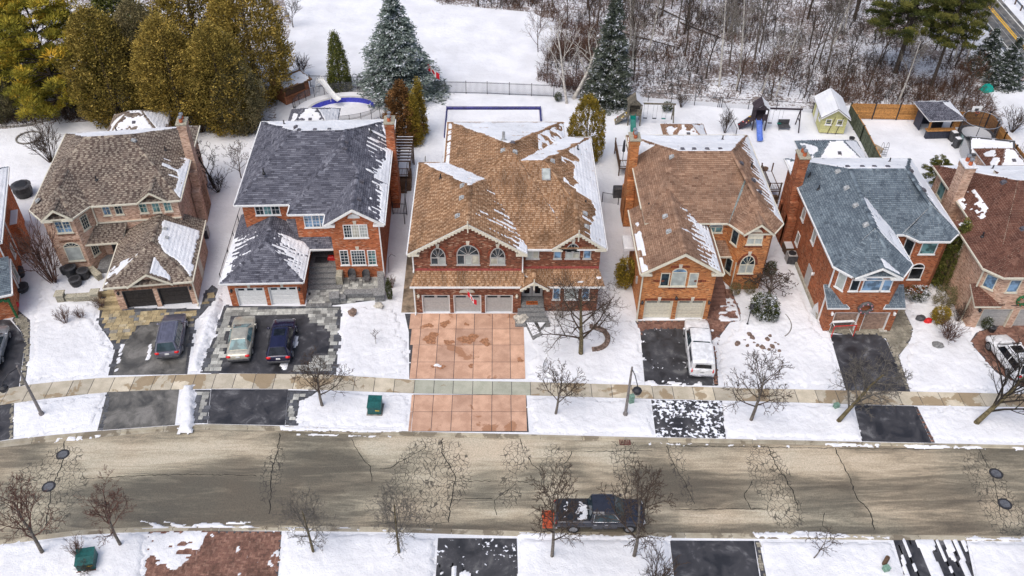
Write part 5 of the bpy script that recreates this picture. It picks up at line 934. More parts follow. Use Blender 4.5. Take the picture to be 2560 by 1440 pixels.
h.win((38.3,52.0,-42),0,0,0,.85,1,at=(0,3.8,5.1),tint='g_blue',trim='g_teal' if False else 'cream'); h.win((39.9,51.5,0),0,0,0,.9,1,at=(0,3.8,5.1),tint='g_blue'); h.win((37.75,56.6,-90),0,0,0,.8,1,at=(0,3.9,5.2)); h.win((39.0,64.0,-90),0,0,0,1.2,1,at=(0,4,5.4),tint='g_teal')
h.downspout(37.68,52.4,2.9,5.6); h.downspout(37.68,52.4,0,2.75); h.lantern(38.15,51.52,1.95); h.chimney(38.2,39.0,60.6,61.8,9.4,[(.5,.5,3.5)],cap='snow'); h.part('number_flourish',h.mb().box(40.5,41.9,51.49,51.52,2.36,2.41),'black'); nm=text('583',.3,(39.75-37.6,51.505-51.9,2.36),(radians(90),0,0),'black','house_number',h.root)
# ---- red house at the left edge
p0 = Vector(G(46,790)); p1 = Vector(G(62,552)); d = (p1-p0); L = d.length; a_ = math.degrees(atan2(d.y,d.x))-90
h = House('brick_house', 'vivid red brick house side wall at the far left with garland round its garage', (p0.x,p0.y), a_, brick='brick_red', trim='white', sh='sh_teal')
h.rect(-9,0,3.0,L,0,5.6); h.rect(-9,-.02,0,2.99,0,2.7); Am,La=hip(-9.4,.45,2.6,L+.4,5.6,(-4.5,7,8.0),(-4.5,L-4,8.0)); ro=h.roof([Am['f'],Am['r'],Am['b'],Am['l']],La,gut=[((.45,2.6,5.6),(.45,L+.4,5.6))],snow=[(1,streaks(.3,.4)),(2,full())]); h.roof([[(-9,-.5,2.7),(.4,-.5,2.7),(.4,3.0,3.9),(-9,3.0,3.9)]],[],'garage_roof',gut=[((-9,-.5,2.7),(.4,-.5,2.7)),((.4,-.5,2.7),(.4,3.0,3.6))])
h.part('fireplace_bump',h.mb().prism([(0,8.6),(.6,8.6),(.6,10.8),(0,10.8)],0,3.2),'brick_red'); h.part('snow',h.mb().bbox(0,.6,8.6,10.8,3.2,3.3,.05),'snow',kind='stuff'); h.downspout(.06,3.1,0,5.5); h.downspout(.06,7.4,0,5.5); h.win((0,6.2,90),0,0,0,.8,1,at=(0,1.6,2.8),tint='g_pale'); h.win((0,4.2,90),0,0,0,1.0,1,at=(0,.5,2.4),tint='g_pale',name='side_door')
gm=MB(Matrix.Translation((0,0,0))); rr=random.Random(3); M['garland']=plain('garland_green',(.02,.11,.04),.8)
for k in range(60): t=k/59; gm.blob((-.1-6*t,-.32,2.3-.25*abs(sin(t*12)) if t>.05 else 2.0),.13,.13,.13,k,.5,5,3)
for k in range(18): gm.blob((-.05,-.32,.2+2*k/18),.12,.12,.12,k,.5,5,3)
gd=obj('garland',gm,M['garland'],label='green christmas garland along the far left garage eave',category='garland'); gd.location=(p0.x,p0.y,0); gd.rotation_euler=(0,0,radians(a_))
# ------------------------------------------------------------- vehicles (local +x forward)
M['p_grey']=paint('lavender_grey_paint',(.19,.185,.235),.3,.5); M['p_beige']=paint('champagne_paint',(.5,.475,.39),.3,.35); M['p_navy']=paint('navy_paint',(.012,.012,.045),.2,.2); M['p_white']=paint('white_paint',(.74,.75,.76),.3); M['p_truck']=paint('dark_slate_paint',(.035,.037,.05),.25,.3); M['p_silver']=paint('silver_paint',(.4,.42,.44),.3,.5)
M['carglass']=glassmat('car_glass',(.03,.05,.06),.04,.3); M['carglass_t']=glassmat('car_glass_sky',(.1,.19,.2),.05,.4)
def ring(x,hw,zl,zh):
    h=[(.0,zl),(.86,zl),(.97,zl+.1),(1.0,zl+(zh-zl)*.5),(.985,zl+(zh-zl)*.8),(.93,zh-.025),(.82,zh),(0,zh+.035)]
    return [(x,-hw*a,z) for a,z in h]+[(x,hw*a,z) for a,z in h[::-1][1:-1]]
def wheel(root,x,y,r,w_=.24):
    sg=1 if y>0 else -1; wh=obj('wheel',MB().lathe([(r*.62,-w_/2),(r*.94,-w_/2),(r,-w_/2+.04),(r,w_/2-.04),(r*.94,w_/2),(r*.62,w_/2)],(x,y,r),18,'y'),M['tyre'],root)
    m=MB().lathe([(r*.66,-.01),(r*.64,.012),(r*.55,0)],(x,y+sg*w_/2,r),14,'y')
    for k in range(5): a=2*pi*k/5; m.tube((x,y+sg*(w_/2+.005),r),(x+cos(a)*r*.6,y+sg*(w_/2+.005),r+sin(a)*r*.6),.035,.03,4)
    obj('rim',m,M['rim'],wh); return wh
def car(name,label,loc,rz,pnt,L,W,H,st,cab,wb,wr=.34,group='parked cars',cat='car',rails=False,sunroof=False,glass='carglass',doors=2,rear=True,cap=None,bed=None,snowroof=False,plate=True):
    """st: body stations (x,hw,zlo,zhi); cab: (x windscreen base, x roof front, x roof rear, x rear base, z belt, z roof, hw belt, hw roof)"""
    t=thing(name,label,cat,(loc[0],loc[1],loc[2] if len(loc)>2 else .0),rz,group); pm=M[pnt]
    obj('body',MB().loft([ring(*s) for s in st],closed=True),pm,t,smooth=True)
    x0,x1,x2,x3,zb,zt,hb,ht=cab; R_=lambda x,hw,z: [(x,-hw,z),(x,hw,z)]
    def cs(x,hw0,hw1,z0,z1): return [(x,-hw0,z0),(x,-(hw1+.03),z1-.07),(x,-hw1+.08,z1-.005),(x,0,z1+.03),(x,hw1-.08,z1-.005),(x,hw1+.03,z1-.07),(x,hw0,z0)]
    cb=MB(); cb.loft([cs(x0,hb*.9,hb*.86,zb-.03,zb+.03),cs(x1,hb,ht,zb-.03,zt-.02),cs((x1+x2)/2,hb,ht,zb-.03,zt+.02),cs(x2,hb,ht*.97,zb-.03,zt-.02),cs(x3,hb*.94,hb*.86,zb-.03,zb+.03)]); obj('cabin',cb,pm,t)
    gm=M[glass]
    def quad(a,b,c,d,off,nm,f=.06):
        A,B,C,D=map(Vector,(a,b,c,d)); n=(B-A).cross(D-A).normalized(); ce=(A+B+C+D)/4
        pts=[p+(ce-p).normalized()*f+n*off for p in (A,B,C,D)]; mm=MB(); mm.poly([tuple(p) for p in pts]); i=mm.P([tuple(p-n*.03) for p in pts])
        for k in range(4): mm.f.append((i+k,i+(k+1)%4,(k+1)%4,k)); mm.a.append(.5)
        return obj(nm,mm,gm,t)
    quad((x0,-hb*.88,zb+.03),(x0,hb*.88,zb+.03),(x1,ht*.96,zt-.02),(x1,-ht*.96,zt-.02),.045,'windshield',.07)
    if rear: quad((x3,hb*.88,zb+.05),(x3,-hb*.88,zb+.05),(x2,-ht*.92,zt-.02),(x2,ht*.92,zt-.02),.045,'rear_window',.07)
    nd=doors; xs=[x1+.02]+[x1+(x2-x1)*k/nd for k in range(1,nd)]+[x2-.02]
    for sg in (-1,1):
        for k,(a,b) in enumerate(zip(xs,xs[1:])):
            aa=a+((x0-x1)*.55 if k==0 else 0); P_=[(aa,hb,zb+.03),(b,hb,zb+.03),(b,ht+.03,zt-.09),(a,ht+.03,zt-.09)]
            P_=[(p[0],sg*p[1],p[2]) for p in P_]; quad(*(P_ if sg>0 else P_[::-1]),.02,'side_window',.05)
            dm=MB(); hwm=max(s[1] for s in st); dm.box(b+.03,a-.03+((x0-x1)*.3 if k==0 else 0),sg*hwm-.012 if sg>0 else -hwm-.008,sg*hwm+.008 if sg>0 else -hwm+.012,.42,zb-.1)
            d=obj('door',dm,pm,t); obj('handle',MB().box(b+.1,b+.28,sg*(hwm+.02)-.015,sg*(hwm+.02)+.015,zb-.2,zb-.16),M['chrome'],d)
        obj('mirror',MB().blob((x0-.15,sg*(hb+.16),zb+.08),.11,.13,.09,1,0,8,5),pm,t,smooth=True)
        hx,hh=st[-1][0],st[-2][3]; obj('headlight',MB().blob((st[-2][0]-.02,sg*st[-2][1]*.78,hh-.1),.16,.2,.09,2,0,8,5),M['lamp'],t,smooth=True)
        obj('taillight',MB().blob((st[0][0]+(.07 if not bed else .04),sg*st[1][1]*.80,(st[1][3]-.13) if not bed else .9),.13 if not bed else .1,.21 if not bed else .09,.12 if not bed else .2,2,0,8,5),M['tail'],t,smooth=True)
    for xw in wb:
        for sg in (-1,1): wheel(t,xw,sg*(max(s[1] for s in st)-.11),wr)
    if plate: obj('licence_plate',MB().box(st[0][0]-.03,st[0][0]-.005,-.16,.16,.72,.86),M['white'],t)
    obj('bumper',MB().bbox(st[0][0]-.05,st[0][0]+.1,-st[1][1]*.94,st[1][1]*.94,.38,.56,.03),M['dark'] if not bed else M['chrome'],t)
    if rails:
        for sg in (-1,1): obj('roof_rail',MB().path([(x1-.1,sg*(ht-.03),zt+.02),(x1-.2,sg*(ht-.03),zt+.08),(x2+.2,sg*(ht-.03),zt+.08),(x2+.1,sg*(ht-.03),zt+.02)],.02),M['steel'] if rails==1 else M['black'],t)
    if sunroof: obj('sunroof',MB().box(x1-.95,x1-.2,-.42,.42,zt+.0,zt+.045),M['g_black'],t)
    return t
SUVst=lambda L,W,hh=.95:[(-L/2,W*.40,.42,.86),(-L/2+.08,W*.475,.3,1.0),(-L/2+.6,W/2,.26,1.02),(0,W/2,.25,1.0),(L/2-1.5,W/2,.25,hh+.05),(L/2-.9,W*.495,.27,hh),(L/2-.25,W*.46,.3,hh-.12),(L/2,W*.38,.36,hh-.32)]
SEDst=lambda L,W:[(-L/2,W*.4,.42,.84),(-L/2+.1,W*.47,.3,.94),(-L/2+.7,W/2,.24,.96),(0,W/2,.22,.9),(L/2-1.3,W/2,.22,.88),(L/2-.7,W*.49,.24,.82),(L/2-.2,W*.45,.28,.72),(L/2,W*.36,.34,.6)]
def at(px,py,z=0): x,y=G(px,py,z); return (x,y,z)
c=car('car','lavender grey SUV with silver roof rails on the worn driveway of the beige house',at(434,850),radians(90+8),'p_grey',4.75,1.9,1.75,SUVst(4.75,1.9),(1.0,.35,-2.0,-2.33,1.0,1.72,.9,.68),(1.45,-1.4),.35,rails=1,doors=3)
m=MB()
for k in range(5): m.box(-1.6,.2,-.42+k*.2,-.40+k*.2,1.735,1.755)
obj('roof_ribs',m,M['p_grey'],c)
car('car','champagne beige sedan parked beside the navy SUV',at(608,856),radians(90+6),'p_beige',4.85,1.86,1.46,SEDst(4.85,1.86),(1.05,.2,-1.05,-1.85,.93,1.44,.86,.6),(1.45,-1.4),.33,doors=2,glass='carglass_t',sunroof=False)
c=car('car','shiny dark navy SUV with sunroof beside the beige sedan',at(708,862),radians(90+4),'p_navy',4.65,1.9,1.65,SUVst(4.65,1.9),(1.0,.3,-1.85,-2.22,1.0,1.63,.9,.66),(1.42,-1.4),.36,rails=2,sunroof=True,doors=2,glass='g_black')
# white pickup with a cap over its bed
def pickup(name,label,loc,rz,pnt,cap=False,group='parked cars'):
    L,W=5.75,1.98; st=[(-2.87,W*.46,.5,1.05),(-2.8,W*.49,.42,1.1),(-2.2,W/2,.38,1.1),(0,W/2,.36,1.1),(1.5,W/2,.38,1.1),(2.3,W*.49,.4,1.06),(2.75,W*.46,.42,.95),(2.9,W*.42,.5,.85)]
    c=car(name,label,loc,rz,pnt,L,W,1.9,st,(1.55,.85,-.55,-.72,1.1,1.86,.93,.74),(1.85,-1.75),.4,group=group,cat='pickup truck',doors=2,bed=True,rear=True)
    if cap:
        b=MB(); cs=lambda x,z:[(x,-.92,1.1),(x,-.82,z-.06),(x,-.7,z),(x,0,z+.04),(x,.7,z),(x,.82,z-.06),(x,.92,1.1)]
        k=obj('bed_cap',b.loft([cs(-2.82,1.72),cs(-2.6,1.84),cs(-.76,1.86)]),M[pnt],c); obj('rear_window',MB().plate([(-.62,1.24),(.62,1.24),(.55,1.6),(-.55,1.6)],0,.02),M['g_black'],k).matrix_local=Matrix(((0,-1,0,-2.86),(1,0,0,0),(0,0,1,0),(0,0,0,1)))
        for sg in (-1,1): obj('side_window',MB().box(-2.4,-1.0,sg*.875-.03,sg*.875+.03,1.25,1.6),M['g_black'],k)
        for q in range(3): obj('cap_rib',MB().box(-2.5,-.9,-.3+q*.3-.02,-.3+q*.3+.02,1.86,1.9),M[pnt],k)
    else:
        k=obj('bed_cover',MB().bbox(-2.75,-.78,-.82,.82,1.1,1.16,.03),M['black'],c); sn=snow_area([(-1.5,-.78),(-.8,-.78),(-.8,.78),(-1.25,.78),(-1.7,0)],cell=.04,h=.02,rag=.5,z0=1.165,patch=.5,lump=.01,mat='banksnow',parent=k,ramp_w=.2); snow_area([(-2.6,-.7),(-1.2,-.7),(-1.2,.7),(-2.6,.7)],cell=.03,h=.01,rag=.3,z0=1.163,patch=.33,lump=.005,mat='banksnow',parent=k,ramp_w=.2,squash=(3,3))
        obj('chrome_window_trim',MB().path([(-.5,-.94,1.12),(-.45,-.80,1.74),(.8,-.79,1.74),(1.25,-.94,1.12),(-.5,-.94,1.12)],.02),M['chrome'],c)
    obj('tailgate',MB().box(-2.9,-2.86,-.78,.78,.62,1.06),M[pnt],c); return c
pickup('pickup_truck','white pickup truck with white bed cap on the half-cleared driveway',at(1744,882),radians(90-5),'p_white',True)
tk=pickup('pickup_truck','dark slate crew-cab pickup with snow on its bed cover parked at the kerb',(*G(1497,1300,-.1),-.1),radians(0),'p_truck')
x,y=G(1371,1312,-.1); M['orange']=plain('rusty_orange_steel',(.38,.07,.025),.7,var=.4); hc=thing('cargo_carrier','rusty orange tray carrier sticking out behind the dark pickup','cargo carrier',(x,y,-.1)); obj('tray',MB().bbox(-.42,.42,-.6,.6,.5,.56,.02),M['orange'],hc)
for a in (-.58,.56): obj('rail',MB().box(-.42,.42,a,a+.04,.56,.74),M['orange'],hc)
for k in range(4): obj('slat',MB().box(-.38+k*.22,-.30+k*.22,-.55,.55,.56,.585),M['orange'],hc)
obj('drawbar',MB().box(.3,.95,-.05,.05,.46,.54),M['black'],hc); obj('leg',MB().box(-.05,.05,-.05,.05,0,.5),M['black'],hc)
car('car','white SUV with black tinted windows behind the leaning street tree at the right',at(2520,905),radians(90+6),'p_white',4.7,1.92,1.65,SUVst(4.7,1.92),(1.0,.3,-1.85,-2.22,1.0,1.63,.9,.66),(1.45,-1.4),.37,rails=2,sunroof=True,doors=2,glass='g_black')
car('car','silver car cut off by the left edge of the photo',at(-12,880),radians(90+12),'p_silver',4.6,1.85,1.5,SEDst(4.6,1.85),(1.0,.2,-1.05,-1.8,.93,1.44,.85,.6),(1.4,-1.35),.33,doors=2)
# ------------------------------------------------------------- trees and shrubs
def segmesh(name, segs, n=3):
    """segs: list of (p,q,r0,r1,tone) -> open tapered tubes, numpy"""
    A = np.array([[*s[0]] for s in segs]); B = np.array([[*s[1]] for s in segs]); r0 = np.array([s[2] for s in segs]); r1 = np.array([s[3] for s in segs]); tn = np.array([s[4] for s in segs])
    D = B-A; D /= np.linalg.norm(D,axis=1,keepdims=True)+1e-9; ref = np.where(np.abs(D[:,2:3])>.9, np.array([[1.,0,0]]), np.array([[0,0,1.]])); U = np.cross(D,ref); U /= np.linalg.norm(U,axis=1,keepdims=True)+1e-9; W_ = np.cross(D,U)
    V = np.zeros((len(segs),2*n,3))
    for k in range(n):
        a = 2*pi*k/n; o = U*cos(a)+W_*sin(a); V[:,k] = A+o*r0[:,None]; V[:,n+k] = B+o*r1[:,None]
    base = (np.arange(len(segs))*2*n)[:,None]; F = np.concatenate([base+np.array([[k,(k+1)%n,n+(k+1)%n,n+k]]) for k in range(n)]); 
    return npmesh(name, V.reshape(-1,3), F, np.tile(tn,n))
def grow(segs, rnd, p, d, L, r, lev, maxlev, P):
    n = 4 if lev < 2 else 3; pts = [p]; dd = d.copy()
    for k in range(n):
        dd = (dd + Vector((rnd.gauss(0,1),rnd.gauss(0,1),rnd.gauss(0,.7)))*P['gnarl']*(1 if lev else .4) + Vector((0,0,P['up']*.12*(lev>0)))).normalized(); q = pts[-1]+dd*(L/n); pts.append(q)
    rr = [r*(1-(1-P['taper'])*k/n) for k in range(n+1)]
    if lev == maxlev: rr[-1] = r*.35
    t = rnd.random()
    for k in range(n): segs[min(lev,2) if lev else 0].append((pts[k],pts[k+1],rr[k],rr[k+1],t))
    if lev >= maxlev: return
    nb = P['n'][min(lev,len(P['n'])-1)]; f0 = P['first'] if lev == 0 else .25; az = rnd.uniform(0,2*pi)
    for b in range(nb):
        f = f0+(1-f0)*(b+rnd.uniform(.2,.9))/nb; f = min(f,.99); i = min(n-1,int(f*n)); g = f*n-i; q = pts[i]+(pts[i+1]-pts[i])*g; az += 2.4+rnd.uniform(-.5,.5)
        ax = (pts[i+1]-pts[i]).normalized(); o = ax.orthogonal().normalized(); s = ax.cross(o); out = o*cos(az)+s*sin(az); an = P['ang']*rnd.uniform(.75,1.2)
        nd = (ax*cos(an)+out*sin(an)).normalized(); ll = L*P['len'][min(lev,len(P['len'])-1)]*(1.1-.55*(f if lev==0 else f*.8))*rnd.uniform(.75,1.15)
        grow(segs, rnd, q, nd, ll, max(P['twig'], (rr[i]*(1-g)+rr[i+1]*g)*P['rr']), lev+1, maxlev, P)
def bare(name, seed, H, r, mat, tmat, maxlev=4, lean=(0,0), **kw):
    P = dict(gnarl=.12, up=.5, taper=.35, n=[9,5,4,3], first=.3, ang=.85, len=[.62,.55,.5,.5], rr=.6, twig=.016); P.update(kw); rnd = random.Random(seed); segs = [[],[],[]]
    grow(segs, rnd, Vector((0,0,0)), Vector((lean[0],lean[1],1)).normalized(), H*.72, r, 0, maxlev, P)
    t = segmesh('trunk', segs[0], 7); t.materials.append(M[tmat]); c = segmesh('crown', segs[1]+segs[2], 3); c.materials.append(M[mat]); return t, c
def shrubmesh(seed, H, nst, spread, mat, twig=.013, lv=2, gn=.15, nb=(5,4)):
    rnd = random.Random(seed); segs = [[],[],[]]; P = dict(gnarl=gn, up=.6, taper=.4, n=list(nb), first=.3, ang=.55, len=[.5,.5], rr=.6, twig=twig)
    for k in range(nst):
        a = rnd.uniform(0,2*pi); s = spread*rnd.uniform(.2,1); grow(segs, rnd, Vector((.1*H*s*cos(a),.1*H*s*sin(a),0)), Vector((s*cos(a),s*sin(a),1)).normalized(), H*rnd.uniform(.6,.95), .022, 0, lv, P)
    m = segmesh('branches', segs[0]+segs[1]+segs[2], 3); m.materials.append(M[mat]); return m
def leafquads(C, O, size, asp, rng, tn, jit=.6):
    """C centres, O preferred long directions"""
    n = len(C); D = O + rng.normal(0,jit,(n,3)); D /= np.linalg.norm(D,axis=1,keepdims=True)+1e-9; S = np.cross(D, rng.normal(0,1,(n,3))); S /= np.linalg.norm(S,axis=1,keepdims=True)+1e-9
    L = size*rng.uniform(.6,1.3,(n,1)); W_ = L*asp; V = np.stack([C-D*L*.5-S*W_*.25, C-D*L*.1+S*W_*-.5, C+D*L*.5, C+S*W_*.5], 1); F = np.arange(4*n).reshape(n,4); return V.reshape(-1,3), F, tn
def cedar(seed, H, Rm, prof, N=9000, leaf=.4, asp=.4, mat='leaf_cedar', lump=.35, clump=18, ins=.22, upb=.8):
    rng = np.random.default_rng(seed); nc = N//clump; t = rng.random(nc*4); keep = rng.random(nc*4) < prof(t)+.05; t = t[keep][:nc]; nc = len(t); a = rng.uniform(0,2*pi,nc)
    lm = 1-lump*.62+lump*1.1*fbm(a/(2*pi)*13+seed, t*11, seed); rad = prof(t)*Rm*lm*np.where(rng.random(nc)<ins, rng.uniform(.4,.85,nc), rng.uniform(.88,1.04,nc)); C0 = np.stack([rad*np.cos(a), rad*np.sin(a), t*H], 1); ct = rng.normal(.5,.2,nc)
    C = np.repeat(C0,clump,0) + rng.normal(0,1,(nc*clump,3))*max(leaf*.55,.020*H)*np.array([.9,.9,1.1]); O = np.repeat(np.stack([np.cos(a),np.sin(a),np.full(nc,upb)],1),clump,0)
    tn = np.clip(np.repeat(ct,clump)+rng.normal(0,.14,nc*clump),0,1); V,F,tn = leafquads(C,O,leaf,asp,rng,tn); V[:,2] = np.maximum(V[:,2],.05)
    me = npmesh('crown', V, F, tn); me.materials.append(M[mat]); tk = MB().tube((0,0,0),(0,0,H*.75),.02*H,.008*H,7).mesh('trunk'); tk.materials.append(M['bark']); return tk, me
def spruce(seed, H, Rm, nl, nb, mat, droop=.35, puff=.26, tipup=.1, prof=lambda t:(1-t)**.85, leaf=.4, kk=15, per=5, start=.04, sub=3):
    rng = np.random.default_rng(seed); Cs=[];Os=[];T=[]; segs=[]
    for i in range(nl):
        t = start+(1-start)*(i/(nl-1))**.92; R_ = Rm*prof(t)
        for b in range(max(4,int(nb*(.5+.5*prof(t))))):
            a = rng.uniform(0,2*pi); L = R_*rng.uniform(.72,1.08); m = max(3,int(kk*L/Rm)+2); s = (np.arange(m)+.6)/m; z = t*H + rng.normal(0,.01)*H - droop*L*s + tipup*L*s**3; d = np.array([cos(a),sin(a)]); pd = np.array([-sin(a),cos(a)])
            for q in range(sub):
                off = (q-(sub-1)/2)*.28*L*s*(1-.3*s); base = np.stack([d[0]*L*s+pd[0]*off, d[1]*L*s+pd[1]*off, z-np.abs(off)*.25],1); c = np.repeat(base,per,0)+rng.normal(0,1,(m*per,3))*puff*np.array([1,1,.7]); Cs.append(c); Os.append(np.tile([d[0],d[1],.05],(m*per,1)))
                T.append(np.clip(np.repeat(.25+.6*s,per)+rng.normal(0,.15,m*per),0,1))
            segs.append((Vector((0,0,t*H)),Vector((d[0]*L*.8,d[1]*L*.8,t*H-droop*L*.8)),.045*(1-t)+.012,.01,.5))
    C=np.concatenate(Cs);O=np.concatenate(Os);tn=np.concatenate(T); V,F,tn=leafquads(C,O,leaf,.35,rng,tn,.5); V[:,2]=np.maximum(V[:,2],.03); me=npmesh('crown',V,F,tn); me.materials.append(M[mat])
    segs.append((Vector((0,0,0)),Vector((0,0,H*.97)),.022*H,.004*H,.5)); tk=segmesh('trunk',segs,5); tk.materials.append(M['bark']); return tk, me
def pinetree(seed, H, Rm, mat, whorls=9, nb=8, prof=lambda t: np.sin(np.pi*(.16+.8*t))**.8, puff=.62, needles=150, leaf=.32, up=.25, t0=.12):
    rng = np.random.default_rng(seed); Cs=[]; Os=[]; T=[]; segs=[(Vector((0,0,0)),Vector((0,0,H*.97)),.02*H,.005*H,.5)]
    for i in range(whorls):
        t = t0+(1-t0)*i/(whorls-1); n = nb if i < whorls-1 else 3; a0 = rng.uniform(0,6.28)
        for b in range(n):
            a = a0+2*pi*b/n+rng.normal(0,.2); L = Rm*prof(min(t,.99))*rng.uniform(.75,1.1); d = np.array([cos(a),sin(a)]); z0 = t*H; zt = z0+up*L*rng.uniform(.3,1.2); segs.append((Vector((0,0,z0)),Vector((d[0]*L*.9,d[1]*L*.9,zt)),.06*(1-t)+.025,.015,.5))
            for f in (.45,.72,1.0):
                for q in range(2 if f > .5 else 1):
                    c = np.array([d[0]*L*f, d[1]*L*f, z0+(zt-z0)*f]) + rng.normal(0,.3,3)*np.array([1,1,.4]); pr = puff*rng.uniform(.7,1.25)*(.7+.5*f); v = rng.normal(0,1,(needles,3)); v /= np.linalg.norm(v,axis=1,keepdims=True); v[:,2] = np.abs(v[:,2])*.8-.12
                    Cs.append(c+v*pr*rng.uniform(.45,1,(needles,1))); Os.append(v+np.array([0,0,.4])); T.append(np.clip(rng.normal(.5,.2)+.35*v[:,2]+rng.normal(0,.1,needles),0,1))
    C=np.concatenate(Cs); V,F,tn=leafquads(C,np.concatenate(Os),leaf,.22,rng,np.concatenate(T),.35); me=npmesh('crown',V,F,tn); me.materials.append(M[mat]); tk=segmesh('trunk',segs,6); tk.materials.append(M['bark']); return tk, me
M['bark']=plain('dark_bark',(.075,.058,.045),.95,var=.4,scale=8); M['bark_grey']=plain('grey_bark',(.15,.13,.11),.95,var=.35,scale=8); M['bark_birch']=plain('pale_birch_bark',(.5,.47,.42),.9,var=.3,scale=5); M['bark_mossy']=plain('mossy_bark',(.13,.105,.055),.95,var=.4,scale=6)
M['twig_brown']=plain('brown_twigs',(.085,.058,.042),.95,var=.3,tn=.4); M['twig_grey']=plain('grey_twigs',(.16,.145,.125),.95,var=.3,tn=.35); M['twig_red']=plain('reddish_twigs',(.15,.08,.06),.95,var=.3,tn=.4); M['twig_dark']=plain('dark_twigs',(.045,.036,.03),.95,var=.3,tn=.4); M['twig_pale']=plain('pale_twigs',(.30,.27,.23),.95,var=.25,tn=.35); M['twig_rust']=plain('rust_brush',(.14,.07,.04),.95,var=.5,tn=.5)
M['leaf_cedar']=leafmat('cedar_foliage',[(0,(.07,.054,.016)),(.4,(.235,.175,.04)),(.75,(.44,.325,.075)),(1,(.64,.46,.13))]); M['leaf_cedar_g']=leafmat('green_cedar_foliage',[(0,(.045,.06,.018)),(.5,(.13,.15,.035)),(1,(.28,.28,.075))]); M['leaf_drab']=leafmat('drab_olive_foliage',[(0,(.08,.075,.04)),(.5,(.21,.185,.095)),(1,(.38,.32,.17))])
M['leaf_rust']=leafmat('rusty_cedar_foliage',[(0,(.06,.03,.012)),(.5,(.16,.085,.03)),(1,(.30,.16,.06))]); M['leaf_yellow']=leafmat('yellow_cedar_foliage',[(0,(.10,.075,.012)),(.5,(.28,.205,.03)),(1,(.5,.36,.06))]); M['leaf_pine']=leafmat('yellow_green_pine_needles',[(0,(.085,.085,.012)),(.45,(.24,.225,.03)),(.8,(.42,.35,.05)),(1,(.55,.36,.04))])
M['leaf_spruce']=leafmat('blue_spruce_needles',[(0,(.035,.05,.045)),(.5,(.10,.14,.128)),(1,(.25,.31,.295))],.12); M['leaf_dspruce']=leafmat('dark_spruce_needles',[(0,(.018,.026,.02)),(.5,(.05,.066,.05)),(1,(.11,.135,.11))],.18); M['leaf_wpine']=leafmat('green_pine_needles',[(0,(.02,.03,.008)),(.5,(.07,.085,.02)),(1,(.2,.19,.05))]); M['leaf_box']=leafmat('shrub_foliage_snowy',[(0,(.02,.028,.01)),(.5,(.055,.07,.02)),(1,(.13,.14,.04))],.6)
def plant(kind, label, meshes, px, py, top=None, wpx=None, H0=1.0, W0=1.0, rz=None, group=None, cat='tree', lean=0, names=('trunk','crown'), z=0.0, H=None, W=None):
    x, y = G(px, py, z); t = thing(kind, label, cat, (x,y,z), R.uniform(0,6.28) if rz is None else rz, group)
    cs=[]
    for me in meshes:
        a=np.zeros(len(me.vertices)*3,dtype=np.float32); me.vertices.foreach_get('co',a); cs.append(a.reshape(-1,3))
    cs=np.concatenate(cs); H0=float(cs[:,2].max()); W0=float(np.percentile(np.hypot(cs[:,0]-np.median(cs[:,0]),cs[:,1]-np.median(cs[:,1])),93))*2
    if H is None: H = max(.3, ZT(top, y)-z) if top is not None else H0
    dpt = y*_c-(H*.5-CAM_H)*_s; w_ = W if W else (wpx/FPX*dpt if wpx else W0); t.scale = (w_/W0, w_/W0, H/H0)
    for nm, me in zip(names, meshes): obj(nm, me, None, t)
    return t
egg=lambda t: np.clip(np.sin(np.pi*np.clip(.07+.93*t**.9,0,1))**.7,0,1); col=lambda t: np.clip(1-t,0,1)**.55*np.clip(t*9+.55,0,1); cone=lambda t: np.clip(1-t,0,1)**.9*np.clip(t*8+.5,0,1); ball=lambda t: np.sqrt(np.clip(1-(2*t-1)**2,0,1))
CE=[cedar(31,10,2.6,egg,34000,.2,mat='leaf_cedar',lump=.5,clump=26),cedar(32,10,2.6,egg,34000,.2,mat='leaf_cedar',lump=.65,clump=30),cedar(33,10,2.6,egg,28000,.22,mat='leaf_drab',lump=.6,clump=26),cedar(34,10,2.6,cone,26000,.2,mat='leaf_cedar_g',lump=.5,clump=26)]
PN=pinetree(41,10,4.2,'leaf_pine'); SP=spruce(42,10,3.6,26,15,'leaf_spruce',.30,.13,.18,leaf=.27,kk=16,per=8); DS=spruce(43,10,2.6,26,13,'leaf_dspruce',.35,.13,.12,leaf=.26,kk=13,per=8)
YC=cedar(35,5,2.2,lambda t:np.sin(np.pi*np.clip(.2+.8*t,0,1))**.6,20000,.17,mat='leaf_yellow',lump=.4,clump=26); RC=cedar(36,6,1.8,lambda t:np.clip(1-t,0,1)**.6*np.clip(t*4+.4,0,1),15000,.2,mat='leaf_rust',lump=.9,ins=.3,clump=26); CC=cedar(37,6,1.0,col,14000,.15,mat='leaf_cedar_g',lump=.2); TC=cedar(38,6,.75,col,9000,.16,mat='leaf_yellow',lump=.35); SB=cedar(39,1.6,.9,ball,2600,.17,mat='leaf_box',lump=.4,clump=12); SG=cedar(40,1.6,.9,ball,2600,.17,mat='leaf_yellow',lump=.4,clump=12); BB=cedar(44,1.6,.9,ball,2000,.17,asp=.25,mat='leaf_drab',lump=.5,clump=12)
cg='dense evergreens behind the beige house'
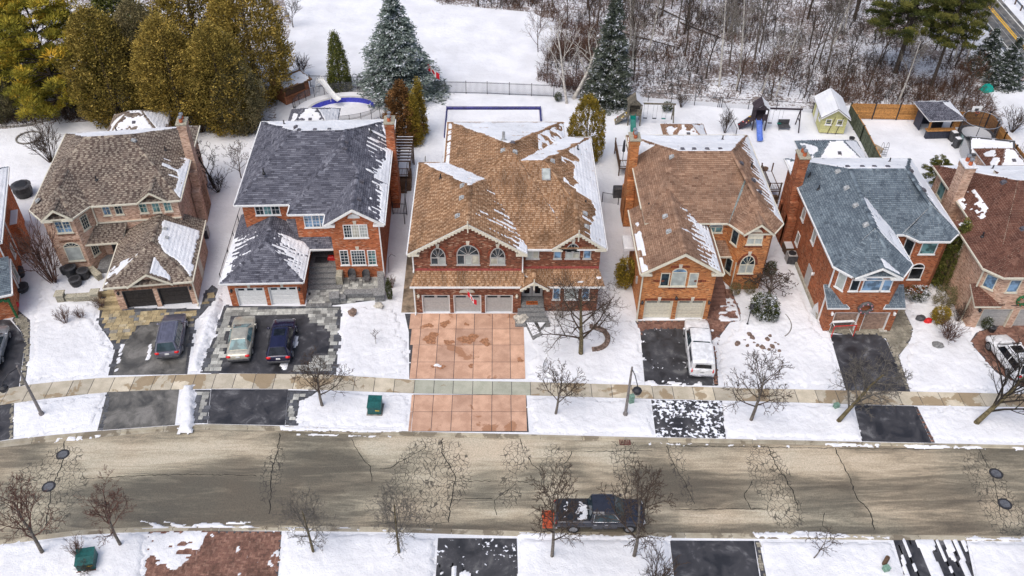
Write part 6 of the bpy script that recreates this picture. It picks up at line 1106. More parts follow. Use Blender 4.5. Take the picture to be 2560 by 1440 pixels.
for kind,label,ms,px,py,top,w_,H0,W0,g in [
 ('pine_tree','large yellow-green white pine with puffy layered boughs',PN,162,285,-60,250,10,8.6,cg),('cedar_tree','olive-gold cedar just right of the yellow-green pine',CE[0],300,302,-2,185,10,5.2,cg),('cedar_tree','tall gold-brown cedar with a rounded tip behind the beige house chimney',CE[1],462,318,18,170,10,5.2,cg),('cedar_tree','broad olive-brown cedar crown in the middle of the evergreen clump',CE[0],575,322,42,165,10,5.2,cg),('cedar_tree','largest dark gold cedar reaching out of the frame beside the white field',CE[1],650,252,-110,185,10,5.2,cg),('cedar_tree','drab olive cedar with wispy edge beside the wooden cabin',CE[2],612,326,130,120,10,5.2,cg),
 ('cedar_tree','dull grey-green cedar in shadow between the two gold cedars',CE[2],395,265,-20,150,10,5.2,cg),('cedar_tree','dark green cedar behind the pine at the top left',CE[3],60,225,-80,170,10,5.2,cg),('cedar_tree','dark green cedar filling the top between pine and cedars',CE[3],330,190,-120,190,10,5.2,cg),('cedar_tree','gold cedar top behind the tallest cedars at the upper frame edge',CE[1],520,215,-130,200,10,5.2,cg),('cedar_tree','drab narrow evergreen on leaning trunks at the far left edge',CE[2],10,300,60,95,10,5.2,cg),('cedar_tree','dark evergreen behind the leaning trunks in the left corner',CE[3],-20,240,-60,160,10,5.2,cg),
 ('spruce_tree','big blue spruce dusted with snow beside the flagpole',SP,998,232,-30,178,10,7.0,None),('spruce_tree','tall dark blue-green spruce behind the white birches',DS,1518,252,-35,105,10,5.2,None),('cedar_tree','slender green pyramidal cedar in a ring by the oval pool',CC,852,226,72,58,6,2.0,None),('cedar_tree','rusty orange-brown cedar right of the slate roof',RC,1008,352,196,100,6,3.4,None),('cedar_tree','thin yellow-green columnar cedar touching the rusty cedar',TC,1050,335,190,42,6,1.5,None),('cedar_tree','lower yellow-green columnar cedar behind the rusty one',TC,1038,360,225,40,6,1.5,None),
 ('cedar_tree','bright golden dense cedar beside the tan roof',YC,1463,395,228,92,5,4.4,None),('cedar_tree','tall dark green columnar cedar leaning between the last two houses',CC,2352,712,545,62,6,2.0,None)]:
    plant(kind,label,ms,px,py,top,w_,H0,W0,group=g)
# big pines and small spruces by the far road
WP=pinetree(45,13,4.2,'leaf_wpine',6,8,lambda t: np.clip(np.sin(np.pi*(.1+.82*t)),0,1)**.7,.6,150,.34,.15,.45)
for lb,px,py,tp,w_ in (('big dark pine with a forked trunk above the horizontal board fence',2238,182,-90,210),('pine with thin crown between the forked pine and the far road',2328,215,-80,150),('pine leaning at the frame top beside the far road',2392,120,-150,110)): plant('pine_tree',lb,WP,px,py,tp,w_,13,8.0,group='pines by the far road')
for lb,px,py,tp,w_ in (('small snow-dusted spruce nearer the woods beside the far road',2455,175,70,75),('small snow-dusted spruce nearer the guardrail by the far road',2505,208,92,75)): plant('spruce_tree',lb,DS,px,py,tp,w_,10,5.2,group='small spruces by the far road')
for lb,px,py,tp,w_ in (('bushy dark pine shrub behind the blue-grey roof',2326,482,395,72),): plant('pine_shrub',lb,WP,px,py,tp,w_,13,8.0)
# bare street trees
ST=[bare('t',51,5,.09,'twig_brown','bark_grey',4,first=.26,n=[11,6,5,4],ang=.8,twig=.012),bare('t',52,5,.10,'twig_grey','bark_mossy',4,first=.24,n=[12,7,5,4],ang=.9,gnarl=.16,twig=.012),bare('t',53,5,.09,'twig_brown','bark_grey',4,first=.28,n=[10,6,5,4],ang=.7,gnarl=.1,len=[.7,.55,.5,.5],twig=.012),bare('t',54,5,.10,'twig_red','bark_grey',4,first=.28,n=[12,6,5,4],ang=.75,gnarl=.18,twig=.012)]
LN=[bare('t',55,5.5,.15,'twig_dark','bark_mossy',4,lean=(.45,.05),first=.22,n=[13,7,5,4],ang=.65,twig=.012,len=[.75,.55,.5,.45],gnarl=.1),bare('t',56,5,.12,'twig_grey','bark_mossy',4,lean=(.3,.0),first=.25,n=[13,7,5,4],ang=.85,gnarl=.13,twig=.012)]
for lb,ms,px,py,tp,w_,rz in [('small bare street tree left of the green transformer box',ST[0],806,1016,895,135,1.0),('bare street tree on the verge right of the pink driveway',ST[2],1389,1036,905,120,2.0),('bare street tree between the white pickup and the snow-patched apron',ST[0],1877,1052,875,150,4.0),('grey-twigged leaning street tree beside the dark apron of the wreath house',LN[1],2094,1055,905,165,0.15),
 ('reddish bare tree at the lower left edge beside the manholes',ST[3],107,1383,1215,150,.4),('bare brown tree beside the green box on the near verge',ST[3],302,1364,1215,125,5.2),('bare tree with grey twigs right of the red brick driveway',ST[1],784,1382,1240,150,2.7),('round bare tree left of the near asphalt driveway',ST[1],998,1384,1235,148,5.5),('bare tree in front of the dark pickup tailgate',ST[2],1380,1392,1175,165,.8),('bare tree in front of the dark pickup bonnet',ST[0],1585,1392,1165,175,3.3)]: plant('bare_tree',lb,ms,px,py,tp,w_,5,3.6,rz,group='bare street trees')
plant('bare_tree','large bare tree leaning right at the right edge with dark dense branches',LN[0],2438,1060,905,190,5.5,3.6,0.1,group='bare street trees')
plant('bare_tree','broad bare front-yard tree in a stone ring before the dark red house',bare('t',57,7,.17,'twig_brown','bark_mossy',4,first=.22,n=[13,7,6,4],ang=1.05,twig=.012,len=[.75,.55,.5,.45],gnarl=.17),1452,886,700,225,7,6.0,1.5)
plant('sapling','thin bare sapling on the near lawn left of the tyre tracks',bare('t',58,3,.04,'twig_brown','bark_grey',3,lean=(.3,0),first=.3,n=[9,4,3]),2032,1398,1330,85,3,2.4,.2); plant('sapling','bare sapling cut by the right frame edge at the near kerb',ST[3],2575,1395,1280,110,5,3.6,.9); plant('sapling','tiny bare sapling on the lawn of the slate-roofed house',bare('t',59,1.4,.02,'twig_brown','bark_grey',2,n=[7,4]),940,862,826,26,1.4,1.0,.2)
plant('bare_tree','small bare tree alone on the white field',bare('t',60,4,.05,'twig_grey','bark_grey',3,first=.2,n=[12,6,4],ang=.5),733,68,-6,52,4,2.4,0); plant('bare_tree','bare crooked tree right of the beige house',bare('t',61,5,.09,'twig_dark','bark',4,first=.2,n=[9,6,4,3],ang=.9,gnarl=.25),535,470,345,95,5,3.8,0); plant('bare_tree','bare bushy tree left of the slate-roofed house',bare('t',62,4.5,.06,'twig_brown','bark_grey',4,first=.12,n=[11,5,4,3],ang=.7),603,445,360,85,4.5,3.2,2)
plant('crab_apple_tree','twisted bare crab apple in the garden of the orange house',bare('t',63,2.6,.07,'twig_brown','bark_grey',4,lean=(.3,.1),first=.3,n=[9,6,4,3],ang=1.1,gnarl=.25),1915,762,700,115,2.6,2.2,.3)
bm=bare('t',64,9,.14,'bark_birch','bark_birch',3,lean=(-.12,0),first=.25,n=[9,5,3],ang=.55,len=[.6,.5,.45],twig=.016,rr=.5); bm2=bare('t',65,9,.16,'bark_birch','bark_birch',3,lean=(.35,.0),first=.3,n=[8,5,3],ang=.6,len=[.65,.5,.45],twig=.016,rr=.55,gnarl=.16)
plant('birch_tree','upright white birch at the iron fence corner',bm,1417,258,45,120,9,4.5,0.2,group='white birches'); plant('birch_tree','white birch with a trunk bending right over the fence',bm2,1434,246,55,150,9,5,0,group='white birches')
# shrubs
BU=[shrubmesh(70,2.2,22,.55,'twig_brown'),shrubmesh(71,2.2,26,.7,'twig_red'),shrubmesh(72,2.2,22,.6,'twig_dark'),shrubmesh(73,2.2,18,.9,'twig_pale',nb=(3,3))]
for lb,m,px,py,tp,w_ in [('tall reddish bare shrub at the front corner of the beige house',BU[1],135,705,545,110),('brown twiggy shrub behind the left end of the beige house',BU[0],128,405,300,90),('low dark bush beneath the crooked bare tree',BU[2],545,480,420,60),('twiggy brown bush under the cedars by the beige chimney',BU[0],505,330,290,70),('bare bush behind the swing set against the chain-link fence',BU[0],1702,268,225,40),('bare shrub by the chain-link corner between the two back yards',BU[0],1812,332,268,42),('wide brown shrub against the garden front of the dark red house',BU[3],1405,790,735,90),('pale bare hydrangea bush beside the brick porch steps',BU[3],1862,700,655,80),('red-tinged bare shrub by the rock on the last lawn',BU[1],2372,850,800,70),('dry twiggy bush below the corner of the last beige house',BU[0],2392,805,755,46),('bare twig bush at the foot of the near green box',BU[1],196,1395,1350,48),('dead brown bush in front of the near green box',BU[0],222,1432,1405,50),('bare twig bush on the near lawn beside the second asphalt driveway',BU[0],1640,1470,1385,110),('tiny reddish shrub on the beige house lawn',BU[1],203,795,768,34),('small bare bush under the kerbside red shrub bed',BU[1],165,810,770,40),('bare shrub left of the paved walk by the beige house',BU[1],255,770,740,40),('bare shrub beside the green tent on the roadside snow',BU[0],2530,330,265,70),('bare bush outside the board fence corner',BU[3],2545,420,350,60),('winter bush beside the white field edge near the cabin',BU[0],755,190,130,55),('dry brown grass clump under the bird stick by the slate house',BU[1],980,720,690,26)]: plant('bare_shrub',lb,(m,),px,py,tp,w_,2.2,2.2,cat='shrub',names=('branches',))
for lb,ms,px,py,tp,w_ in [('yellow-green rhododendron bush at the orange house side',SG,1562,715,640,54),('snow-capped round evergreen in the orange house garden',SB,1905,790,735,70),('smaller snow-capped evergreen left of the crab apple',SB,1925,800,765,40),('dark upright evergreen beside the orange house bay',SB,1922,690,650,30),('brown clipped bush at the foot of the brick porch steps',BB,1835,735,705,32),('brown clipped bush nearest the orange house bay window',BB,1872,730,700,36),('dark green snow-dusted hedge bush below the arched window',SB,2285,740,712,66),('tan deciduous bush beside the columnar cedar',BB,2352,770,712,56),('yellow-green low bush below the tan bush',SG,2345,805,765,44),('round clipped snow-topped bush by the swing set',SB,1667,278,252,26),('second clipped bush beside the green slide tower',SB,1592,262,244,22),('little dark conifer at the iron fence corner',SB,1395,252,228,20),('potted conifer beside the last garage door',SB,2462,820,792,26),('narrow dark yew at the stone wall of the slate house',SB,975,750,690,16)]: plant('evergreen_bush',lb,ms,px,py,tp,w_,1.6,1.8,cat='shrub')
# ------------------------------------------------------------- the woods
WT=[bare('t',80,12,.16,'twig_dark','bark',4,first=.35,n=[10,5,4,2],ang=.6,len=[.45,.5,.5,.45],twig=.013),bare('t',81,12,.13,'twig_grey','bark_grey',4,first=.45,n=[10,5,3,2],ang=.5,len=[.4,.5,.5,.45],twig=.013),bare('t',82,8,.08,'twig_brown','bark',3,first=.25,n=[12,6,4],ang=.6,twig=.013),bare('t',83,12,.12,'twig_pale','bark_birch',3,first=.4,n=[11,6,4],ang=.5,len=[.4,.5,.5],twig=.014),bare('t',84,6,.06,'twig_rust','bark',3,first=.15,n=[12,6,4],ang=.7,twig=.013)]
rw=random.Random(5); wood=GL([(1100,14),(1330,34),(1400,66),(1338,200),(1425,234),(1560,236),(2030,266),(2130,258),(2420,284),(2440,200),(2420,120),(2385,-60),(1100,-60)]); wa=np.array(wood); n=0
spec=[(1798,216,3,12),(1842,222,3,12),(1765,196,0,7),(1905,232,3,8),(1940,240,3,9),(1470,20,0,11),(1580,45,0,12),(1755,-5,0,12),(1622,130,3,10),(1712,140,0,8),(2135,45,0,13),(1690,95,1,9),(1655,40,0,10),(2110,85,3,9),(2085,110,3,9),(1850,235,4,5),(1970,240,2,5),(2010,245,2,5),(2060,240,2,5),(2180,250,4,4),(2240,255,4,4),(1350,70,2,5),(1345,130,4,5),(1370,190,4,4),(1440,190,4,5),(1400,120,4,5),(1470,160,4,5),(1420,60,4,6),(1480,80,4,6)]
LB=['dark bare woodland tree among the snowy brush','grey bare woodland tree among the snowy brush','thin brown bare woodland tree among the snowy brush','pale-barked bare tree among the snowy woods','rust-twigged low tree in the snowy woods']
while len(spec) < 115:
    px, py = rw.uniform(1100,2440), rw.uniform(-50,270); x, y = G(px,py)
    if float(pdist(np.array([x]),np.array([y]),wood)[0]) > .5: spec.append((px,py,rw.choice([0,0,1,1,2,2,2,3,4,4,4]),None))
for px,py,k,Hh in spec:
    x,y=G(px,py); h0=(12,12,8,12,6)[k]; Hh=(Hh or h0*rw.uniform(.55,.95)); s=Hh/h0*1.25; t=thing('woodland_tree',LB[k],'tree',(x,y,0),rw.uniform(0,6.28),'bare woodland trees'+(' '+['dark','grey','thin brown','pale','rusty'][k])); t.scale=(s,s,s)
    for nm,me in zip(('trunk','crown'),WT[k]): obj(nm,me,None,t)
for px,py,k,Hh in [(20,292,1,7),(42,285,1,7),(62,290,3,8),(180,300,2,5),(240,295,0,5),(110,300,4,3),(150,310,4,3)]:
    x,y=G(px,py); h0=(12,12,8,12,6)[k]; t=thing('woodland_tree',['dark','leaning grey','thin brown','pale leaning','rusty'][k]+' bare trunk under the evergreens at the top left','tree',(x,y,0),rw.uniform(0,6.28),'bare trunks under the evergreens '+str(k)); s=Hh/h0; t.scale=(s,s,s)
    for nm,me in zip(('trunk','crown'),WT[k]): obj(nm,me,None,t)
def brush(name,polys,n,seed,mat,hmin=.4,hmax=1.6,label=None):
    rnd=random.Random(seed); segs=[]; pts=[]
    P=np.array(polys); x0,y0=P.min(0); x1,y1=P.max(0); X=np.array([rnd.uniform(x0,x1) for _ in range(n*3)]); Y=np.array([rnd.uniform(y0,y1) for _ in range(n*3)]); ok=(pdist(X,Y,polys)>.2)&(fbm(X*.22,Y*.22,seed)>.5); X=X[ok][:n]; Y=Y[ok][:n]
    for x,y in zip(X,Y):
        h=rnd.uniform(hmin,hmax); a=rnd.uniform(0,6.28); t=rnd.random()
        for q in range(3):
            a2=a+rnd.uniform(-1.5,1.5); l=rnd.uniform(.2,.7)*h; m=Vector((x+cos(a2)*l*.4,y+sin(a2)*l*.4,h*.6)); segs.append((Vector((x,y,0)),m,.016,.012,t)); segs.append((m,m+Vector((cos(a2)*l*.6,sin(a2)*l*.6,h*rnd.uniform(-.2,.4))),.012,.006,t))
            b2=a2+rnd.uniform(-1,1); segs.append((m,m+Vector((cos(b2)*l*.5,sin(b2)*l*.5,h*rnd.uniform(-.1,.35))),.010,.005,t))
    me=segmesh(name,segs,3); me.materials.append(M[mat]); obj(name,me,None,kind='stuff')
brush('undergrowth',wood,3200,1,'twig_rust',.3,1.2); brush('undergrowth',wood,2800,2,'twig_dark',.4,1.8); brush('undergrowth',wood,1400,3,'twig_brown',.5,2.2)
brush('undergrowth',GL([(1338,200),(1330,120),(1400,60),(1490,80),(1480,225),(1420,236)]),650,4,'twig_red',.6,2.4); brush('undergrowth',GL([(-20,320),(120,308),(300,300),(420,285),(420,250),(-20,260)]),900,5,'twig_brown',.3,1.4); brush('undergrowth',GL([(2020,268),(2130,262),(2440,290),(2500,330),(2480,250),(2420,200),(2050,200)]),750,6,'twig_rust',.5,1.8); brush('undergrowth',GL([(990,-40),(1100,12),(1330,32),(1400,60),(1400,-40)]),900,7,'twig_rust',.4,1.3)
# fallen logs
for a,b in (((1555,85),(1700,125)),((1700,60),(1830,110)),((1640,20),(1740,70))):
    p,q=G(*a),G(*b); o=obj('fallen_log',MB().tube((*p,.2),(*q,.25),.11,.05,7),M['bark'],label='fallen dark log lying across the snowy woods '+('left of the pale poplars' if a[0]==1555 else 'behind the dark forked tree' if a[0]==1700 else 'near the frame top'),category='log',group='fallen logs')
# ------------------------------------------------------------- yards and street furniture
def at3(px,py,z=0): x,y=G(px,py,z); return Vector((x,y,z))
def single(name,m,mat,label,cat,loc=(0,0,0),rz=0,group=None,uv=False,smooth=False): o=obj(name,m,M[mat],label=label,category=cat,group=group,uv=uv,smooth=smooth); o.location=loc; o.rotation_euler=(0,0,rz); return o
M['mesh']=None
def meshmat(name,col,alpha):
    m,nt,b=newmat(name); b.inputs['Base Color'].default_value=c4(col); b.inputs['Alpha'].default_value=alpha; b.inputs['Roughness'].default_value=.7; return m
M['mesh']=meshmat('dark_fence_mesh',(.12,.12,.13),.38); M['net']=meshmat('black_net',(.03,.03,.035),.4); M['paleglass']=meshmat('pale_glass_panel',(.45,.62,.62),.5)
M['navy']=plain('navy_vinyl',(.03,.03,.16),.45,var=.4); M['poolblue']=plain('blue_pool_liner',(.05,.06,.42),.5,var=.2); M['cabin']=plain('orange_cedar_boards',(.36,.145,.07),.8,var=.25,tn=.4); M['shedyellow']=plain('pale_yellow_siding',(.62,.60,.28),.7,var=.12,tn=.2); M['fenceorange']=plain('orange_cedar_fence',(.52,.25,.075),.75,var=.25,tn=.4); M['fencegreen']=plain('weathered_green_boards',(.13,.15,.10),.9,var=.4,tn=.5)
M['slidegreen']=plain('green_plastic',(.0,.16,.13),.35,var=.15); M['slideblue']=plain('blue_plastic',(.10,.19,.58),.35,var=.15); M['oldwood']=plain('weathered_grey_wood',(.19,.17,.13),.9,var=.35,tn=.4); M['darkwood']=plain('dark_stained_wood',(.055,.04,.05),.85,var=.35,tn=.4); M['boxgreen']=plain('green_enamel',(.008,.085,.08),.4,var=.25); M['palegreen']=plain('pale_green_plastic',(.18,.3,.23),.6); M['rust']=plain('rusty_iron',(.12,.05,.04),.8,var=.4); M['canvas']=plain('grey_canvas',(.5,.5,.5),.8,var=.1); M['wicker']=plain('grey_wicker',(.10,.095,.095),.8,var=.3); M['flagred']=plain('flag_red',(.62,.015,.03),.7,var=.1); M['pink']=plain('pink_cloth',(.6,.25,.3),.8); M['rock']=plain('brown_rock',(.2,.14,.11),.95,var=.4,scale=5,bmp=.5); M['palerock']=plain('pale_rock',(.45,.42,.36),.95,var=.25,bmp=.5); M['tan']=plain('tan_fabric',(.38,.3,.2),.8); M['yflag']=plain('yellow_cloth',(.75,.5,.02),.6); M['teal']=plain('teal_tarp',(.0,.3,.24),.6); M['concg']=plain('kerb_grey_stone',(.2,.19,.17),.95,var=.3,bmp=.3)
# iron fence: each post a part, pickets joined per bay
def iron_fence(label,base,h=1.5,post=2.4,pick=.13,mat='black',group=None,name='iron_fence'):
    P=[at3(*p) for p in base]; o=P[0]; t=thing(name,label,'fence',o,0,group)
    for a,b in zip(P,P[1:]):
        L=(b-a).length; d=(b-a)/L; n=max(1,round(L/post))
        for k in range(n+1): q=a+d*L*k/n-o; obj('post',MB().box(q.x-.04,q.x+.04,q.y-.04,q.y+.04,0,h+.08),M[mat],t)
        for k in range(n):
            p,q=a+d*(L*k/n)-o,a+d*(L*(k+1)/n)-o; m=MB()
            for z in (.12,h-.12): obj('rail',MB().tube((p.x,p.y,z),(q.x,q.y,z),.025,.025,4),M[mat],t)
            c=int((q-p).length/pick)
            for j in range(1,c): r_=p+(q-p)*(j/c); m.tube((r_.x,r_.y,.05),(r_.x,r_.y,h),.02,.02,3,False)
            obj('pickets',m,M[mat],t,kind='stuff')
    return t
iron_fence('black iron picket fence left of the blue spruce with the green pyramidal cedar',[(777,217),(852,219),(985,224)]); iron_fence('long black iron picket fence behind the rectangular pool',[(1060,231),(1218,235),(1384,242),(1450,246)]); iron_fence('short black iron gate between the slate house and the dark red house',[(983,535),(1017,536)],1.3,1.6); 
def chain(label,base,h=1.15,post=3.0,mat='steel',group='chain-link fences',mesh=True):
    P=[at3(*p) for p in base]; o=P[0]; t=thing('chain_link_fence',label,'fence',o,0,group)
    for a,b in zip(P,P[1:]):
        L=(b-a).length; d=(b-a)/L; n=max(1,round(L/post)); A,B=a-o,b-o; obj('top_rail',MB().tube((A.x,A.y,h),(B.x,B.y,h),.028,.028,5),M[mat],t)
        for k in range(n+1): q=A+(B-A)*k/n; obj('post',MB().tube((q.x,q.y,0),(q.x,q.y,h+.06),.04,.04,6),M[mat],t)
        if mesh: obj('wire_mesh',MB().poly([(A.x,A.y,.03),(B.x,B.y,.03),(B.x,B.y,h-.02),(A.x,A.y,h-.02)]),M['chainmesh'],t,kind='stuff')
    return t
M['chainmesh']=meshmat('chain_link_mesh',(.2,.2,.2),.16)
chain('chain-link fence along the woods behind the green-slide play set',[(1547,251),(1620,254),(1794,268)],mat='dark'); chain('chain-link fence along the woods behind the blue-slide play set',[(1798,268),(1870,273),(1940,276),(2030,282)],mat='dark'); chain('chain-link fence dividing the two play yards',[(1803,269),(1838,345)],mat='dark'); chain('chain-link fence between the beige and slate houses over a brown hedge',[(556,712),(575,650),(600,565),(620,500)],1.2,mat='black'); chain('low chain-link fence along the slate house garden by the dark red house',[(1012,560),(1020,440),(1032,370)],1.4,mat='black'); chain('chain-link side gate right of the dark red house',[(1505,505),(1545,512)],1.1,1.3,mat='black')
m=MB(); rr=random.Random(8)
for k in range(260):
    f=rr.random(); p=at3(566+40*f,700-140*f); s=rr.uniform(-.25,.25); m.tube((p.x+.35+s,p.y,0),(p.x+.35+s*1.5+rr.uniform(-.2,.2),p.y+rr.uniform(-.3,.3),rr.uniform(.4,1.1)),.02,.008,3,False,rr.random())
single('hedge',m,'twig_brown','low brown leafless hedge along the chain-link fence by the slate house','hedge')
# board fences: every board and post a part
def board_fence(label,base,h=1.9,nb=9,mat='fenceorange',post='black',bay=2.4,vertical=False,group='board fences of the end yard'):
    P=[at3(*p) for p in base]; o=P[0]; t=thing('board_fence',label,'fence',o,0,group); cache={}
    for a,b in zip(P,P[1:]):
        L=(b-a).length; d=(b-a)/L; n=max(1,round(L/bay)); ang=atan2(d.y,d.x); w_=L/n
        for k in range(n+1): q=a+d*w_*k-o; obj('post',MB().box(q.x-.06,q.x+.06,q.y-.06,q.y+.06,0,h+.12),M[post],t)
        for k in range(n):
            q=a+d*w_*k-o
            if vertical:
                c=int(w_/.17); 
                for j in range(c): e=obj('plank',MB().box(w_*j/c+.008,w_*(j+1)/c-.008,-.015,.015,.05,h-.02*rr.random(),rr.random()),M[mat],t); e.location=q; e.rotation_euler=(0,0,ang)
                e=obj('rail',MB().box(0,w_,-.03,.05,h,h+.05),M['fenceorange'],t); e.location=q; e.rotation_euler=(0,0,ang)
            else:
                bh=(h-.06)/nb
                for j in range(nb): e=obj('plank',MB().box(.06,w_-.06,-.015,.015,.05+bh*j+.006,.05+bh*(j+1)-.006,rr.random()),M[mat],t); e.location=q; e.rotation_euler=(0,0,ang)
    return t
board_fence('orange horizontal board fence behind the roofed garden bar',[(2119,297),(2300,301)]); board_fence('orange horizontal board fence behind the basketball hoop',[(2376,318),(2460,320)]); board_fence('orange board fence running down the right side of the end yard',[(2462,321),(2500,372),(2552,438),(2610,520)]); board_fence('weathered green plank fence on the left side of the snowy end yard',[(2118,298),(2150,352),(2190,432)],1.75,mat='fencegreen',post='fencegreen',vertical=True)
# yellow shed
p=at3(2047,333); q=at3(2108,336); r_=at3(2029,297); ang=atan2((q-p).y,(q-p).x); W_=(q-p).length; D_=4.0; h=House('shed','pale yellow garden shed with two small windows and snowy gable roof',(p.x,p.y),math.degrees(ang),brick='shedyellow',trim='white',sh='snow',cat='shed',group=None)
m=h.mb()
for k in range(10): m.box(0,W_,0,D_,.1+k*.2,.1+k*.2+.19,rr.random()); m.box(-.015,W_+.015,-.015,D_+.015,.1+k*.2,.1+k*.2+.06,rr.random())
h.part('wall',m,'shedyellow'); h.gablewall(0,W_,W_/2,0,2.1,2.95,.1); g_,l_=gab(-.25,W_+.25,-.3,D_+.3,2.0,W_/2,3.1); ro=h.roof(g_,[], 'roof',.1,trim='dark',snow=[(0,full(.06,.08)),(1,full(.06,.08))],sh='snow',cap=False); rake(h,-.25,W_+.25,W_/2,-.33,2.0,3.1,'white',.12,ret=False)
for x in (W_*.27,W_*.72): h.win((x,0,0),0,0,0,.62,1,at=(0,1.1,1.75),sill=True)
h.win((0,1.0,-90),0,0,0,.7,1,at=(0,1.1,1.7)); h.part('door',h.mb().box(-.05,-.015,2.0,3.0,.15,1.95),'white'); m=MB()
for x in (W_*.45,W_*.78): m.path([(x-.3,-.06,0),(x-.15,-.06,.8),(x+.02,-.06,1.5),(x+.1,-.06,2.0)],.03,4)
h.part('climbing_stem',m,'bark')
# cabin by the oval pool
A_,B_,C_=at3(688,262),at3(716,263),at3(777,238); ang=atan2((C_-B_).y,(C_-B_).x); L=(C_-B_).length; Dp=2.6; h=House('cabin','small orange cedar cabin with shuttered bar window and snowy shingle roof beside the oval pool',(B_.x,B_.y),math.degrees(ang),brick='cabin',trim='wood',sh='sh_tan',cat='cabin',group=None)
m=h.mb(); n_=int(L/.15)
for k in range(n_): m.box(L*k/n_+.006,L*(k+1)/n_-.006,0,.06,0,1.0,rr.random()); m.box(L*k/n_+.006,L*(k+1)/n_-.006,0,.06,1.75,2.1,rr.random())
h.part('wall',m,'cabin'); h.rect(0,L,.061,Dp,0,2.1,mat='cabin'); h.part('shutter',h.mb().box(.2,L-.6,-.0,.055,1.02,1.73),'wood'); h.part('bar_shelf',h.mb().box(.1,L-.5,-.25,0,.95,1.02),'cabin'); g_,_l=hip(-.3,L+.3,-.35,Dp+.3,2.05,(.2,Dp*.5,2.75),(L-.2,Dp*.5,2.75)); h.roof([g_['f'],g_['r'],g_['b'],g_['l']],[], 'roof',.1,snow=[(0,full(.1,.3)),(1,full()),(2,full())],trim='wood')
# oval pool with raised snowy deck, blue liner, mesh fence and slide
pc=at3(858,281); pool=thing('swimming_pool','oval pool with blue liner edge and snow cover inside a mesh fence','pool',pc,radians(10)); n=36; el=lambda rx,ry,z:[(rx*cos(2*pi*k/n),ry*sin(2*pi*k/n),z) for k in range(n)]
obj('deck',MB().loft([el(5.3,3.7,0),el(5.25,3.65,.5),el(3.8,2.5,.5)],closed=True,caps=False),M['snow'],pool); obj('coping',MB().loft([el(3.95,2.65,.5),el(3.95,2.65,.56),el(3.65,2.38,.56),el(3.65,2.38,.4)],closed=True,caps=False),M['canvas'],pool); obj('liner',MB().loft([el(3.65,2.38,.5),el(3.5,2.25,.0)],closed=True,caps=False),M['poolblue'],pool); obj('cover',MB().poly(el(3.5,2.25,.0)),M['snow'],pool)
pf=thing('mesh_fence','grey mesh safety fence ringing the oval pool','fence',(pc.x,pc.y,.0),radians(10)); n=26; E=[(5.25*cos(2*pi*k/n),3.75*sin(2*pi*k/n)) for k in range(n)]
for k in range(n):
    a,b=E[k],E[(k+1)%n]; obj('post',MB().tube((*a,.3),(*a,1.75),.03,.03,5),M['black'],pf); obj('mesh_panel',MB().poly([(*a,.45),(*b,.45),(*b,1.7),(*a,1.7)]),M['mesh'],pf); obj('rail',MB().tube((*a,1.7),(*b,1.7),.015,.015,4),M['black'],pf)
sp=at3(824,248,.5); sl_=thing('pool_slide','white curved slide with ladder by the oval pool','slide',sp,radians(-35)); P_=[(-1.3,2.0),(-.9,2.0),(-.4,1.6),(.3,.9),(1.0,.45),(1.5,.35)]; m=MB(); m.loft([[(x,-.3,z+.18),(x,-.28,z),(x,.28,z),(x,.3,z+.18),(x,.33,z+.18),(x,.31,z-.05),(x,-.31,z-.05),(x,-.33,z+.18)] for x,z in P_],closed=True); obj('chute',m,M['white'],sl_)
for y in (-.3,.3): obj('ladder_rail',MB().path([(-1.9,y,0),(-1.4,y,2.1),(-1.1,y,2.5),(-.7,y,2.2)],.03),M['white'],sl_); obj('leg',MB().tube((.5,y,0),(.45,y,.75),.03),M['white'],sl_)
for k in range(5): obj('step',MB().box(-1.9+.1*k,-1.75+.1*k,-.3,.3,.35+k*.38,.39+k*.38),M['white'],sl_)
# rectangular pool cover
a,b,c,d=at3(1116,272),at3(1352,272),at3(1360,345),at3(1112,345); rp=thing('swimming_pool','rectangular pool under a snow-laden navy winter cover','pool',((a.x+b.x)/2,(a.y+d.y)/2,0)); hw=(b.x-a.x)/2; hd=(a.y-d.y)/2
obj('cover_edge',MB().bbox(-hw,hw,hd-.35,hd,0,.42,.1),M['navy'],rp); obj('cover_edge',MB().bbox(-hw,-hw+.12,-hd,hd-.36,0,.3,.04),M['navy'],rp); obj('cover_edge',MB().bbox(hw-.16,hw,-hd,hd-.36,0,.3,.04),M['navy'],rp); obj('cover',MB().bbox(-hw+.13,hw-.17,-hd,hd-.36,0,.12,.06),M['snow'],rp); obj('snow',MB().bbox(-hw+.1,hw-.1,hd-.2,hd+.12,.42,.47,.03),M['snow'],rp,kind='stuff')
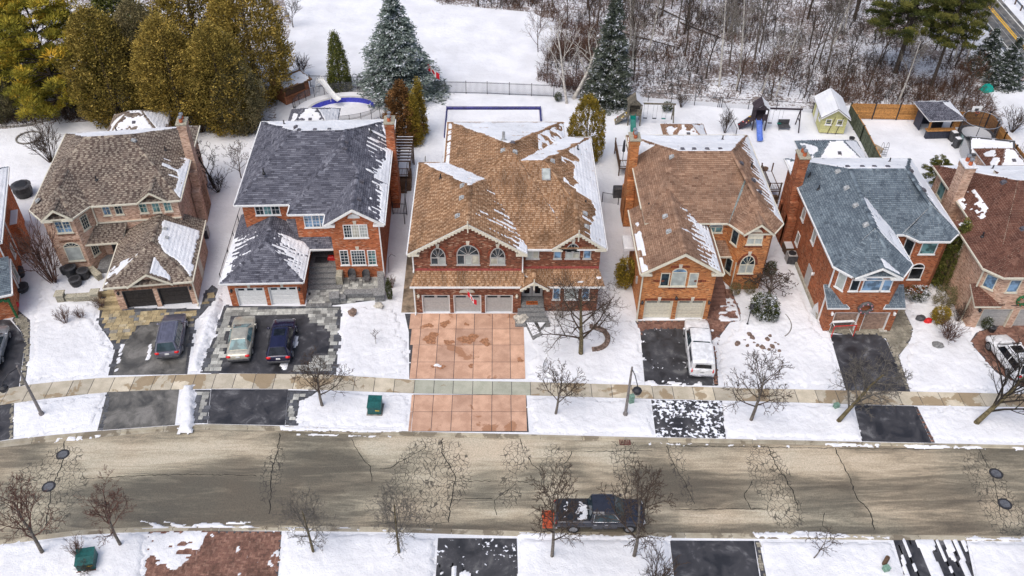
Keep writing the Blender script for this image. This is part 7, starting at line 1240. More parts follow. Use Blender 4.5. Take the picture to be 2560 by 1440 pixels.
# flags
def flag(name,label,base,ph,w_,hgt,az,tilt=0,droop=.5,pole_r=.03,wall=False):
    t=thing(name,label,'flag',base,0); top=Vector((0,0,ph)) if not wall else Vector((0,-1.0,.6)); obj('pole',MB().tube((0,0,0),tuple(top),pole_r,pole_r*.8,6),M['steel' if not wall else 'white'],t); nx=12; ny=5; d=Vector((cos(az),sin(az),-droop)); parts={'flagred':MB(),'white':MB()}
    def pt(u,v): wv=.12*sin(u*7)*u; return tuple(top-Vector((0,0,.05))+d*(u*w_)+Vector((0,0,-v*hgt))+Vector((-sin(az),cos(az),0))*wv)
    for i in range(nx):
        mm=parts['flagred'] if i<3 or i>=9 else parts['white']
        for j in range(ny): mm.poly([pt(i/nx,(j+1)/ny),pt((i+1)/nx,(j+1)/ny),pt((i+1)/nx,j/ny),pt(i/nx,j/ny)])
    for k,v in parts.items(): obj('cloth',v,M[k],t)
    lf=[(0,.46),(-.08,.3),(-.2,.36),(-.16,.14),(-.3,.2),(-.34,.1),(-.44,.1),(-.34,-.06),(-.4,-.12),(-.18,-.26),(-.2,-.34),(-.02,-.3),(-.02,-.5)]; lf=lf+[(-x,y) for x,y in lf[::-1][:-1]]
    for off in (.015,-.015): obj('leaf_emblem',MB().poly([tuple(Vector(pt(.5+x*hgt/w_*.75,.5-y*.85))+Vector((sin(az),-cos(az),0))*off) for x,y in lf]),M['flagred'],t)
    return t
fp=at3(1073,237); flag('flagpole','tall flagpole flying a red and white maple leaf flag beside the blue spruce',fp,ZT(158,fp.y),1.35,.75,radians(-20),droop=.75)
flag('wall_flag','small drooping red and white maple leaf flag above the middle grey garage door',(-2.4,53.2,2.75),1,.75,.5,radians(-25),droop=1.0,pole_r=.02,wall=True)
# play sets
def playset(label,px,py,wood,slide,rz=0,swings=3,roofm='oldwood'):
    t=thing('play_set',label,'play set',at3(px,py),rz,'wooden play sets'); s=.65
    for x in (-s,s):
        for y in (-s,s): obj('post',MB().box(x-.06,x+.06,y-.06,y+.06,0,2.6),M[wood],t)
    obj('platform',MB().box(-s-.05,s+.05,-s-.05,s+.05,1.2,1.3),M[wood],t)
    for k in range(6): obj('roof_slat',MB().slab([(-s-.2,-s-.2+k*.29,2.45),(-s-.2,-s+.06+k*.29,2.45),(0,-s+.06+k*.29,3.25),(0,-s-.2+k*.29,3.25)][::-1],.03,rr.random()),M[roofm],t); obj('roof_slat',MB().slab([(0,-s-.2+k*.29,3.25),(0,-s+.06+k*.29,3.25),(s+.2,-s+.06+k*.29,2.45),(s+.2,-s-.2+k*.29,2.45)][::-1],.03,rr.random()),M['snow'],t)
    obj('gable_panel',MB(Matrix.Translation((0,-s-.12,0))).poly([(-s,0,2.5),(s,0,2.5),(0,0,3.15)]),M[wood],t)
    for y,x0,x1 in ((-s,.2,s),(s,-s,s)): obj('railing',MB().box(x0,x1,y-.03,y+.03,1.3,1.95),M[wood],t)
    obj('railing',MB().box(-s-.03,-s+.03,-s,s,1.3,1.95),M[wood],t)
    P_=[(-.9+.1,1.3),(-1.4,1.15),(-2.1,.65),(-2.7,.3),(-3.1,.22)]; m=MB(); m.loft([[(-.48,y,z+.2),(-.45,y,z),(.0,y,z),(.03,y,z+.2),(.07,y,z+.2),(.05,y,z-.05),(-.5,y,z-.05),(-.52,y,z+.2)] for y,z in P_],closed=True); obj('slide',m,M[slide],t,smooth=False)
    m=MB().slab([(-2.0,-.6,.02),(-s,-.6,1.2),(-s,.6,1.2),(-2.0,.6,.02)],.06); wl=obj('climbing_wall',m,M[wood],t)
    for k in range(9): u=rr.random(); obj('climbing_hold',MB().blob((-2.0+1.3*u,rr.uniform(-.5,.5),.1+1.18*u),.07,.07,.05,k,.2,6,4),M[rr.choice(['red','yflag','white'])],wl)
    obj('swing_beam',MB().box(s,4.3,-.07,.07,2.25,2.4),M[wood],t)
    for y in (-.9,.9): obj('leg',MB().tube((4.2,y,0),(4.1,0,2.4),.07,.06,5),M[wood],t)
    obj('brace',MB().tube((4.15,-.5,1.1),(4.15,.5,1.1),.05),M[wood],t)
    for k in range(swings):
        x=1.2+k*1.0; w2=obj('swing_seat',MB().bbox(x-.22,x+.22,-.1,.1,.55,.59,.01),M['slidegreen' if k==swings-1 else 'black'],t)
        for e in (-.2,.2): obj('chain',MB().tube((x+e,0,.58),(x+e,0,2.25),.012,.012,3),M['dark'],w2)
    return t
playset('weathered grey play set with a green slide and swings','1585' and 1583,306,'oldwood','slidegreen',radians(-3)); playset('dark stained play set with a blue slide and rock wall',1893,318,'darkwood','slideblue',radians(-4),2,'darkwood')
single('hammock_chair',MB().bbox(-.6,.6,-.35,.35,.3,.45,.05).box(-.6,.6,.3,.38,.3,.95).tube((-.55,-.3,0),(-.55,-.3,.3),.03).tube((.55,-.3,0),(.55,-.3,.3),.03),'dark','dark garden swing bench beside the blue-slide play set','bench',at3(1958,322))
# garden bar
p=at3(2312,346); gb=thing('garden_bar','roofed timber garden bar with navy panelled counter and slate roof','gazebo',p,radians(3)); Wb,Db=2.9,3.0
for x in (.1,Wb-.1):
    for y in (.1,Db): obj('post',MB().box(x-.08,x+.08,y-.08,y+.08,0,2.4),M['fenceorange'],gb)
obj('counter',MB().bbox(0,Wb,-.1,.3,0,.95,.02),M['navydark'] if M.setdefault('navydark',plain('navy_panel',(.035,.04,.06),.6)) else None,gb)
for k in range(12): obj('panel',MB().box(.02+k*Wb/12,Wb/12-.02+k*Wb/12,-.13,-.1,.02,.93),M['navydark'],gb)
obj('counter_top',MB().bbox(-.15,Wb+.15,-.25,.4,.95,1.02,.02),M['fenceorange'],gb); obj('back_wall',MB().box(0,Wb,Db-.05,Db,0,2.3),M['navydark'],gb); obj('side_wall',MB().box(0,.05,1.6,Db-.06,0,2.3),M['navydark'],gb); obj('grill',MB().bbox(1.6,2.4,1.6,2.2,0,1.1,.1),M['black'],gb)
H_=House.__new__(House); H_.root=gb; H_.o=(p.x,p.y); H_.rot=0; H_.T=Matrix.Identity(4); H_.abs=False; H_.brick='wood'; H_.trim='white'; H_.sh='sh_slate'; H_.style=0; H_.r=random.Random(3); H_.n=0
g_,l_=hip(-.5,Wb+.5,-.55,Db+.5,2.4,(Wb/2,Db*.42,3.3),(Wb/2,Db*.58,3.3)); H_.roof([g_['f'],g_['r'],g_['b'],g_['l']],l_,'roof',.1,snow=[(1,full(.1,.2)),(2,full(.1,.2))],sh='sh_slate',ex=.15)
tp=at3(2434,352); tr=thing('trampoline','round black trampoline with net poles in the corner of the end yard','trampoline',tp); ci=lambda r_,z,n=24:[(r_*cos(2*pi*k/n),r_*sin(2*pi*k/n),z) for k in range(n)]
obj('mat',MB().poly(ci(1.45,.86)),M['snow'],tr); obj('pad',MB().loft([ci(1.45,.88),ci(1.85,.88),ci(1.85,.82)],closed=True,caps=False),M['dark'],tr); obj('net',MB().loft([ci(1.85,.9),ci(1.85,2.5)],closed=True,caps=False),M['net'],tr); obj('hoop',MB().path(ci(1.85,2.52)+ci(1.85,2.52)[:1],.035),M['steel'],tr)
for k in range(6): a=2*pi*k/6; obj('pole',MB().tube((1.9*cos(a),1.9*sin(a),0),(1.9*cos(a),1.9*sin(a),2.55),.035),M['dark'],tr)
bh=at3(2400,322); bb=thing('basketball_hoop','basketball hoop on a pole in front of the orange board fence','hoop',bh); obj('pole',MB().path([(0,0,0),(0,0,2.3),(.5,-.5,2.8)],.05),M['black'],bb); obj('backboard',MB().bbox(.1,1.1,-.62,-.56,2.4,3.05,.01),M['white'],bb); obj('backboard_square',MB().box(.4,.8,-.63,-.621,2.5,2.8),M['dark'],bb); obj('rim',MB().path([(.6+.22*cos(a),-.9+.22*sin(a),2.5) for a in [2*pi*k/12 for k in range(13)]],.02),M['orange'],bb); obj('net',MB().lathe([(.22,2.5),(.12,2.1)],(.6,-.9,0),10),M['net'],bb)
def bin_(label,px,py): t=thing('wheelie_bin',label,'bin',at3(px,py),.2,'dark wheelie bins'); obj('body',MB().loft([[(-.22,-.25,0),(.22,-.25,0),(.22,.25,0),(-.22,.25,0)],[(-.29,-.33,1.0),(.29,-.33,1.0),(.29,.33,1.0),(-.29,.33,1.0)]],closed=True),M['dark'],t); obj('lid',MB().bbox(-.31,.31,-.36,.36,1.0,1.09,.03),M['dark'],t); obj('snow',MB().bbox(-.25,.25,-.25,.25,1.09,1.14,.03),M['snow'],t,kind='stuff'); [obj('wheel',MB().lathe([(.1,-.03),(.1,.03)],(x,.3,.1),8,'x'),M['tyre'],t) for x in (-.22,.22)]
bin_('dark bin behind, nearer the garden bar',2379,352); bin_('dark bin in front with snow on its lid',2388,368)
for k,(a,b) in enumerate((((2394,355),(2408,372)),((2409,373),(2424,392)))):
    p,q=at3(*a),at3(*b); single('glass_panel',MB().slab([(p.x,p.y,1.1),(q.x,q.y,1.1),(q.x,q.y+.02,.05),(p.x,p.y+.02,.05)],.02),'paleglass','pale glass fence panel '+('nearer the bins' if k==0 else 'nearer the white canvas shelter'),'glass panel',group='glass panels in the end yard')
p=at3(2412,420); h=House('canvas_shelter','grey canvas storage shelter with snowy roof at the right yard edge',(p.x,p.y),-12,brick='canvas',trim='dark',sh='snow',cat='shelter',group=None); h.rect(0,4.0,0,3.2,0,1.6,mat='canvas'); h.part('gable_wall',MB().prism([(0,0),(0,3.2),(.06,3.2),(.06,0)],1.6,1.65),'canvas'); h.roof([[(-.1,-.15,1.6),(4.1,-.15,1.6),(4.1,1.6,2.7),(-.1,1.6,2.7)],[(4.1,3.35,1.6),(-.1,3.35,1.6),(-.1,1.6,2.7),(4.1,1.6,2.7)]],[],'roof',.06,snow=[(0,full(.15,.2)),(1,full(.1,.2))],sh='dark')
pl_=at3(2208,392); lt=thing('pool_ladder','chrome pool ladder standing in the snowy end yard','ladder',pl_)
for x in (-.25,.25): obj('rail',MB().path([(x,0,0),(x,0,1.2),(x,.15,1.45),(x,.35,1.5),(x,.5,1.3),(x,.5,.0)],.025),M['chrome'],lt)
for k in range(4): obj('step',MB().box(-.25,.25,-.04,.04,.25+k*.28,.29+k*.28),M['steel'],lt)
single('diving_board',MB().bbox(-.25,.25,-.6,.6,.45,.52,.02).box(-.2,.2,-.5,-.2,0,.45).box(-.2,.2,.2,.5,0,.45),'tan','tan board on a low stand beside the pool ladder','diving board',at3(2192,378),.6)
# air conditioners
def aircon(label,px,py,rz=0):
    t=thing('air_conditioner',label,'air conditioner',at3(px,py),rz,'air conditioners'); obj('case',MB().bbox(-.42,.42,-.42,.42,.08,.95,.06),M['dark'],t); obj('top_plate',MB().bbox(-.40,.40,-.40,.40,.95,1.0,.04),M['greytrim'],t); obj('fan_guard',MB().lathe([(.33,1.0),(.33,1.03),(.08,1.05)],(0,0,0),16),M['black'],t); [obj('louvre',MB().box(a,a+.01,-.36,.36,.15,.9),M['greytrim'],t) for a in (-.43,.42)]
aircon('square air conditioner against the rust brick side wall',1975,655); aircon('air conditioner beside the beige house garage wall',512,592,.12); aircon('air conditioner half hidden left of the orange house bush',1555,692)
single('storage_crate',MB().bbox(-.8,.8,-.6,.6,0,.7,.03),'wood','low wooden box dusted with snow beside the air conditioner','crate',at3(1978,628)); single('snow',MB().bbox(-.7,.1,-.5,.5,.7,.76,.03),'snow',None,None,at3(1978,628))['kind']='stuff'
# lamp posts
def lamp(label,px,py,top,az,L=1.5):
    b=at3(px,py); H_=ZT(top,b.y); t=thing('street_lamp',label,'street lamp',b,az,'street lamps'); obj('pole',MB().tube((0,0,0),(0,0,H_),.13,.075,8).tube((0,0,0),(0,0,.25),.2,.18,8),M['steelpole'] if M.setdefault('steelpole',plain('concrete_lamp_pole',(.22,.2,.19),.8,var=.2)) else None,t); obj('arm',MB().path([(0,0,H_-.15),(L*.5,0,H_-.05),(L*.9,0,H_-.3),(L,0,H_-.55)],.035),M['black'],t); obj('lantern',MB().lathe([(.08,-.1),(.3,-.2),(.34,-.3),(.26,-.52),(.12,-.56)],(L,0,H_-.45),10),M['black'],t); obj('lamp_glass',MB().lathe([(.24,-.5),(.2,-.62),(.05,-.66)],(L,0,H_-.45),10),M['lamp'],t)
lamp('grey street lamp leaning over the verge at the far left',105,1037,915,radians(-115)); lamp('grey street lamp on the verge in front of the orange house',1563,1038,918,radians(-80))
def box_(label,px,py,rz=0,w_=.95,d=1.0,hh=1.05,rusty=False):
    t=thing('transformer_box',label,'utility box',at3(px,py),rz,'green transformer boxes'); obj('pad',MB().bbox(-w_/2-.1,w_/2+.1,-d/2-.1,d/2+.1,0,.14,.02),M['concg' if not rusty else 'rust'],t); obj('case',MB().prism([(-w_/2,-d/2),(w_/2,-d/2),(w_/2,d/2),(-w_/2,d/2)],.14,[hh*.82,hh*.82,hh,hh]),M['boxgreen'],t); obj('lid',MB().slab([(-w_/2-.03,-d/2-.05,hh*.83),(w_/2+.03,-d/2-.05,hh*.83),(w_/2+.03,0,hh*.94),(-w_/2-.03,0,hh*.94)],.03),M['boxgreen'],t); obj('lid',MB().slab([(-w_/2-.03,.02,hh*.95),(w_/2+.03,.02,hh*.95),(w_/2+.03,d/2+.03,hh+.02),(-w_/2-.03,d/2+.03,hh+.02)],.03),M['boxgreen'],t); obj('warning_sticker',MB().box(w_*.1,w_*.42,-d/2-.012,-d/2-.002,.5,.58),M['yflag'],t); obj('door',MB().box(-w_/2+.08,w_/2-.08,-d/2-.008,-d/2,.2,hh*.75),M['boxgreen'],t)
box_('green transformer box on the verge left of the pink driveway',939,1026,radians(-2)); box_('green transformer box with rusty base on the near lawn',222,1410,radians(10),1.05,1.05,.95,True)
def ped(label,px,py,m_='palegreen',h_=.6,mat2=None): t=thing('utility_pedestal',label,'utility box',at3(px,py),.3,'utility pedestals'); obj('case',MB().bbox(-.18,.18,-.15,.15,0,h_,.06),M[m_],t); obj('cap',MB().bbox(-.2,.2,-.17,.17,h_,h_+.06,.02),M[m_],t)
ped('pale green utility pedestal behind the right street lamp',1577,1008,h_=.8); ped('small green pedestal on the verge left of the leaning grey tree',2089,1020,h_=.4); ped('pale green pedestal on the near lawn beside a brown tube',2212,1428,h_=.45); single('brown_tube',MB().tube((0,0,0),(.1,.1,.8),.14,.14,8),'wood','brown tube post on the near lawn beside the green pedestal','post',at3(2208,1414))
# manholes and drain
def manhole(label,px,py): 
    x,y=G(px,py,-.1); z=roadz(x,y)+.008; t=thing('manhole_cover',label,'manhole',(x,y,z),0,'manhole covers'); obj('ring',MB().lathe([(.46,-.02),(.45,.006),(.36,.006),(.36,-.02)],(0,0,0),24),M['black'],t); c=obj('lid',MB().lathe([(.35,-.02),(.35,.01),(.01,.012)],(0,0,0),24),M['dark'],t)
    for k in range(-3,4): obj('rib',MB().box(-.3*sqrt(1-(k/4)**2),.3*sqrt(1-(k/4)**2),k*.08-.012,k*.08+.012,.011,.02),M['steel'],c)
for a in (('manhole cover near the far kerb at the left',157,1136),('lower manhole cover at the left amid cracks',122,1217),('upper manhole cover at the right amid cracks',2490,1184),('lower manhole cover at the right near the frame edge',2512,1260)): manhole(*a)
cb=thing('storm_drain','rust-red storm drain grate at the far kerb','drain',(*G(1562,1103,-.1),-.105)); obj('frame',MB().box(-.4,.4,-.35,-.28,0,.03).box(-.4,.4,.28,.35,0,.03).box(-.4,-.33,-.28,.28,0,.03).box(.33,.4,-.28,.28,0,.03),M['rust'],cb)
for k in range(6): obj('bar',MB().box(-.29+k*.11,-.23+k*.11,-.28,.28,0,.028),M['rust'],cb)
# stones
def stone(label,px,py,r,mat='palerock',group=None,seed=0,snow=False,name='boulder',cat='rock'): o=single(name,MB().blob((0,0,r*.35),r,r*.8,r*.65,seed,.5,9,6),mat,label,cat,at3(px,py),seed,group); return o
stone('big pale boulder with snow on top at the foot of the dark red house steps',1303,803,.62); stone('grey boulder on the last lawn by the red-tinged shrub',2343,866,.42,'greystone',seed=3); stone('orange-brown stone at the edge of the orange house path',1843,862,.28,'rock',seed=4); stone('flat pale rock on the lawn below the slate house wall',882,785,.45,'rock',seed=5); stone('round rock at the stone wall end of the slate house',948,768,.42,'palerock',seed=6)
rk=[(1862,852),(1868,866),(1872,838),(1885,858),(1893,866),(1905,870),(1912,874),(1922,876),(1930,868),(1938,858),(1948,880),(1918,850),(1945,862),(1925,842),(1880,846)]
for k,(px,py) in enumerate(rk): stone('small brown garden rock in the curved row on the orange house lawn',px,py,.13+.06*(k%3),'rock','garden rocks in a curved row',k)
def stonewall(name,label,pts,h_,th,mat='stone',cap=True,group=None,z=0,course=.2):
    P=[at3(*p) for p in pts]; o=P[0]; t=thing(name,label,'wall',o,0,group)
    for a,b in zip(P,P[1:]):
        L=(b-a).length; ang=atan2((b-a).y,(b-a).x); X=Matrix.Translation(a-o) @ Matrix.Rotation(ang,4,'Z'); nz=max(1,round(h_/course)); 
        for j in range(nz):
            x=0
            while x<L-.02:
                w_=min(L-x,rr.uniform(.3,.6)); obj('stone',MB(X).bbox(x+.008,x+w_-.008,-th/2,th/2,h_*j/nz+.005,h_*(j+1)/nz-.005,.02,rr.random()),M[mat],t); x+=w_
        if cap:
            x=0
            while x<L-.02: w_=min(L-x,.9); obj('cap_stone',MB(X).bbox(x+.005,x+w_-.005,-th/2-.05,th/2+.05,h_+.002,h_+.08,.02,.6+.4*rr.random()),M[mat],t); x+=w_
    return t
def pillar(label,px,py,h_=.8,w_=.6,mat='stone',group='stone pillars'):
    t=thing('stone_pillar',label,'pillar',at3(px,py),.1,group)
    for j in range(4): obj('stone',MB().bbox(-w_/2,w_/2,-w_/2,w_/2,h_*j/4+.004,h_*(j+1)/4-.004,.02,rr.random()),M[mat],t)
    obj('cap_stone',MB().bbox(-w_/2-.08,w_/2+.08,-w_/2-.08,w_/2+.08,h_,h_+.1,.03,.9),M[mat],t)
stonewall('garden_wall','low cream stone wall between two pillars before the beige house patio',[(168,752),(232,748)],.5,.4); pillar('left cream stone pillar of the beige house wall',156,752); pillar('right cream stone pillar of the beige house wall',243,748); stonewall('garden_wall','diagonal stone seat wall by the beige house porch',[(221,672),(252,700)],.5,.45)
for k,py in enumerate((772,756,739)): a,b=at3(248,py),at3(312-4*k,py-3); single('stone_step',MB().bbox(0,(b-a).length,-.18,.18,0,.16+.1*k,.03),'pav_tan',['lowest','middle','top'][k]+' tan stone step of the walk beside the beige garage','step',a,atan2((b-a).y,(b-a).x),'tan stone steps')
def barrel(label,px,py,r,h_,mat='black',cat='planter'): t=thing('covered_planter',label,cat,at3(px,py),.3,'black patio things'); obj('body',MB().lathe([(r*.8,0),(r,h_*.5),(r*.95,h_*.9),(r*.6,h_)],(0,0,0),12),M[mat],t); obj('rim',MB().lathe([(r*1.02,h_*.86),(r*1.05,h_*.93),(r*.9,h_*.96)],(0,0,0),12),M['dark'],t)
barrel('black covered barbecue against the beige house bay',182,690,.55,1.1,cat='barbecue'); barrel('round black fire pit on the beige house patio',192,712,.5,.75,cat='fire pit'); barrel('black wicker tub chair at the beige house patio',213,694,.5,.9,cat='chair'); barrel('small black pot at the left of the covered barbecue',163,684,.3,.7); barrel('dark planter with a red christmas bow by the beige front door',241,655,.3,.5); barrel('black covered bag behind the far left house',62,488,.9,1.3,cat='covered furniture'); barrel('black rubbish bag heap beside the far left red wall',56,726,.6,.5,cat='bag'); barrel('black cover with red strap beside the far left wall',50,690,.5,.8,cat='covered furniture'); barrel('dark pot by the last garage corner',2478,828,.28,.5)
single('red_ornament',MB().blob((0,0,.35),.3,.3,.3,0,.0,10,8),'red','red ball ornament on the ground at the far left house corner','ornament',at3(42,770),smooth=True); single('red_toy',MB().blob((0,0,.2),.35,.25,.25,2,.4),'red','bright red toy lying in the snow of the last lawn','toy',at3(2318,806)); single('dark_bag',MB().blob((0,0,.2),.4,.3,.25,3,.4),'dark','dark bag half covered by snow beside the red toy','bag',at3(2300,800))
# slate house patio
pavers('patio',GL([(768,752),(772,722),(868,686),(952,690),(956,748),(840,762),(768,766)]),[],'pav_grey',.36,radians(2),.05,150,seed=21)
stonewall('garden_wall','grey stone seat wall along the front of the slate house patio',[(862,742),(940,740)],.5,.5,'greystone'); stonewall('garden_wall','grey stone wall along the right side of the slate house patio',[(955,738),(952,692)],.6,.45,'greystone'); stonewall('garden_wall','short grey stone wall jutting forward from the slate house patio',[(832,752),(866,750)],.4,.5,'greystone'); pillar('low grey stone pillar at the front of the slate house patio',838,752,.6,.7,'greystone'); pillar('grey corner pillar of the slate house patio',950,746,.7,.8,'greystone'); stonewall('garden_wall','long flat grey stone edging before the slate house patio',[(765,766),(830,764)],.16,.4,'greystone',False)
def chair_(label,px,py,rz):
    t=thing('wicker_chair',label,'chair',at3(px,py,.05),rz,'wicker patio chairs'); obj('seat',MB().bbox(-.3,.3,-.3,.3,.38,.46,.03),M['wicker'],t); n=9; obj('backrest',MB().loft([[(.34*cos(a),.32*sin(a),z) for a in [pi*k/8 for k in range(9)]] for z in (.4,.95)]+[[(.30*cos(a),.36*sin(a),1.1) for a in [pi*k/8 for k in range(9)]]],caps=False),M['wicker'],t)
    for x in (-.27,.27):
        for y in (-.27,.27): obj('leg',MB().tube((x,y,0),(x,y,.4),.025),M['wicker'],t)
chair_('left grey wicker chair on the slate house patio',882,702,radians(5)); chair_('right grey wicker chair on the slate house patio',917,704,radians(-8))
single('watering_can',MB().bbox(-.3,.3,-.2,.2,0,.4,.1),'red','bright red bin on the slate house porch','bin',(*G(829,648,.95),.95)); single('doormat',MB().bbox(-.6,.6,-.4,.4,0,.02,.005),'dark','dark doormat on the slate house porch','doormat',(*G(805,650,.95),.955))
hk=at3(972,682); single('bird_feeder_hook',MB().path([(0,0,0),(.1,.1,1.6),(.35,.1,2.0),(.7,.1,1.75)],.02),'black','bent black shepherd hook in the snow by the slate house','hook',hk)
# dark red house front
for k,pts in enumerate(([(1310,805),(1330,795),(1355,840),(1332,850)],[(1332,797),(1368,797),(1366,812),(1350,828)])):
    P_=GL(pts); t=flat('stone_bed',P_,.16,'greystone',kind=None,th=.2); t['label']=['long wedge-shaped stone bed filled with snow by the pink driveway','broad wedge-shaped stone bed at the foot of the steps'][k]; t['category']='stone bed'; t['group']='wedge stone beds'; c=Vector((sum(p[0] for p in P_)/4,sum(p[1] for p in P_)/4)); f=obj('snow',MB().prism([tuple(c+(Vector(p)-c)*.75) for p in (P_ if face_ccw([(p[0],p[1],0) for p in P_]) else P_[::-1])],.16,.175),M['banksnow'],t); f['kind']='stuff'
tc=at3(1478,848); t=thing('stone_ring','curved brown stone edging round the right of the front-yard tree','stone edging',tc)
for k in range(14): a=-1.5+3.0*k/13; obj('stone',MB(Matrix.Rotation(a,4,'Z')).bbox(1.1,1.5,-.14,.14,0,.3,.05,rr.random()),M['rock'],t)
ls=thing('lawn_sign','small leaning wire-frame lawn sign with snow beside the pink driveway','sign',at3(1362,925),radians(60)); obj('frame',MB().path([(-.3,0,0),(-.3,0,.95),(.3,.1,.9),(.3,.1,0)],.018),M['black'],ls); obj('panel',MB().box(-.27,.27,.02,.05,.35,.88),M['white'],ls)
# orange house front
gl=thing('garden_lamp','small black garden lamp post in the orange house front yard','lamp post',at3(1868,812)); obj('pole',MB().lathe([(.16,0),(.1,.12),(.04,.2),(.035,1.7)],(0,0,0),8),M['black'],gl); obj('lantern',MB().lathe([(.05,1.7),(.13,1.8),(.16,2.1),(.2,2.12),(.03,2.3)],(0,0,0),8),M['black'],gl)
gf=thing('garden_flag','yellow triangular garden flag by the brick porch steps','flag',at3(1836,722)); obj('pole',MB().tube((0,0,0),(0,0,1.3),.015),M['black'],gf); obj('cloth',MB().slab([(0,0,1.3),(.5,-.05,1.1),(0,.02,.65)],.01),M['yflag'],gf)
# wreath house front
def torus(c,R_,r_,n=20,m=6,jit=0,seed=0):
    q=random.Random(seed); return [[(c[0]+(R_+r_*(1+jit*q.uniform(-1,1))*cos(b))*cos(a),c[1]+r_*(1+jit*q.uniform(-1,1))*sin(b),c[2]+(R_+r_*cos(b))*sin(a)) for b in [2*pi*k/m for k in range(m)]] for a in [2*pi*j/n for j in range(n)]]
def wreath(label,x,y,z,R_,mat,bow):
    t=thing('wreath',label,'wreath',(x,y,z),0,'christmas wreaths'); L_=torus((0,0,0),R_,R_*.3,24,6,.5,int(x)); obj('ring',MB().loft(L_+L_[:1],closed=True,caps=False),M[mat],t); 
    for k in range(8): a=2*pi*k/8; obj('bauble',MB().blob((R_*cos(a),-R_*.3,R_*sin(a)),.06,.06,.06,k,0,6,4),M[bow],t)
wreath('dark pinecone wreath with pink baubles above the tan garage doors',28.8,50.98,2.62,.48,'wicker','pink'); wreath('bright green wreath with orange centre at the right edge house',41.15,51.4,2.98,.42,'garland','orange')
hn=thing('hockey_net','hockey goal net with white padded bar before the tan garage doors','hockey net',at3(2100,832),radians(4)); 
for x in (-.9,.9): obj('goal_post',MB().tube((x,-.45,0),(x,-.45,1.2),.035),M['red'],hn); obj('side_frame',MB().path([(x,-.45,1.2),(x,.1,1.15),(x,.55,.03),(x,-.45,.03)],.025),M['white'],hn)
obj('crossbar',MB().tube((-.9,-.45,1.2),(.9,-.45,1.2),.035),M['red'],hn); obj('pad',MB().bbox(-.85,.85,.0,.2,1.12,1.22,.03),M['white'],hn); obj('net',MB().poly([(-.9,.1,1.15),(.9,.1,1.15),(.9,.55,.05),(-.9,.55,.05)]),M['mesh'],hn)
single('white_sheet',MB().loft([[(-.5,0,.0),(.5,0,.1)],[(-.55,.25,.7),(.5,.3,.75)],[(-.3,.45,1.3),(.45,.5,1.2)]],caps=False),'canvas','white sheet board leaning at the front corner of the rust brick house','board',at3(2035,790),radians(-70))
# decks, stairs
def deck(label,px,py,w_,d,h_,rz=0,mat='wood',rail=True,steps=0,group='back decks'):
    t=thing('deck',label,'deck',at3(px,py),rz,group); n=int(d/.18)
    for k in range(n): obj('plank',MB().box(0,w_,d*k/n+.008,d*(k+1)/n-.008,h_-.05,h_,rr.random()),M[mat],t)
    for x in (.06,w_-.06):
        for y in (.06,d-.06): obj('post',MB().box(x-.05,x+.05,y-.05,y+.05,0,h_+(.95 if rail else 0)),M[mat],t)
    if rail:
        for z in (h_+.2,h_+.9): obj('rail',MB().box(0,w_,-.02,.03,z,z+.06),M[mat],t); obj('rail',MB().box(-.02,.03,.04,d,z,z+.06),M[mat],t)
        m=MB(); 
        for k in range(int(w_/.15)): m.box(k*.15+.1,k*.15+.13,-.01,.02,h_+.26,h_+.9)
        for k in range(int(d/.15)): m.box(-.01,.02,k*.15+.1,k*.15+.13,h_+.26,h_+.9)
        obj('balusters',m,M[mat],t,kind='stuff')
    for k in range(steps): obj('step',MB().box(w_*.2,w_*.8,-.3*(k+1),-.3*k-.005,0,h_-.05-(k+1)*h_/(steps+1)),M[mat],t)
    obj('snow',MB().bbox(.1,w_-.1,.1,d-.1,h_,h_+.04,.03),M['snow'],t,kind='stuff'); return t
deck('brown deck with pergola slats beside the slate house chimney',992,470,1.3,4.5,1.3,0,steps=3); t=thing('pergola','brown pergola with snowy slats beside the slate house chimney','pergola',at3(992,470))
for k in range(9): obj('slat',MB().box(-.1,1.5,k*.5,k*.5+.08,3.0+.02*k,3.15+.02*k),M['wood'],t); obj('snow',MB().box(-.1,1.5,k*.5+.005,k*.5+.075,3.152+.02*k,3.18+.02*k),M['snow'],t,kind='stuff')
for x in (0,1.4):
    for y in (.1,4.2): obj('post',MB().box(x-.06,x+.06,y-.06,y+.06,0,3.0),M['wood'],t)
deck('white-railed landing behind the left wing of the dark red house',1062,440,1.9,1.2,.7,0,'white'); deck('dark deck with railings left of the orange house chimney',1545,440,1.3,4.2,.9,0,'wood'); deck('brown deck behind the rust brick house chimney',1915,500,1.2,3.5,1.0,0,'wood',steps=2)
single('patio_umbrella',MB().lathe([(.03,0),(.03,1.2),(.16,1.25),(.1,2.4),(.02,2.6)],(0,0,0),8),'dark','closed dark patio umbrella on the orange house deck','umbrella',(*G(1556,405,.9),.9)); single('covered_barbecue',MB().bbox(-.5,.5,-.35,.35,0,1.1,.12),'dark','dark covered barbecue left of the orange house chimney','barbecue',at3(1545,490)); single('planter_pot',MB().lathe([(.2,0),(.3,.4),(.25,.42)],(0,0,0),10),'wood','small pot on the snow between the orange and rust houses','pot',at3(1912,428))
for k,(px,py) in enumerate(((2128,352),(2135,372),(2138,388))): single('planter_pot',MB().lathe([(.22,0),(.3,.4),(.25,.42)],(0,0,0),10),'black',['tan-sided pot','dark pot','snow-filled dark pot'][k]+' beside the green plank fence, '+['farthest','middle','nearest'][k]+' of three','pot',at3(px,py),group='pots along the green fence')
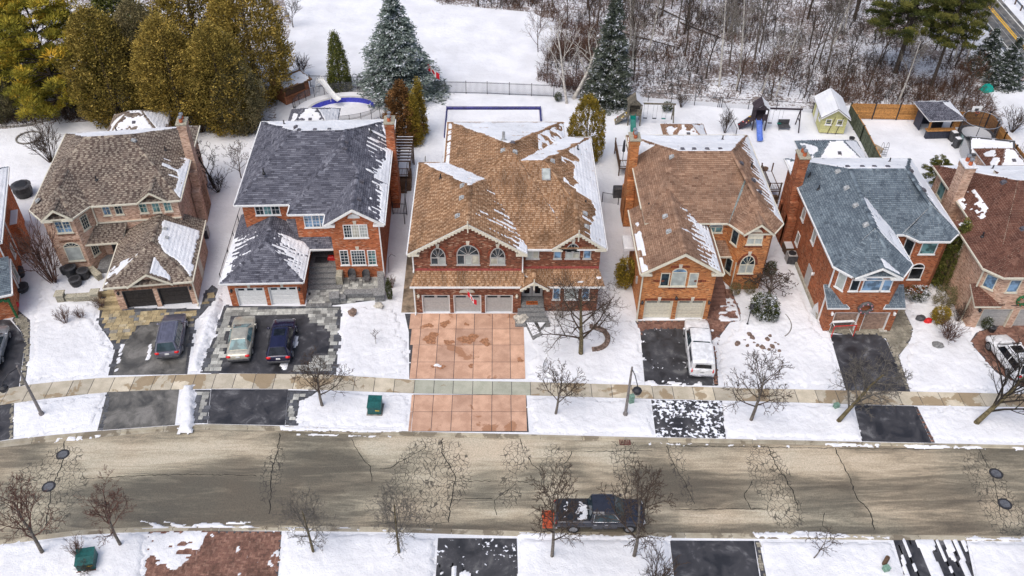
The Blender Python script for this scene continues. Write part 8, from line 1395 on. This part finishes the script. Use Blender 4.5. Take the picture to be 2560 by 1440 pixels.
# low rear extensions with snowy hip roofs
for lab,a,b,z,zr,ov,rot,brick,sh,pt_ in (('low beige rear extension with snowy hip roof',(268,330),(415,326),3.0,4.6,3.4,7,'brick_beige','sh_brown',.36),('low rear extension with snowy roof behind the slate roof',(716,318),(842,318),3.0,4.5,3.6,2,'brick_red','sh_slate',.33),('low rear extension with snowy roof behind the orange house',(1662,352),(1772,352),3.0,4.3,3.2,0,'brick_org','sh_clay',.36),('low rear extension with snow grid roof behind the blue-grey roof',(2010,402),(2170,402),3.0,4.6,3.6,0,'brick_rust','sh_teal',.05),('low rear extension with snow at the last house back',(2470,420),(2580,430),3.0,4.5,3.4,0,'brick_beige','sh_red',.12)):
    p,q=at3(*a,z),at3(*b,z); W_=(q-p).length; h=House('rear_extension',lab,(p.x,p.y),rot,brick=brick,trim='white',sh=sh,cat='extension',group='rear extensions'); h.rect(.35,W_-.35,-2.0,ov-.3,0,3.0); g_,l_=hip(0,W_,-2.2,ov,3.0,(W_*.38,ov*.3,zr),(W_*.6,ov*.3,zr)); ro=h.roof([g_['f'],g_['r'],g_['b'],g_['l']],[],'roof',.12,snow=[(0,both(full(.06,.15),patchy(pt_))),(1,full(.1,.2)),(2,full(.1,.2)),(3,full(.5,.8))],gut=[((W_,ov,3),(0,ov,3))]); h.vent(ro,g_['f'],.5,2.2)
# far road furniture
def guard(label,pts):
    P=[at3(*p) for p in pts]; o=P[0]; t=thing('guardrail',label,'guardrail',o,0,'guardrails'); d=(P[-1]-P[0]); L=d.length; n=int(L/2); ang=atan2(d.y,d.x)
    for k in range(n+1): q=d*k/n; obj('post',MB().box(q.x-.07,q.x+.07,q.y-.07,q.y+.07,0,.75),M['wood'],t)
    e=obj('rail',MB().loft([[(0,-.04,.5),(0,.04,.56),(0,-.02,.62),(0,.04,.68),(0,-.04,.78)],[(L,-.04,.5),(L,.04,.56),(L,-.02,.62),(L,.04,.68),(L,-.04,.78)]],caps=False),M['steel'],t); e.rotation_euler=(0,0,ang); return t
guard('steel guardrail along the near side of the far road',[(2388,-40),(2470,75),(2552,205)]); guard('steel guardrail on the far side of the far road',[(2510,-20),(2580,60)]); hz=thing('hazard_marker','black and orange striped hazard marker at the guardrail end','marker',at3(2554,208)); obj('panel',MB().box(-.25,.25,-.03,.03,.2,1.0),M['black'],hz)
for k in range(3): obj('stripe',MB().slab([(-.24,-.035,.35+k*.22),(.24,-.035,.5+k*.22),(.24,-.035,.6+k*.22),(-.24,-.035,.45+k*.22)],.001) if False else MB(Matrix.Translation((0,-.032,0))).poly([(-.24,0,.3+k*.22),(.24,0,.45+k*.22),(.24,0,.56+k*.22),(-.24,0,.41+k*.22)]),M['orange'],hz)
fl=thing('street_lamp','cobra-head street lamp reaching over the far road','street lamp',at3(2440,60)); obj('pole',MB().tube((0,0,0),(0,0,6),.1,.07,7),M['steel'],fl); obj('arm',MB().tube((0,0,6),(2.4,-.2,6.3),.05,.04),M['steel'],fl); obj('lamp_head',MB().blob((2.7,-.2,6.3),.5,.2,.12,1,0,8,5),M['canvas'],fl)
single('tarp_tent',MB().loft([[(-.9,-.7,0),(.9,-.7,0),(1.0,.7,0),(-.9,.7,0)],[(-.5,-.3,.9),(.4,-.4,1.0),(.5,.4,.95),(-.4,.3,1.1)]],closed=True),'teal','crumpled teal tarp heap at the edge of the woods','tarp',at3(2466,226),.3).scale=(.75,.75,.7)
for k,(a,b) in enumerate((((2466,25),(2560,140)),((2490,20),(2570,110)))): p,q=at3(*a,6.0),at3(*b,6.0); d=q-p; single('power_line',MB().tube(tuple(p-d*2),tuple(q+d*2),.015,.015,4),'canvas','thin pale overhead wire crossing the far road, '+['left','right'][k]+' one','wire',group='overhead wires')
# garden rings at far left
rg=thing('garden_ring','dark round garden ring in the snow at the far left back yard','garden edging',at3(72,345)); 
for k in range(20): a=2*pi*k/20; obj('edging_block',MB(Matrix.Rotation(a,4,'Z')).bbox(1.15,1.3,-.17,.17,0,.15,.03,rr.random()),M['concg'],rg)
ed=thing('garden_edging','wavy dark stone edging crossing the far left back yard','garden edging',at3(0,318)); P_=[at3(*p)-at3(0,318) for p in ((-40,312),(0,318),(40,318),(80,312),(120,302),(150,296))]
for a,b in zip(P_,P_[1:]):
    n=int((b-a).length/.35)
    for k in range(n): q=a+(b-a)*k/n; ang=atan2((b-a).y,(b-a).x); obj('edging_block',MB(Matrix.Translation(q) @ Matrix.Rotation(ang,4,'Z')).bbox(0,.33,-.08,.08,0,.2,.03,rr.random()),M['concg'],ed)
for k,(px,py,r_) in enumerate(((1092,914,.22),(1100,917,.14))): single('snow_lump',MB().blob((0,0,.03),r_,r_*.6,.1,k,.4),'banksnow',None,None,at3(px,py))['kind']='stuff'
pb=at3(2024,785); single('downspout_tiles',MB().bbox(-.3,.3,-.2,.2,0,.12,.03),'palerock','pale splash block at the rust house corner','splash block',at3(2206,826))
ed2=thing('garden_edging','thin curved dark edging on the lawn of the orange house','garden edging',at3(1960,800))
for k in range(16):
    a=-.9+2.2*k/15; obj('edging_block',MB(Matrix.Translation((-1.6,-.3,0)) @ Matrix.Rotation(a,4,'Z')).bbox(2.0,2.08,-.14,.14,0,.12,.01,rr.random()),M['concg'],ed2)
